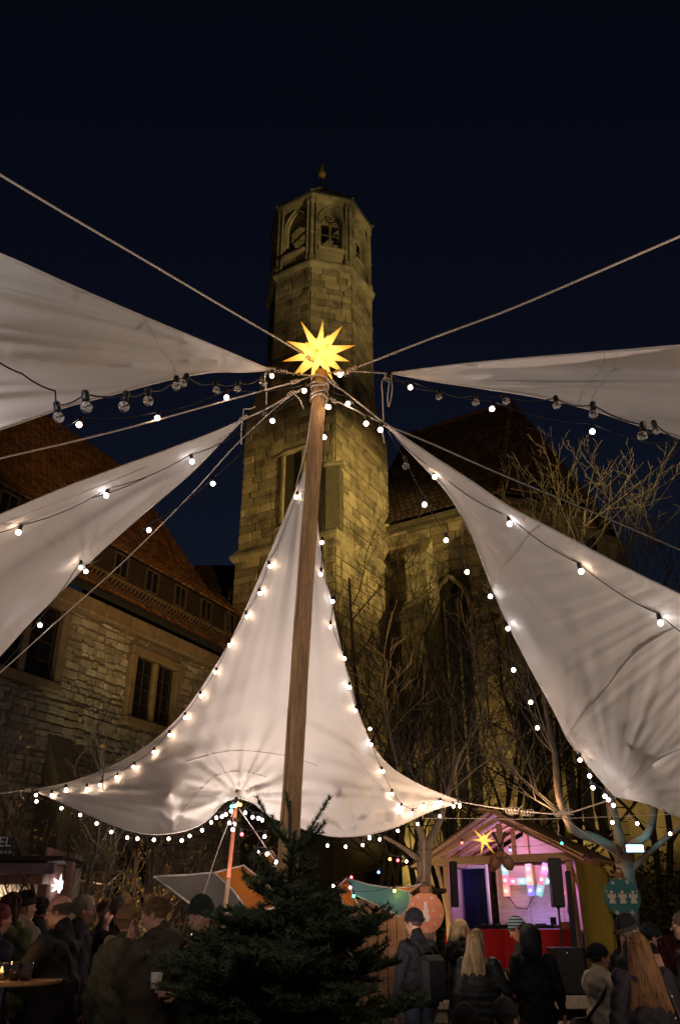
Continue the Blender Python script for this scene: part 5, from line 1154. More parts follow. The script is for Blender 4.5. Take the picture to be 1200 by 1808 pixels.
# DJ table with red cloth, mixers
DJ = thing('dj_table', 'long table with full red cloth across the front of the stage hut', 'table', HP(1.3, .4, SZ))
cl = MB(HM); V = []; F = []; n = 90
for i in range(n + 1):
    t = i / n; x = .02 + 2.42 * t; f = .03 * math.sin(i * .55) + .018 * math.sin(i * 1.3 + 1)
    V += [(x, .06 + f * 1.4 - .05, SZ + .04), (x, .1 + f * .6, SZ + .45), (x, .13, SZ + .86), (x, .72, SZ + .862)]
for i in range(n): F += [[4 * i + k, 4 * i + 4 + k, 4 * i + 5 + k, 4 * i + 1 + k] for k in range(3)]
cl.add(V, F); cl.build('cloth', M['redcloth'], DJ, True); hb2 = MB(HM); hb2.box((1.23, .42, SZ + .83), (2.38, .56, .04)); hb2.build('tabletop', M['pine'], DJ)
for x in (.1, 2.36):
    for y in (.2, .66): mb = MB(HM); mb.tube([(x, y, SZ), (x, y, SZ + .81)], .018, 6); mb.build('leg', M['metal'], DJ)
MX = thing('mixing_desk', 'black mixing desk with knobs on the red-clothed table', 'mixer', HP(1.0, .4, SZ + .86))
mb = MB(HM); mb.box((1.0, .4, SZ + .90), (.75, .34, .07), bev=.01); mb.build('housing', M['black'], MX)
for i in range(9): mb = MB(HM); mb.lathe([(.014, 0), (.012, .03)], (.70 + .075 * i, .34 + .1 * (i % 2), SZ + .935), 8); mb.build('knob', M['metal'], MX)
TT = thing('cd_player', 'black player with raised jog wheel beside the mixing desk', 'music player', HP(1.75, .4, SZ + .86))
mb = MB(HM); mb.box((1.75, .4, SZ + .90), (.5, .34, .06), bev=.01); mb.build('housing', M['black'], TT); mb = MB(HM); mb.lathe([(.1, 0), (.1, .02), (.02, .025)], (1.72, .4, SZ + .93), 16); mb.build('jog_wheel', M['metal'], TT); mb = MB(HM); mb.box((1.92, .5, SZ + .98), (.1, .03, .14), bev=.005); mb.build('display', M['black'], TT)
BX_ = thing('small_wooden_box', 'small brown box at the right end of the red table', 'box', HP(2.15, .5, SZ + .86)); mb = MB(HM); mb.box((2.15, .5, SZ + .91), (.22, .2, .11), bev=.006); mb.build('body', M['tabletop'], BX_); mb = MB(HM); mb.box((2.15, .5, SZ + .97), (.23, .21, .012), bev=.003); mb.build('lid', M['tabletop'], BX_)
# crossed mandolins
for k, (s_, lab) in enumerate(((-1, 'left-hanging brown mandolin of the crossed pair on the hut beam'), (1, 'right-hanging brown mandolin of the crossed pair on the hut beam'))):
    c = P(885 + s_ * 11, 1521, 14.35); u = np.array((-s_ * .42, 0, .91)); u /= np.linalg.norm(u)
    root = thing('mandolin', lab, 'mandolin', tuple(c), 'crossed mandolins'); xr = np.cross(np.array((0, -1, 0)), u)
    RM = Matrix((xr, (0, 1, 0), u)).transposed()
    mb = MB(); pr = []
    for t in np.linspace(0, 1, 13): pr.append((max(.004, .115 * math.sin(PI * min(t * 1.08, 1)) ** .55 * (1 - .62 * t ** 1.6)), -.15 + .36 * t))
    mb.lathe(pr, (0, 0, 0), 18); mb.v = [tuple(RM @ Vector((v[0], v[1] * .42, v[2])) + Vector(c) + Vector((0, .04 * k, 0))) for v in mb.v]; mb.build('body', M['mandolin'], root, True)
    cc_ = c + np.array((0, .04 * k, 0)); mb = MB(); mb.bar(cc_ + u * .17 + np.array((0, -.015, 0)), cc_ + u * .40 + np.array((0, -.015, 0)), .036, .022, up=(0, 1, 0), bev=.004); mb.build('neck', M['darkwood'], root)
    mb = MB(); mb.bar(cc_ + u * .40 + np.array((0, -.015, 0)), cc_ + u * .50 + np.array((0, -.01, 0)), .062, .02, up=(0, 1, 0), bev=.006); mb.build('headstock', M['darkwood'], root)
    mb = MB(); mb.lathe([(.026, 0), (.026, .006)], (0, 0, 0), 14); RY = Matrix.Rotation(PI / 2, 3, 'X'); mb.v = [tuple(RY @ Vector(v) + Vector(cc_) + Vector((0, -.052, 0)) + Vector(u) * .06) for v in mb.v]; mb.build('sound_hole', M['black'], root)
c = P(853, 1483, 14.5)
star('star_lantern', 'small yellow star lantern hanging under the gable of the stage hut', c, .19, starmat('small_star_paper', (1, .62, .12), (1, .45, .03), 1.5, .85, .22, tuple(c)),
     spikes=[(np.array((a, -.25, -b)) * .0096) for a, b in ((-17, -18), (17, -17), (-20, 0), (22, 2), (-7, 25), (18, 24), (2, -8))] + [(0, -.16, 0), (0, .16, 0.02), (.02, .05, .12)])
rope('thin cord holding the small yellow star under the gable', [(849, 1452, 14.5), (850, 1476, 14.5)], .003, cat='cord')
lights('string of red, blue and green bulbs across the front of the stage hut', [(815, 1488, 14.1, 'b_red'), (900, 1501, 13.9, 'b_blue'), (991, 1489, 13.6, 'b_teal')], start=[(800, 1470, 14.2)], end=[(1035, 1462, 13.2)], tilt=4)
c = P(979, 1590, 15.6); fs = thing('fairy_light_cluster', 'tiny white fairy lights bundled on the back wall below the letters', 'fairy lights', tuple(c))
mb = MB(); q = [c + np.array((random.gauss(0, .05), random.gauss(0, .02), random.gauss(0, .05))) for i in range(14)]; mb.tube(q, .003, 4); mb.build('wire', M['cable'], fs)
for p in q[::2]: MB().ball(p, .009, 6, 4).build('bulb', M['bulb_cool'], fs)
# loudspeakers
def column_speaker(label, px0, py0, px1, py1, D, wpx, pole=None, blue=False):
    a, b = P(px0, py0, D), P(px1, py1, D); wd = wpx * depth_at((a + b) / 2) / FPX
    r = thing('column_speaker', label, 'loudspeaker', tuple(b)); MB().bar(a, b, wd, wd * .9, up=(0, 1, 0), bev=.012).build('cabinet', M['black'], r)
    o = np.array((0, -wd * .46, 0)); MB().bar(a * .97 + b * .03 + o, a * .03 + b * .97 + o, wd * .8, .006, up=(0, 1, 0)).build('grill', M['grill'], r)
    if pole: q = P(*pole); MB().tube([b, q], .018, 8).build('pole', M['metal'], r); MB().lathe([(.03, -.02), (.03, .05)], tuple(b), 8).build('collar', M['metal'], r)
    return r
column_speaker('tall black column loudspeaker on a pole at the right front of the hut', 977, 1515, 985, 1602, 14.2, 21, (993, 1682, 14.2))
column_speaker('slim black column loudspeaker just right of the pole speaker', 1001, 1538, 1014, 1678, 14.4, 9)
column_speaker('black column loudspeaker at the left front post of the hut', 799, 1521, 803, 1602, 15.4, 13)
sbx = P(1001, 1711, 13.9); r = thing('bass_speaker', 'large black square bass speaker standing on the stage edge', 'loudspeaker', (sbx[0], 13.9, SZ)); hh_ = .62
MB().box((sbx[0], 13.95, SZ + hh_ / 2), (.46, .5, hh_), bev=.012).build('cabinet', M['black'], r); MB().box((sbx[0], 13.695, SZ + hh_ / 2), (.42, .012, hh_ - .06), bev=.003).build('grill', M['grill'], r)
MB().box((sbx[0] - .03, 13.685, SZ + hh_ - .07), (.02, .006, .02)).build('badge', M['white'], r)
# small rectangular floodlight with its cyan light on the tree
c = P(1120, 1498, 12.4); r = thing('floodlight', 'small rectangular floodlight glowing blue-white on the forked tree', 'floodlight', tuple(c))
MB().box(c + np.array((0, .05, 0)), (.27, .08, .12), bev=.01).build('housing', M['metal'], r); MB().box(c, (.24, .012, .09), bev=.004).build('lens', emis('floodlight_lens', (.45, .85, 1), 9), r); MB().bar(c + np.array((-.0, .08, 0)), c + np.array((-.1, .35, -.05)), .03, .02).build('bracket', M['metal'], r)
lamp('floodlight_beam', 'POINT', tuple(c + np.array((-.05, -.22, .02))), (0, 0, 0), 8, (.15, .75, 1), .06)

# ------------------------------------------------------------------ painted bauble boards
def flat(name, poly, c, m, par, th=.004, y=-.012):
    MB().prism([(c[0] + x, c[1] + y, c[2] + z) for x, z in poly], (0, th, 0)).build(name, m, par)
def disc(r, n=28, cx=0, cz=0, rz=None): return [(cx + r * math.cos(2 * PI * i / n), cz + (rz or r) * math.sin(2 * PI * i / n)) for i in range(n)]
def bauble(label, px, py, D, R, m, kind):
    c = P(px, py, D); root = thing('bauble_board', label, 'decoration board', tuple(c), 'painted bauble boards on the trees')
    MB().prism([(c[0] + x, c[1], c[2] + z) for x, z in disc(R, 40)], (0, .018, 0)).build('disc', m, root)
    MB().box((c[0], c[1] + .009, c[2] + R + .02), (R * .55, .02, R * .36), bev=.006).build('cap', cmat('brown_board', (.30, .13, .07)), root)
    MB().tube([(c[0] + .045 * math.cos(a), c[1] + .01, c[2] + R * 1.25 + .055 * math.sin(a)) for a in np.linspace(-.6, PI + .6, 12)], .006, 6).build('hook', M['metal'], root)
    MB().tube([(c[0], c[1] + .01, c[2] + R * 1.25 + .05), (c[0] + .02, c[1] + .03, c[2] + R * 1.25 + .55)], .003, 4).build('string', M['rope'], root)
    def flake(x, z, s):
        mb = MB()
        for k in range(3):
            a = k * PI / 3 + .2; mb.bar((c[0] + x - s * math.cos(a), c[1] - .004 - .0015 * k, c[2] + z - s * math.sin(a)), (c[0] + x + s * math.cos(a), c[1] - .004 - .0015 * k, c[2] + z + s * math.sin(a)), s * .3, .003, up=(0, 1, 0))
        mb.build('snowflake', M['board_white'], root)
    if kind == 'snowman':
        flat('snowman', disc(.05, 16, 0, -.055), c, M['board_white'], root); flat('snowman', disc(.036, 14, 0, .012), c, M['board_white'], root, y=-.014); flat('snowman', disc(.026, 12, 0, .062), c, M['board_white'], root, y=-.016); flat('hat', [(-.02, .082), (.02, .082), (.018, .12), (-.018, .12)], c, M['board_white'], root, y=-.018)
        for x, z, s in ((-.16, .09, .022), (-.09, .17, .02), (.08, .16, .022), (.16, .08, .02), (.18, -.04, .022), (-.19, -.02, .022), (.11, -.13, .022), (-.11, -.14, .022), (0, -.19, .02), (.1, .02, .018), (-.1, .04, .016)): flake(x, z, s)
    else:
        for x in (-.14, 0, .14):
            flat('angel', [(x - .045, -.075), (x + .045, -.075), (x + .018, .02), (x + .055, .055), (x + .045, .0), (x + .02, -.01), (x + .012, .035), (x - .012, .035), (x - .02, -.01), (x - .045, .0), (x - .055, .055), (x - .018, .02)][:3] + [(x + .014, .04), (x - .014, .04), (x - .018, .02)], c, M['board_white'], root)
            for s_ in (-1, 1): flat('wing', [(x + s_ * .01, -.02), (x + s_ * .055, -.005), (x + s_ * .05, .05), (x + s_ * .012, .02)][::s_], c, M['board_white'], root, y=-.015)
            flat('head', disc(.02, 10, x, .06), c, M['board_white'], root, y=-.017)
        for x, z, s in ((-.1, .17, .024), (.09, .18, .03), (.0, .22, .016), (-.1, -.18, .03), (.1, -.18, .03), (0, -.21, .018), (.2, .07, .014), (-.2, .07, .014)): flake(x, z, s)
bauble('round orange bauble board painted with a snowman and snowflakes', 751, 1611, 11.0, .228, M['red_board'], 'snowman')
bauble('round teal bauble board painted with three angels and snowflakes', 1098, 1584, 11.6, .235, M['teal_board'], 'angels')

# ------------------------------------------------------------------ coloured canopies behind the fir
def canopy(label, polys, ropes_=()):
    root = thing('canopy', label, 'canopy', tuple(P(*polys[0][1][0])), 'coloured canvas canopies behind the fir')
    for nm, pts, m in polys:
        B = np.array([P(*p) for p in pts]); n = len(B); c = B.mean(0) + np.array((0, 0, -.08)); V = [B[i] for i in range(n)] ; R2 = [B[i] * .5 + c * .5 + np.array((0, 0, -.015)) for i in range(n)]
        V = V + R2 + [c]; F = []
        for i in range(n): j = (i + 1) % n; F += [[i, j, n + j, n + i], [n + i, n + j, 2 * n]]
        mb = MB(); mb.add(V, F); o = mb.build(nm, m, root, True); md2 = o.modifiers.new('s', 'SUBSURF'); md2.levels = md2.render_levels = 1; md2.subdivision_type = 'SIMPLE'
        MB().tube([*B, B[0]], .012, 5).build('hem', M['hem'], root, True)
    return root
canopy('low grey and orange canopy stretched behind the support mast', [('grey_panel', [(272, 1548, 10.0), (330, 1545, 10.0), (378, 1541, 10.1), (410, 1570, 9.7), (440, 1612, 9.4), (425, 1618, 9.4), (340, 1598, 9.6)], M['canopy_grey']),
    ('orange_panel', [(378, 1541, 10.1), (430, 1528, 10.3), (470, 1560, 10.2), (500, 1600, 9.8), (440, 1612, 9.4), (410, 1570, 9.7)], M['canopy_orange'])])
canopy('small orange canopy tip glowing beside the mast behind the fir', [('orange_panel', [(452, 1510, 11.0), (480, 1502, 11.1), (500, 1530, 11), (470, 1528, 10.9)], M['canopy_orange'])])
canopy('teal canopy with orange edges running to the pale tree', [('teal_panel', [(612, 1550, 12.2), (650, 1562, 12.0), (722, 1573, 11.6), (724, 1600, 11.4), (705, 1618, 11.2), (660, 1596, 11.6), (622, 1578, 12.0)], M['canopy_teal']),
    ('orange_panel', [(612, 1550, 12.2), (622, 1578, 12.0), (640, 1612, 11.7), (606, 1596, 12.0), (596, 1566, 12.3)], M['canopy_orange']), ('orange_edge', [(690, 1567, 11.8), (722, 1566, 11.6), (745, 1560, 11.4), (722, 1574, 11.58)], M['canopy_orange'])])
canopy('pale grey canopy behind the shrubs at the kiosk', [('grey_panel', [(100, 1520, 12.5), (150, 1524, 12.5), (215, 1540, 12.6), (190, 1562, 12.2), (120, 1550, 12.0)], M['canopy_grey'])])
hd = thing('wooden_stall', 'small lit wooden stall glimpsed behind the fir branches', 'stall', (1.2, 13.6, 0))
for i in range(9): MB().box((.2 + .15 * i, 13.9, .95), (.14, .03, 1.9), bev=.004).build('board', M['pine'], hd)
MB().box((.8, 13.6, 1.0), (1.4, .4, .05), bev=.01).build('counter', M['pine'], hd); MB().box((.8, 13.6, 2.0), (1.6, .7, .06), bev=.01).build('roof', M['darkwood'], hd)
lamp('stall_light', 'POINT', (.8, 13.55, 1.8), (0, 0, 0), 2, (1, .5, .25), .05)

# ------------------------------------------------------------------ kiosk at the left edge
KD = 10.2
kx1 = P(80, 1560, KD)[0]; ztop = P(40, 1522, KD)[2]; zb2 = P(40, 1562, KD)[2]; kx0 = kx1 - 3.2
KK = thing('market_kiosk', 'market kiosk with reddish roof edge and bright serving hatch at the left edge', 'kiosk', (kx1 - 1.5, KD + 1, 0))
MB().box(((kx0 + kx1) / 2 + .1, KD + .95, ztop + .02), (3.5, 2.5, .05)).build('roof', M['darkwood'], KK)
for i, (z0_, z1_, yy, m) in enumerate(((ztop - .13, ztop + .04, -.12, M['kiosk']), (zb2 + .10, zb2 + .22, -.20, cmat('lilac_fascia', (.22, .15, .17), .5)), (zb2 + .0, zb2 + .09, -.10, M['kiosk']))):
    MB().box(((kx0 + kx1) / 2 + (.03, .15, .0)[i], KD + yy, (z0_ + z1_) / 2), (3.2, .05, z1_ - z0_), bev=.006).build('fascia_board', m, KK)
MB().box((kx1 + .02, KD - .08, zb2 / 2), (.11, .11, zb2), bev=.008).build('corner_post', M['kiosk'], KK); MB().box((kx1 + .28, KD - .05, ztop / 2), (.09, .09, ztop), bev=.008).build('corner_post', M['kiosk'], KK)
for i in range(8): MB().box((kx1 - .12 - .4 * i, KD + 1.1, 1.3), (.39, .03, 2.1), bev=.004).build('back_board', cmat('cream_board', (.55, .46, .34), .7), KK)
for i in range(5): MB().box((kx1 - .04, KD + .1 + .22 * i, 1.3), (.03, .2, 2.1), bev=.004).build('side_board', M['kiosk'], KK)
MB().box(((kx0 + kx1) / 2, KD - .15, 1.04), (3.1, .4, .05), bev=.008).build('counter', M['pine'], KK)
for i in range(8): MB().box((kx1 - .12 - .4 * i, KD - .02, .5), (.39, .03, 1.0), bev=.004).build('front_board', M['kiosk'], KK)
lamp('kiosk_light', 'AREA', (kx1 - 1.2, KD + .55, zb2 - .02), (kx1 - 1.2, KD + .9, 0), 26, (1, .80, .62), .8)
MB().box((kx1 - .2, KD + 1.07, 1.72), (.22, .01, .4), bev=.003).build('poster', cmat('bluish_poster', (.35, .45, .5), .5), KK)
# sign board FEL above the kiosk
sa = P(-40, 1512, KD - .1); sbq = P(27, 1478, KD - .1); SB_ = thing('sign_board', 'dark sign board with white letters FEL above the kiosk', 'sign', (sa[0], KD - .1, sa[2]))
MB().box(((sa[0] + sbq[0]) / 2, KD - .08, (sa[2] + sbq[2]) / 2), (sbq[0] - sa[0], .03, sbq[2] - sa[2]), bev=.004).build('panel', M['sign'], SB_)
def text(s, size, loc, m, par, rz=0, name='lettering'):
    cu_ = bpy.data.curves.new(name, 'FONT'); cu_.body = s; cu_.size = size; cu_.extrude = .002; cu_.align_x = 'RIGHT'
    o = bpy.data.objects.new('tmp', cu_); COL.objects.link(o); bpy.context.view_layer.update(); dg = bpy.context.evaluated_depsgraph_get()
    me = bpy.data.meshes.new_from_object(o.evaluated_get(dg)); bpy.data.objects.remove(o); me.materials.clear()
    o = link(name, me, m, par, loc, (PI / 2, 0, rz)); return o
text('FEL', .155, (sbq[0] - .03, KD - .102, P(0, 1496, KD)[2]), M['white'], SB_)
for k in range(3):
    c = P(3 + 7.5 * k, 1505, KD - .11); mb = MB()
    for q in range(3): a = q * PI / 3 + .3 * k; mb.bar(c + np.array((-.022 * math.cos(a), -.001 * q, -.022 * math.sin(a))), c + np.array((.022 * math.cos(a), -.001 * q, .022 * math.sin(a))), .006, .004, up=(0, 1, 0))
    mb.build('star_mark', M['white'], SB_)
c = P(106, 1564, 10.6)
star('star_lantern', 'white glowing star lantern hanging beside the kiosk', c, .15, starmat('white_star_paper', (1, .95, .9), (.75, .72, .7), 3.0, 1.2, .16, tuple(c)), seed=4)
rope('thin cord above the white star lantern', [(106, 1500, 10.6), (106, 1562, 10.6)], .003, cat='cord')
lamp('white_star_glow', 'POINT', tuple(c + np.array((0, -.25, -.05))), (0, 0, 0), .8, (1, .9, .8), .1)

# ------------------------------------------------------------------ tall standing tables with glasses
def table(label, px, py, D, R, group='standing tables'):
    c = P(px, py, D); z = c[2]; root = thing('standing_table', label, 'table', (c[0], c[1], 0), group)
    MB().lathe([(R - .012, z - .028), (R, z - .018), (R, z - .006), (R - .008, z)], (c[0], c[1], 0), 40).build('tabletop', M['tabletop'], root)
    MB().lathe([(.03, .04), (.03, z - .03)], (c[0], c[1], 0), 12).build('column', M['metal'], root); MB().lathe([(.3, 0), (.29, .02), (.05, .05)], (c[0], c[1], 0), 24).build('base', M['metal'], root)
    return c
def glass(label, x, y, z, r, h, fill=None, candle=False, name='glass'):
    root = thing(name, label, 'glass' if not candle else 'candle', (x, y, z)); mb = MB(); mb.lathe([(r * .85, 0), (r, h), (r - .004, h), (r * .85 - .004, .008)], (x, y, z), 18); mb.build('body', M['glass'], root, True)
    if fill: MB().lathe([(r * .8, .01), (r * .9, h * fill)], (x, y, z), 16).build('drink', M['beer'], root)
    if candle:
        MB().lathe([(r * .6, .01), (r * .6, h * .4)], (x, y, z), 14).build('wax', M['white'], root); MB().ball((x, y, z + h * .55), (.009, .009, .022), 8, 6).build('flame', emis('flame', (1, .45, .1), 40), root)
        lamp('candle_light', 'POINT', (x, y - .0, z + h + .05), (0, 0, 0), 1.2, (1, .5, .18), .03)
tc = table('round wooden standing table with candle and drinks at the lower left', 8, 1729, 6.6, .40)
glass('candle glass glowing on the left standing table', *P(2, 1722, 6.45)[:2], tc[2], .04, .11, candle=True, name='candle_glass')
glass('half-full beer glass on the left standing table', *P(26, 1726, 6.4)[:2], tc[2], .036, .12, .6)
glass('dark drink in a glass mug beside the beer glass', *P(46, 1724, 6.4)[:2], tc[2], .042, .11, .8, name='mug')
t2 = table('small standing table with candle between the two women and the beanie wearer', 878, 1731, 10.2, .32)
glass('candle lantern glass on the table before the red cloth', *P(879, 1726, 10.1)[:2], t2[2], .05, .19, candle=True, name='candle_glass')
glass('empty clear glass beside the candle lantern', *P(892, 1728, 10.0)[:2], t2[2], .035, .12)

# ------------------------------------------------------------------ people: one smooth surface per body, grown from a distance field
def surface_nets(fn, lo, hi, h):
    lo = np.array(lo, np.float32); n = np.ceil((np.array(hi) - lo) / h).astype(int) + 1
    ax = [lo[i] + h * np.arange(n[i], dtype=np.float32) for i in range(3)]
    X, Y, Z = np.meshgrid(*ax, indexing='ij'); S = fn(X, Y, Z); neg = S < 0
    c = np.zeros(np.array(S.shape) - 1, np.int8)
    for i in (0, 1):
        for j in (0, 1):
            for k in (0, 1): c += neg[i:S.shape[0] - 1 + i, j:S.shape[1] - 1 + j, k:S.shape[2] - 1 + k]
    act = (c > 0) & (c < 8); ids = -np.ones(act.shape, np.int64); I, J, K = np.nonzero(act); ids[I, J, K] = np.arange(len(I))
    acc = np.zeros((len(I), 3)); cnt = np.zeros(len(I)); co = [(a, b, d) for a in (0, 1) for b in (0, 1) for d in (0, 1)]
    for a in co:
        for q in range(3):
            if a[q]: continue
            b = list(a); b[q] = 1; s0 = S[I + a[0], J + a[1], K + a[2]]; s1 = S[I + b[0], J + b[1], K + b[2]]; m = (s0 < 0) != (s1 < 0)
            t = np.where(m, s0 / np.where(m, s0 - s1, 1), 0); pt = np.array(a, float)[None] + np.eye(3)[q][None] * t[:, None]; acc[m] += pt[m]; cnt[m] += 1
    V = lo + h * (np.stack([I, J, K], 1) + acc / np.maximum(cnt, 1)[:, None]); F = []
    for q in range(3):
        u, v = (q + 1) % 3, (q + 2) % 3
        sl0 = [slice(None)] * 3; sl1 = [slice(None)] * 3; sl0[q] = slice(0, -1); sl1[q] = slice(1, None)
        a, b = neg[tuple(sl0)], neg[tuple(sl1)]; e = np.stack(np.nonzero(a != b), 1)
        e = e[(e[:, u] > 0) & (e[:, v] > 0) & (e[:, u] < act.shape[u]) & (e[:, v] < act.shape[v])]
        if not len(e): continue
        def g(du, dv): w_ = e.copy(); w_[:, u] -= du; w_[:, v] -= dv; return ids[w_[:, 0], w_[:, 1], w_[:, 2]]
        f = np.stack([g(1, 1), g(0, 1), g(0, 0), g(1, 0)], 1); fl_ = ~a[tuple(e.T)]; f[fl_] = f[fl_][:, ::-1]; F.append(f)
    return V, np.concatenate(F)
def smin(a, b, k): h_ = np.clip(.5 + .5 * (b - a) / k, 0, 1); return b * (1 - h_) + a * h_ - k * h_ * (1 - h_)
def ell(c, r): 
    c, r = np.array(c, float), np.array(r, float)
    def f(X, Y, Z):
        x, y, z = (X - c[0]), (Y - c[1]), (Z - c[2]); k0 = np.sqrt((x / r[0]) ** 2 + (y / r[1]) ** 2 + (z / r[2]) ** 2); k1 = np.sqrt((x / r[0] ** 2) ** 2 + (y / r[1] ** 2) ** 2 + (z / r[2] ** 2) ** 2) + 1e-6
        return k0 * (k0 - 1) / k1
    return f
def cap(a, b, ra, rb):
    a, b = np.array(a, float), np.array(b, float); d = b - a; L2 = float(d @ d) + 1e-9
    def f(X, Y, Z):
        t = np.clip(((X - a[0]) * d[0] + (Y - a[1]) * d[1] + (Z - a[2]) * d[2]) / L2, 0, 1)
        return np.sqrt((X - a[0] - t * d[0]) ** 2 + (Y - a[1] - t * d[1]) ** 2 + (Z - a[2] - t * d[2]) ** 2) - (ra + (rb - ra) * t)
    return f
def column(z0, z1, rx0, ry0, rx1, ry1, cy=0.0, puff=0.0):
    def f(X, Y, Z):
        t = np.clip((Z - z0) / (z1 - z0), 0, 1); rx = rx0 + (rx1 - rx0) * t; ry = ry0 + (ry1 - ry0) * t
        k = np.sqrt((X / rx) ** 2 + ((Y - cy) / ry) ** 2); d = (k - 1) * np.minimum(rx, ry)
        if puff: d = d - puff * np.abs(np.sin(Z * PI / .075))
        return np.maximum(d, np.maximum(z0 - Z, Z - z1))
    return f
def union(fs, k=.03):
    def f(X, Y, Z):
        r = fs[0](X, Y, Z)
        for g_ in fs[1:]: r = smin(r, g_(X, Y, Z), k)
        return r
    return f
def rotm(yaw, pitch, roll=0):   # yaw clockwise (to the right), pitch down positive
    return np.array(Matrix.Rotation(-math.radians(yaw), 3, 'Z') @ Matrix.Rotation(-math.radians(pitch), 3, 'X') @ Matrix.Rotation(math.radians(roll), 3, 'Y'))
def inframe(f, R, piv):
    Ri = R.T
    def g_(X, Y, Z):
        x, y, z = X - piv[0], Y - piv[1], Z - piv[2]
        return f(Ri[0, 0] * x + Ri[0, 1] * y + Ri[0, 2] * z + piv[0], Ri[1, 0] * x + Ri[1, 1] * y + Ri[1, 2] * z + piv[1], Ri[2, 0] * x + Ri[2, 1] * y + Ri[2, 2] * z + piv[2])
    return g_
PIV = np.array((0, .0, 1.50)); HC = np.array((0, .015, 1.635))
def hand_mesh(wr, dirv, palm, curl, side):
    """palm and five separate fingers; wr wrist, dirv fingers' direction, palm the way the palm faces"""
    d = np.array(dirv, float); d /= np.linalg.norm(d); pn = np.array(palm, float); pn -= d * (pn @ d); pn /= np.linalg.norm(pn); sx = np.cross(d, pn) * side
    fs = [cap(wr - d * .02, wr + d * .03, .024, .028), ]
    for k in (-1.1, 0, 1.1): fs.append(cap(wr + d * .02 + sx * k * .016, wr + d * .085 + sx * k * .021, .014, .013))
    pal = union(fs, .015); fin = []
    for k, L in ((-1.5, .066), (-.5, .076), (.5, .072), (1.5, .056)):
        p = wr + d * .085 + sx * k * .019; a = curl * .5; pts = [p]
        for j, q in enumerate((.45, .32, .23)):
            dd = d * math.cos(a) + pn * math.sin(a); pts.append(pts[-1] + dd * L * q); a += curl * .75
        for j in range(3): fin.append((pts[j], pts[j + 1], .0095 - .001 * j, .0085 - .001 * j))
    p = wr + d * .025 - sx * .030; t1 = p + (d * .6 - sx * .7 + pn * .3) * .035; t2 = t1 + (d * .85 - sx * .1 + pn * .35 * (1 + curl)) * .034
    fin += [(p, t1, .012, .0105), (t1, t2, .0105, .0085)]
    def f(X, Y, Z):
        r = pal(X, Y, Z)
        for q in fin: r = smin(r, cap(*q)(X, Y, Z), .005)
        return r
    allp = np.array([wr - d * .04] + [q[0] for q in fin] + [q[1] for q in fin] + [wr + sx * .05, wr - sx * .05]); return surface_nets(f, allp.min(0) - .025, allp.max(0) + .025, .0052)
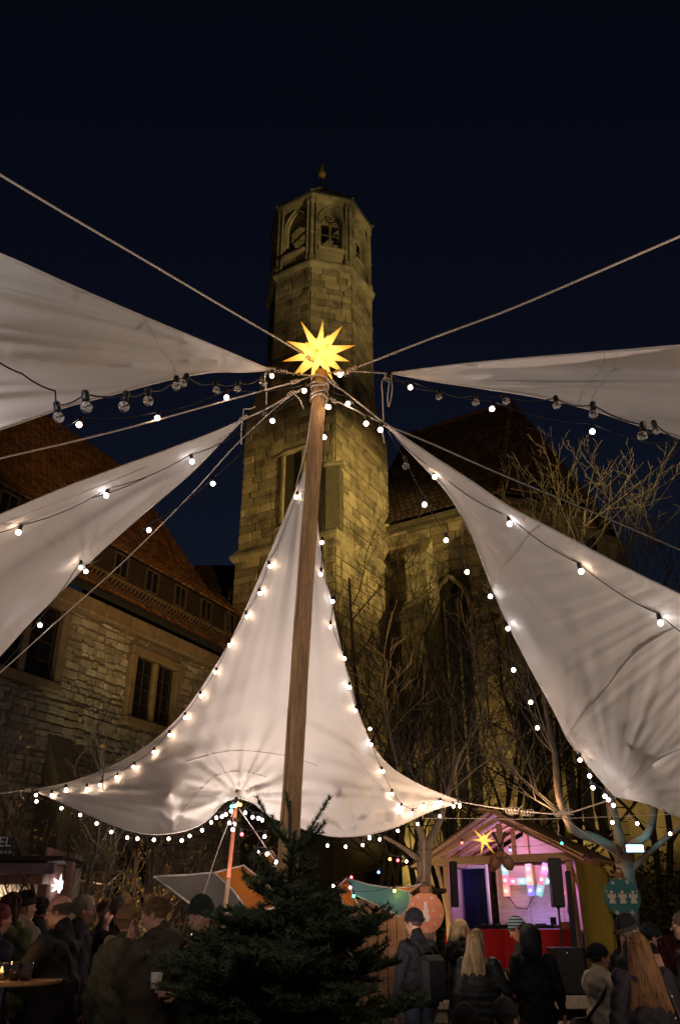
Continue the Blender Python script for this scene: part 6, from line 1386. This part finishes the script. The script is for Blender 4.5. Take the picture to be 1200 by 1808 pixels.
def person(label, px, py, D, yaw, hy=0, hp_=0, coat=(.02, .02, .022), coatn='jacket', hem=.78, hood=None, hair=None, hairc=(.08, .05, .03), hat=None, hatc=(.02, .02, .02), pants=(.015, .017, .03),
           hands=None, puff=0, fat=1.0, lean=0, height=None, face=True, vox=.0125, scarf=None, collar=True, extra=None, group=None, band=None, fur=False):
    c = P(px, py, D); sc_ = (c[2]) / HC[2] if height is None else height / 1.75; zoff = c[2] - HC[2] * sc_
    if height is None: zoff = 0
    R = rotm(yaw, 0); hR = rotm(hy, hp_)
    hc_l = hR @ (HC - PIV) + PIV; loc = np.array((c[0], c[1], zoff)) - (R @ np.array((hc_l[0], hc_l[1], 0))) * sc_
    root = thing('person', label, 'person', tuple(loc), group); T = lambda V: (np.asarray(V) @ R.T) * sc_
    def mk(name, f, lo, hi, h, m, par=root, extraVF=None):
        V, F = surface_nets(f, lo, hi, h)
        if extraVF:
            for V2, F2 in extraVF: F = np.concatenate([F, F2 + len(V)]); V = np.concatenate([V, V2])
        o = link(name, mesh_np(name, T(V), F, True), m, par); return o
    # head
    hd = [ell((0, .0, 1.655), (.074, .094, .088)), ell((0, .028, 1.60), (.060, .070, .080)), cap((0, .03, 1.545), (0, .066, 1.548), .030, .024)]
    H_ = union(hd, .03)
    def headf(X, Y, Z):
        d = H_(X, Y, Z)
        for s_ in (-1, 1): d = -smin(-d, ell((s_ * .031, .112, 1.637), (.019, .020, .013))(X, Y, Z), .012)
        for q in (cap((0, .098, 1.642), (0, .119, 1.607), .009, .014), cap((-.03, .097, 1.657), (.03, .097, 1.657), .009, .009), cap((-.014, .094, 1.576), (.014, .094, 1.576), .0085, .0085), cap((-.01, .092, 1.566), (.01, .092, 1.566), .008, .008), ell((0.042, .072, 1.60), (.022, .02, .02)), ell((-.042, .072, 1.60), (.022, .02, .02))): d = smin(d, q(X, Y, Z), .010)
        for s_ in (-1, 1): d = smin(d, ell((s_ * .079, -.004, 1.615), (.010, .020, .032))(X, Y, Z), .006)
        return d
    hf = inframe(headf, hR, PIV)
    # arms
    sh = {s_: np.array((s_ * .175 * fat, -.01, 1.40)) for s_ in (-1, 1)}; arms = {}
    for s_ in (-1, 1):
        tgt = np.array((s_ * .27 * fat, .06, .86)) if not (hands and hands.get(s_)) else np.array(hands[s_]['at'], float)
        d = tgt - sh[s_]; L = np.linalg.norm(d); u, l_ = .29, .27
        if L > u + l_ - .005: d = d / L; tgt = sh[s_] + d * (u + l_ - .01); L = u + l_ - .01
        dn = d / L; a = (u * u - l_ * l_ + L * L) / (2 * L); hh = math.sqrt(max(u * u - a * a, 0)); pole_ = np.array((s_ * .5, -.6, -.7)); pole_ -= dn * (pole_ @ dn); pole_ /= np.linalg.norm(pole_)
        arms[s_] = (sh[s_], sh[s_] + dn * a + pole_ * hh, tgt)
    b = [column(.95, 1.42, .13 * fat, .09, .15, .085), ell((0, 0, 1.36), (.185, .09, .085)), ell((0, 0, .95), (.155 * fat, .11, .13)), cap((0, -.012, 1.36), (0, .002, 1.55), .058, .050)]
    for s_ in (-1, 1):
        a0, a1, a2 = arms[s_]; b += [cap(a0, a1, .045, .036), cap(a1, a2, .036, .024), cap((s_ * .085, 0, .92), (s_ * .09, .01, .5), .078, .05), cap((s_ * .09, .01, .5), (s_ * .095, -.01, .09), .05, .034), cap((s_ * .095, -.03, .04), (s_ * .105, .13, .03), .035, .03)]
    bf_ = union(b, .035); fb = lambda X, Y, Z: smin(bf_(X, Y, Z), hf(X, Y, Z), .02)
    ex = []
    for s_ in (-1, 1):
        hd_ = hands.get(s_) if hands else None; a0, a1, a2 = arms[s_]; fd = (a2 - a1) / np.linalg.norm(a2 - a1)
        if hd_ and hd_.get('show', True): ex.append(hand_mesh(a2 + fd * .0, hd_.get('dir', fd), hd_.get('palm', (-s_, 0, -.3)), hd_.get('curl', .5), s_))
        elif not hd_ : ex.append(hand_mesh(a2, fd + np.array((0, .1, 0)), (-s_, 0, 0), .45, s_))
    m_ = .40; mk('body', fb, (-m_, -.3, .0 - .01), (m_, .46, 1.80), vox, M['skin'], extraVF=ex)
    # trousers and shoes
    tf = union([ell((0, 0, .95), (.168 * fat, .125, .12))] + [q for s_ in (-1, 1) for q in (cap((s_ * .085, 0, .9), (s_ * .09, .01, .5), .092, .066), cap((s_ * .09, .01, .5), (s_ * .095, -.01, .1), .066, .055))], .03)
    mk('trousers', tf, (-.24, -.18, .03), (.24, .18, 1.1), .02, cmat('trousers', pants))
    for s_ in (-1, 1): mk('shoe', union([cap((s_ * .095, -.04, .055), (s_ * .108, .14, .045), .05, .042), cap((s_ * .095, -.03, .1), (s_ * .095, -.03, .14), .05, .05)], .03), (-.2, -.13, -.002), (.2, .22, .2), .018, M['black'])
    # coat
    cf = [column(hem, 1.16, .205 * fat, .155 * fat, .185 * fat, .145 * fat, puff=puff), column(1.1, 1.40, .185 * fat, .145 * fat, .17, .11, puff=puff), ell((0, -.01, 1.385), (.205, .108, .075))]
    arms_f = []
    for s_ in (-1, 1):
        a0, a1, a2 = arms[s_]; e = a2 - (a2 - a1) / np.linalg.norm(a2 - a1) * .015; arms_f += [cap(a0, a1, .074, .062), cap(a1, e, .060, .043)]
    A_ = union(arms_f, .02); C_f = union(cf, .05)
    col_ = []
    if collar: col_.append(cap((0, -.02, 1.44), (0, -.01, 1.515), .085, .075))
    if hood == 'down': col_ += [ell((0, -.105, 1.44), (.135, .085, .095)), ell((0, -.135, 1.40), (.085, .07, .11)), cap((-.09, .0, 1.47), (.09, .0, 1.47), .05, .05)]
    colf = union(col_, .03) if col_ else None; wn_ = random.uniform(0, 9)
    def coatf(X, Y, Z):
        d = smin(C_f(X, Y, Z), A_(X, Y, Z), .035)
        if puff: d = d
        if colf: 
            cc_ = colf(X, Y, Z); hole = cap((0, .01, 1.43), (0, .05, 1.62), .050, .072)(X, Y, Z); cc_ = np.maximum(cc_, -hole); d = smin(d, cc_, .03)
        fold = .0055 * np.sin(Z * 31 + 4 * np.sin(X * 17 + wn_) + Y * 20) + .004 * np.sin(Z * 57 + X * 43 + wn_) + .004 * np.sin(X * 38 + 3 * np.sin(Z * 14 + wn_))
        d = d + fold * (0.6 if puff else 1)
        return np.maximum(d, hem - Z)
    co = mk(coatn, coatf, (-.46, -.34, hem - .03), (.46, .5, 1.66), vox * 1.12, cmat(coatn, coat, .8 if not puff else .55, .3))
    if puff:
        pass
    # hair and hats in the head's frame
    Rl = lambda V: T((np.asarray(V) - PIV) @ hR.T + PIV)
    def mh_(name, f, lo, hi, h, m, par=root): V, F = surface_nets(f, lo, hi, h); return link(name, mesh_np(name, Rl(V), F, True), m, par)
    sk = ell((0, -.004, 1.664), (.083, .103, .094))
    hm_ = cmat('hair', hairc, .6, .35)
    strands = lambda X, Y, Z: .0022 * np.sin(np.arctan2(X, -Y + .02) * 46 + 5 * np.sin(Z * 16)) + .002 * np.sin(np.arctan2(X, -Y + .02) * 23 + Z * 9)
    if hair in ('short', 'fringe', 'longstraight', 'wavy', 'shoulder', 'bun'):
        def hf2(X, Y, Z):
            d = sk(X, Y, Z) + strands(X, Y, Z); faceC = ell((0, .115, 1.60), (.068, .075, .085))(X, Y, Z); d = np.maximum(d, -faceC); d = np.maximum(d, 1.585 - Z + np.maximum(Y, 0) * 0.9)
            if hair == 'fringe': d = np.maximum(d, Z - 1.675 + .0 * Y); d = np.maximum(d, Y - .02)
            if hair in ('longstraight', 'wavy', 'shoulder', 'bun'):
                bot = {'longstraight': 1.16, 'wavy': 1.28, 'shoulder': 1.40, 'bun': 1.5}[hair]; wd = {'longstraight': .185, 'wavy': .145, 'shoulder': .10, 'bun': .08}[hair]
                t = np.clip((1.68 - Z) / (1.68 - bot), 0, 1); rx = .082 + (wd - .082) * t; cy = -.03 - .075 * t; ry = .083 - .025 * t
                wv = .006 * np.sin(Z * 30) if hair == 'wavy' else 0
                l2 = (np.sqrt(((X - wv) / rx) ** 2 + ((Y - cy) / ry) ** 2) - 1) * ry + strands(X, Y, Z) * 1.8; l2 = np.maximum(l2, np.maximum(bot + .007 * np.sin(X * 90) + .006 * np.sin(X * 37) - Z, Z - 1.68)); d = smin(d, l2, .03)
                d = np.maximum(d, -ell((0, .10, 1.58), (.062, .085, .10))(X, Y, Z))
            return d
        mh_('hair', hf2, (-.2, -.24, 1.1 if hair in ('longstraight', 'wavy') else 1.36), (.2, .13, 1.79), .0085 if hair != 'longstraight' else .008, hm_)
    if hair:
        g_ = np.random.default_rng(int(abs(px) * 7 + D * 13)); longh = hair in ('longstraight', 'wavy', 'shoulder')
        n = 520 if longh else 420; N_ = 9 if longh else 4
        th = g_.uniform(-2.0, 2.0, n) if not longh else g_.uniform(-1.75, 1.75, n); el = np.arcsin(g_.uniform(-.25 if hair != 'fringe' else -.45, .98 if hair != 'fringe' else .1, n))
        if hat: el = np.minimum(el, .05)
        dv = np.stack([np.sin(th) * np.cos(el), -np.cos(th) * np.cos(el), np.sin(el)], 1); rr_ = np.array((.084, .105, .096)); c0 = np.array((0, -.004, 1.664))
        Pn = np.zeros((n, N_, 3)); Pn[:, 0] = c0 + dv * rr_ * (1.0 if not hat else .97)
        for k in range(1, N_):
            if longh:
                bot = {'longstraight': 1.15, 'wavy': 1.27, 'shoulder': 1.39}[hair] + g_.uniform(-.02, .05, n) * 0 + .02 * np.sin(th * 9); t = k / (N_ - 1); z = Pn[:, 0, 2] + (bot - Pn[:, 0, 2]) * t; tt = np.clip((1.68 - z) / (1.68 - bot), 0, 1); wd_ = {'longstraight': .190, 'wavy': .150, 'shoulder': .105}[hair]
                rx = .086 + (wd_ - .086) * tt; ry = .092 - .030 * tt; cy = -.03 - .075 * tt
                Pn[:, k, 0] = np.sin(th) * rx * 1.0 + .006 * np.sin(z * 24 + th * 8); Pn[:, k, 1] = cy - np.cos(th) * ry - .004; Pn[:, k, 2] = z
            else:
                fl2 = np.stack([np.zeros(n), -.55 * np.ones(n), -.8 * np.ones(n)], 1) + g_.normal(0, .28, (n, 3)); Pn[:, k] = Pn[:, k - 1] + fl2 * .009 + dv * .0035
        V_, F_ = tubes_np(Pn, np.full((n, N_), .0021 if longh else .0017) * np.linspace(1, .4, N_)[None], 3)
        o_ = link('hair_strands', mesh_np('hair_strands', Rl(V_), F_), cmat('hair', hairc, .6, .35), root); o_['kind'] = 'stuff'
    if hat:
        hp0, tilt_ = 1.655, .35
        cuff = lambda X, Y, Z: np.abs(Z - (1.668 + .22 * (Y)))
        def hatf(X, Y, Z):
            top = {'beanie': .118, 'pompom': .112, 'beret': .100, 'knit': .112, 'striped': .122}[hat]
            d = ell((0, -.012, 1.668), (.089 if hat != 'beret' else .102, .110 if hat != 'beret' else .120, top))(X, Y, Z) + .0016 * np.sin(np.arctan2(X, Y) * 40)
            return np.maximum(d, (1.655 + .20 * Y) - Z)
        def cuf(X, Y, Z): d = ell((0, -.008, 1.668), (.095 if hat != 'beret' else .097, .115, .122))(X, Y, Z); return np.maximum(np.maximum(d, (1.645 + .20 * Y) - Z), Z - (1.685 + .20 * Y)) + .0015 * np.sin(np.arctan2(X, Y) * 60)
        if hat == 'striped':
            m_ = mat('striped_knit', (.03, .035, .05), .9, noise=(30, .2)); n = m_.node_tree.nodes; L_ = m_.node_tree.links
            g_ = n.new("ShaderNodeNewGeometry"); sp = n.new("ShaderNodeSeparateXYZ"); L_.new(g_.outputs["Position"], sp.inputs[0]); mu = n.new("ShaderNodeMath"); mu.operation = 'MULTIPLY'; mu.inputs[1].default_value = 2 * PI / .034 / sc_; L_.new(sp.outputs[2], mu.inputs[0])
            si = n.new("ShaderNodeMath"); si.operation = 'SINE'; L_.new(mu.outputs[0], si.inputs[0]); gt = n.new("ShaderNodeMath"); gt.operation = 'GREATER_THAN'; gt.inputs[1].default_value = .05; L_.new(si.outputs[0], gt.inputs[0])
            mx = n.new("ShaderNodeMix"); mx.data_type = 'RGBA'; L_.new(gt.outputs[0], mx.inputs[0]); mx.inputs[6].default_value = (.03, .035, .055, 1); mx.inputs[7].default_value = (.20, .30, .36, 1); L_.new(mx.outputs[2], n["Principled BSDF"].inputs["Base Color"])
        else: m_ = cmat('knit', hatc, .95, .3)
        ho = mh_('hat', hatf, (-.13, -.16, 1.6), (.13, .13, 1.81), .0085, m_); mh_('cuff', cuf, (-.13, -.16, 1.6), (.13, .13, 1.74), .008, m_ if not band else cmat('hat_band', band, .9), ho)
        if hat == 'pompom': mh_('pompom', lambda X, Y, Z: ell((0, -.03, 1.80), (.038, .038, .036))(X, Y, Z) + .005 * np.sin(X * 260) * np.sin(Y * 240) * np.sin(Z * 250), (-.06, -.09, 1.74), (.06, .03, 1.85), .006, cmat('pompom', tuple(min(1, q * 1.6) for q in hatc), .95), ho)
        if hat == 'beret': pass
    if hood == 'up':
        def hu(X, Y, Z):
            o = union([ell((0, -.03, 1.645), (.125, .145, .145)), cap((0, -.06, 1.50), (0, -.03, 1.6), .125, .12)], .05)(X, Y, Z); i = union([ell((0, .03, 1.635), (.095, .14, .115))], .03)(X, Y, Z)
            return np.maximum(np.maximum(o, -i), Y - .085) + .003 * np.sin(Z * 60 + X * 30)
        mh_('hood', hu, (-.17, -.24, 1.36), (.17, .12, 1.83), .011, cmat(coatn, coat, .8, .3))
    if fur: 
        def fu(X, Y, Z): return union([cap((-.1, -.06, 1.50), (.1, -.06, 1.50), .045, .045), cap((-.1, -.06, 1.50), (-.07, .06, 1.46), .04, .03), cap((.1, -.06, 1.50), (.07, .06, 1.46), .04, .03)], .03)(X, Y, Z) + .006 * np.sin(X * 190) * np.sin(Y * 170 + Z * 200)
        mk('fur_trim', fu, (-.18, -.14, 1.38), (.18, .13, 1.6), .009, cmat('fur', (.30, .24, .16), .95))
    if scarf:
        def sf(X, Y, Z): return np.maximum(union([cap((-.07, .0, 1.465), (.07, .0, 1.465), .06, .06), cap((.03, .10, 1.44), (.07, .16, 1.12), .035, .045), cap((0, .07, 1.47), (.03, .10, 1.42), .05, .05)], .03)(X, Y, Z), -cap((0, 0, 1.4), (0, .01, 1.6), .055, .06)(X, Y, Z)) + .004 * np.sin(Z * 90 + X * 60)
        m_ = mat('dotted_scarf', (.02, .02, .02), .9); n = m_.node_tree.nodes; v_ = n.new("ShaderNodeTexVoronoi"); v_.inputs["Scale"].default_value = 42; g_ = n.new("ShaderNodeNewGeometry"); m_.node_tree.links.new(g_.outputs["Position"], v_.inputs["Vector"]); lt = n.new("ShaderNodeMath"); lt.operation = 'LESS_THAN'; lt.inputs[1].default_value = .34; m_.node_tree.links.new(v_.outputs["Distance"], lt.inputs[0])
        mx = n.new("ShaderNodeMix"); mx.data_type = 'RGBA'; m_.node_tree.links.new(lt.outputs[0], mx.inputs[0]); mx.inputs[6].default_value = (.015, .015, .015, 1); mx.inputs[7].default_value = (.6, .58, .52, 1); m_.node_tree.links.new(mx.outputs[2], n["Principled BSDF"].inputs["Base Color"])
        mk('scarf', sf, (-.18, -.1, 1.04), (.18, .24, 1.56), .010, m_)
    if face:
        for s_ in (-1, 1):
            mb = MB(); mb.ball((s_ * .031, .0885, 1.637), .0125, 10, 7); link('eye', mesh_np('eye', Rl(mb.v), mb.f, True), cmat('eye_white', (.45, .42, .40), .3), root)
            mb = MB(); mb.ball((s_ * .031, .0985, 1.637), .0055, 8, 5); link('pupil', mesh_np('pupil', Rl(mb.v), mb.f, True), M['black'], root)
            mb = MB(); mb.tube([(s_ * .047, .092, 1.658), (s_ * .03, .104, 1.663), (s_ * .015, .106, 1.659)], .0032, 5); link('eyebrow', mesh_np('eyebrow', Rl(mb.v), mb.f, True), hm_, root)
        mb = MB(); mb.tube([(-.021, .092, 1.5715), (0, .1035, 1.5715), (.021, .092, 1.5715)], .0035, 5); link('mouth', mesh_np('mouth', Rl(mb.v), mb.f, True), cmat('lips', (.28, .09, .075), .5), root)
    root['_'] = 0; del root['_']
    def local(p): return loc + (R @ np.array(p, float)) * sc_
    def headpt(p): return loc + (R @ (hR @ (np.array(p, float) - PIV) + PIV)) * sc_
    if extra: extra(root, local, headpt, sc_)
    return root
def glasses(root, local, hp2, s):
    mb = MB()
    for q in (-1, 1):
        mb.tube([hp2((q * .031 + .021 * math.cos(a), .116, 1.637 + .016 * math.sin(a))) for a in np.linspace(0, 2 * PI, 15)], .0018 * s, 5)
        mb.tube([hp2((q * .052, .114, 1.642)), hp2((q * .079, .05, 1.642)), hp2((q * .083, -.01, 1.632))], .0018 * s, 5)
    mb.tube([hp2((-.011, .118, 1.64)), hp2((.011, .118, 1.64))], .0018 * s, 5); mb.build('glasses', M['metal'], root)
def backpack(root, local, hp2, s):
    rz = math.atan2(*(local((0, 1, 0)) - local((0, 0, 0)))[:2][::1]); R = Matrix.Rotation(-rz, 3, 'Z')
    mb = MB(); mb.box(local((0, -.22, 1.12)), (.30 * s, .17 * s, .42 * s), R, .05 * s); mb.build('backpack', cmat('backpack', (.012, .012, .014), .7), root)
    for q in (-1, 1): mb = MB(); mb.tube([local((q * .11, -.15, 1.3)), local((q * .13, .0, 1.475)), local((q * .13, .14, 1.3)), local((q * .15, .08, 1.05))], .018 * s, 6); mb.build('strap', cmat('backpack', (.012, .012, .014), .7), root)
DK = (.018, .018, .022)
person('bald person with glasses and dark jacket leaning on the left table', 104, 1607, 6.9, -75, -8, 12, coat=(.02, .018, .018), fat=1.18, hair='fringe', hairc=(.10, .08, .06), fur=False, extra=glasses, vox=.011,
       hands={-1: dict(at=(-.26, .40, 1.12), dir=(.1, 1, -.1), palm=(0, 0, -1), curl=.75), 1: dict(at=(.12, .40, 1.10), dir=(-.25, 1, 0), palm=(0, 0, -1), curl=.5)})
person('grey-haired person with glasses behind the bald one, looking right', 151, 1606, 8.2, 60, 12, 5, coat=(.03, .032, .042), hair='short', hairc=(.26, .22, .18), extra=glasses)
person('bearded person in dark coat facing the camera between two grey heads', 190, 1610, 9.0, 140, 0, 0, coat=DK, hair='short', hairc=(.12, .07, .04))
person('person with grey hair seen from behind, left of the pompom hat', 215, 1607, 8.4, 20, 10, 0, coat=(.025, .022, .022), hair='short', hairc=(.12, .10, .085), face=False)
person('person in olive hooded parka and brown pompom beanie seen from behind', 229, 1630, 6.9, 18, 20, 4, coat=(.105, .098, .065), coatn='parka', hem=.62, hood='down', hat='pompom', hatc=(.20, .11, .055), hair='short', hairc=(.2, .12, .07), fat=1.02, fur=True, face=False)
person('short-haired person in brown jacket holding a hand up to the face', 273, 1612, 6.7, -65, -10, 14, coat=(.060, .047, .034), fat=1.15, hood='down', hair='short', hairc=(.16, .09, .045), vox=.011,
       hands={-1: dict(at=(-.08, .20, 1.45), dir=(.25, .1, 1), palm=(.3, -1, 0), curl=.35), 1: dict(at=(.22, .25, 1.05), show=True)})
def cupx(root, local, hp2, s):
    p = local((.12, .33, 1.16)); MB().lathe([(.034 * s, 0), (.042 * s, .10 * s), (.038 * s, .10 * s), (.03 * s, .01)], tuple(p), 14).build('paper_cup', cmat('cup_white', (.6, .58, .52), .5), root, True)
    q = local((.2, .14, 1.42)); mb = MB(); mb.ball(q, (.05 * s, .03 * s, .05 * s), 10, 7); mb.v = [(v[0] + random.uniform(-.006, .006), v[1], v[2] + random.uniform(-.01, .01)) for v in mb.v]; mb.build('pink_flower', cmat('pink_fabric', (.55, .05, .25), .7), root)
person('person half hidden by the fir holding a white cup, pink flower on the coat', 352, 1614, 6.6, -150, 0, 15, coat=(.02, .017, .018), fat=1.1, hair='short', hairc=(.03, .03, .03), hat='knit', hatc=(.02, .03, .025), extra=cupx, hands={1: dict(at=(.12, .26, 1.16), dir=(-.3, 1, .1), palm=(-1, .2, 0), curl=.7), -1: dict(at=(-.05, .28, 1.14), dir=(.5, .8, .1), palm=(1, .3, 0), curl=.7)})
def antlers(root, local, hp2, s):
    for q in (-1, 1):
        mb = MB(); b0 = np.array((q * .05, 0, 1.75)); mb.tube([hp2(b0), hp2(b0 + (q * .03, 0, .06)), hp2(b0 + (q * .02, 0, .13))], .008 * s, 5)
        for t, e in ((.06, .05), (.09, .035), (.03, -.03)): mb.tube([hp2(b0 + (q * .025, 0, t)), hp2(b0 + (q * (.025 + e), 0, t + .04))], .006 * s, 5)
        mb.build('toy_antler', cmat('antler_felt', (.05, .03, .02)), root)
    mb = MB(); mb.tube([hp2((.086 * math.cos(a), 0, 1.66 + .1 * math.sin(a))) for a in np.linspace(0, PI, 12)], .007 * s, 5); mb.build('headband', M['black'], root)
def buns(root, local, hp2, s):
    MB().ball(hp2((.085, 0, 1.755)), .034 * s, 10, 7).build('pompom', cmat('knit', DK, .95, .3), root)
person('person with toy antler headband and dark hair near the kiosk', 20, 1602, 8.2, 10, -15, 0, coat=(.075, .085, .035), hood='down', coatn='green_jacket', hair='shoulder', hairc=(.06, .02, .02), extra=antlers, face=False)
person('person in black pompom hat and beige hood before the kiosk hatch', 47, 1601, 8.9, 30, 10, 0, coat=(.26, .22, .155), coatn='beige_coat', hood='down', hat='beanie', hatc=DK, hair=None, extra=buns, face=False)
person('person with dark red hair cut off by the left edge', 2, 1622, 7.7, 40, 0, 0, coat=(.025, .02, .035), hair='shoulder', hairc=(.12, .015, .02))
person('person in dark coat queueing at the kiosk corner', 72, 1606, 9.4, -10, 0, 0, coat=DK, hair='short', hairc=(.03, .02, .02), face=False)
person('person in black jacket with backpack and jeans behind the orange bauble', 729, 1628, 9.2, -35, -10, 10, coat=(.016, .016, .02), hair='short', hairc=(.06, .04, .03), hat='knit', hatc=DK, pants=(.06, .08, .12), hem=.85, extra=backpack, face=True)
person('blonde person in dark coat turned right, left of the red table cloth', 814, 1642, 9.8, 60, 5, 5, coat=(.02, .02, .022), hair='bun', hairc=(.42, .30, .16), hood='down', hem=.7)
person('long-haired blonde person in black quilted coat seen from behind', 843, 1660, 8.9, 22, 12, 10, coat=(.022, .024, .024), coatn='quilted_coat', hem=.55, hair='wavy', hairc=(.33, .23, .12), puff=.011, face=False, vox=.011, hands={1: dict(at=(.26, .30, 1.08), dir=(0, 1, 0), palm=(0, 0, -1), curl=.6)})
person('person in blue and black striped beanie bending over the table', 911, 1638, 10.3, -60, -5, 28, coat=(.02, .02, .025), hair='short', hairc=(.1, .06, .04), hat='striped')
person('person in long black hooded coat seen from behind before the red cloth', 936, 1655, 9.4, 5, 10, 0, coat=(.013, .013, .015), hem=.45, hood='up', hair=None, fat=1.12, face=False)
def bagp(root, local, hp2, s):
    R = Matrix.Rotation(.6, 3, 'Z'); mb = MB(); mb.box(local((-.1, -.24, .95)), (.26 * s, .16 * s, .34 * s), R, .05 * s); mb.build('rucksack', cmat('backpack', (.012, .012, .014), .7), root)
    mb = MB(); mb.tube([local((.16, -.04, 1.44)), local((.10, -.17, 1.25)), local((-.1, -.19, 1.08))], .016 * s, 6); mb.tube([local((-.1, -.2, 1.05)), local((.12, -.12, .98)), local((.2, .02, 1.0))], .02 * s, 6); mb.build('strap', cmat('backpack', (.012, .012, .014), .7), root)
person('person in black hat, beige coat and dotted scarf, arms folded, facing right', 1058, 1690, 7.3, 62, 10, 0, coat=(.40, .34, .25), coatn='beige_coat', hem=.66, hood='down', hat='beret', hatc=(.012, .012, .014), band=(.10, .09, .08), hair='short', hairc=(.02, .015, .012), scarf=True, vox=.0105, extra=bagp,
       hands={1: dict(at=(-.10, .24, 1.10), show=False), -1: dict(at=(.10, .20, 1.08), show=False)})
def handbag(root, local, hp2, s):
    mb = MB(); mb.box(local((.30, -.06, .98)), (.28 * s, .12 * s, .22 * s), Matrix.Rotation(-.4, 3, 'Z'), .03 * s); mb.build('handbag', cmat('brown_leather', (.07, .045, .035), .45), root)
    mb = MB()
    for o in (0, .03): mb.tube([local((.22, -.13 - o, 1.05)), local((.16, -.12, 1.32)), local((.155, -.03, 1.475)), local((.19, .1, 1.3)), local((.30, .03, 1.06))], .007 * s, 5)
    mb.build('strap', cmat('brown_leather', (.07, .045, .035), .45), root)
    for z in (1.26, 1.10): MB().ball(local((.17, -.145, z)), .009 * s, 8, 5).build('buckle', M['white'], root)
person('person with very long ginger hair and a handbag seen from behind', 1124, 1672, 6.9, -12, 12, 0, coat=(.028, .022, .028), fat=1.22, hair='longstraight', hairc=(.20, .095, .038), face=False, extra=handbag, collar=False, vox=.011)
person('tall person in dark beanie looking up right behind the ginger hair', 1110, 1642, 7.7, 55, 5, -8, coat=(.016, .016, .018), hair='short', hairc=(.2, .15, .1), hat='beanie', hatc=(.018, .014, .016), band=(.06, .05, .05))
person('dark-haired person with pale face peering out behind the beanie wearer', 1152, 1654, 8.6, 70, 20, 10, coat=DK, hair='short', hairc=(.012, .012, .012), hat='knit', hatc=DK)
person('person with dark red hair at the right seen from behind', 1182, 1674, 7.9, 60, 0, 0, coat=(.02, .018, .02), hair='shoulder', hairc=(.09, .012, .018), face=False)
person('person with short brown hair cut off by the right edge', 1205, 1635, 7.4, -70, 0, 0, coat=(.02, .02, .022), hair='short', hairc=(.12, .07, .04), hands={-1: dict(at=(-.15, .25, 1.3), dir=(.3, .3, 1), palm=(1, 0, 0), curl=.7)})
person('person in black knitted hat sitting low before the quilted coat', 822, 1806, 6.9, 30, 0, 0, coat=DK, height=1.62, hood='down', hair='short', hairc=(.05, .03, .02), hat='knit', hatc=(.013, .013, .014), face=False)
person('person in dark grey knitted hat and coat sitting at the bottom edge', 893, 1797, 6.6, 10, 20, 10, coat=(.03, .03, .032), height=1.62, hood='down', hair='short', hairc=(.03, .02, .015), hat='knit', hatc=(.016, .016, .018), face=False, fat=1.1)
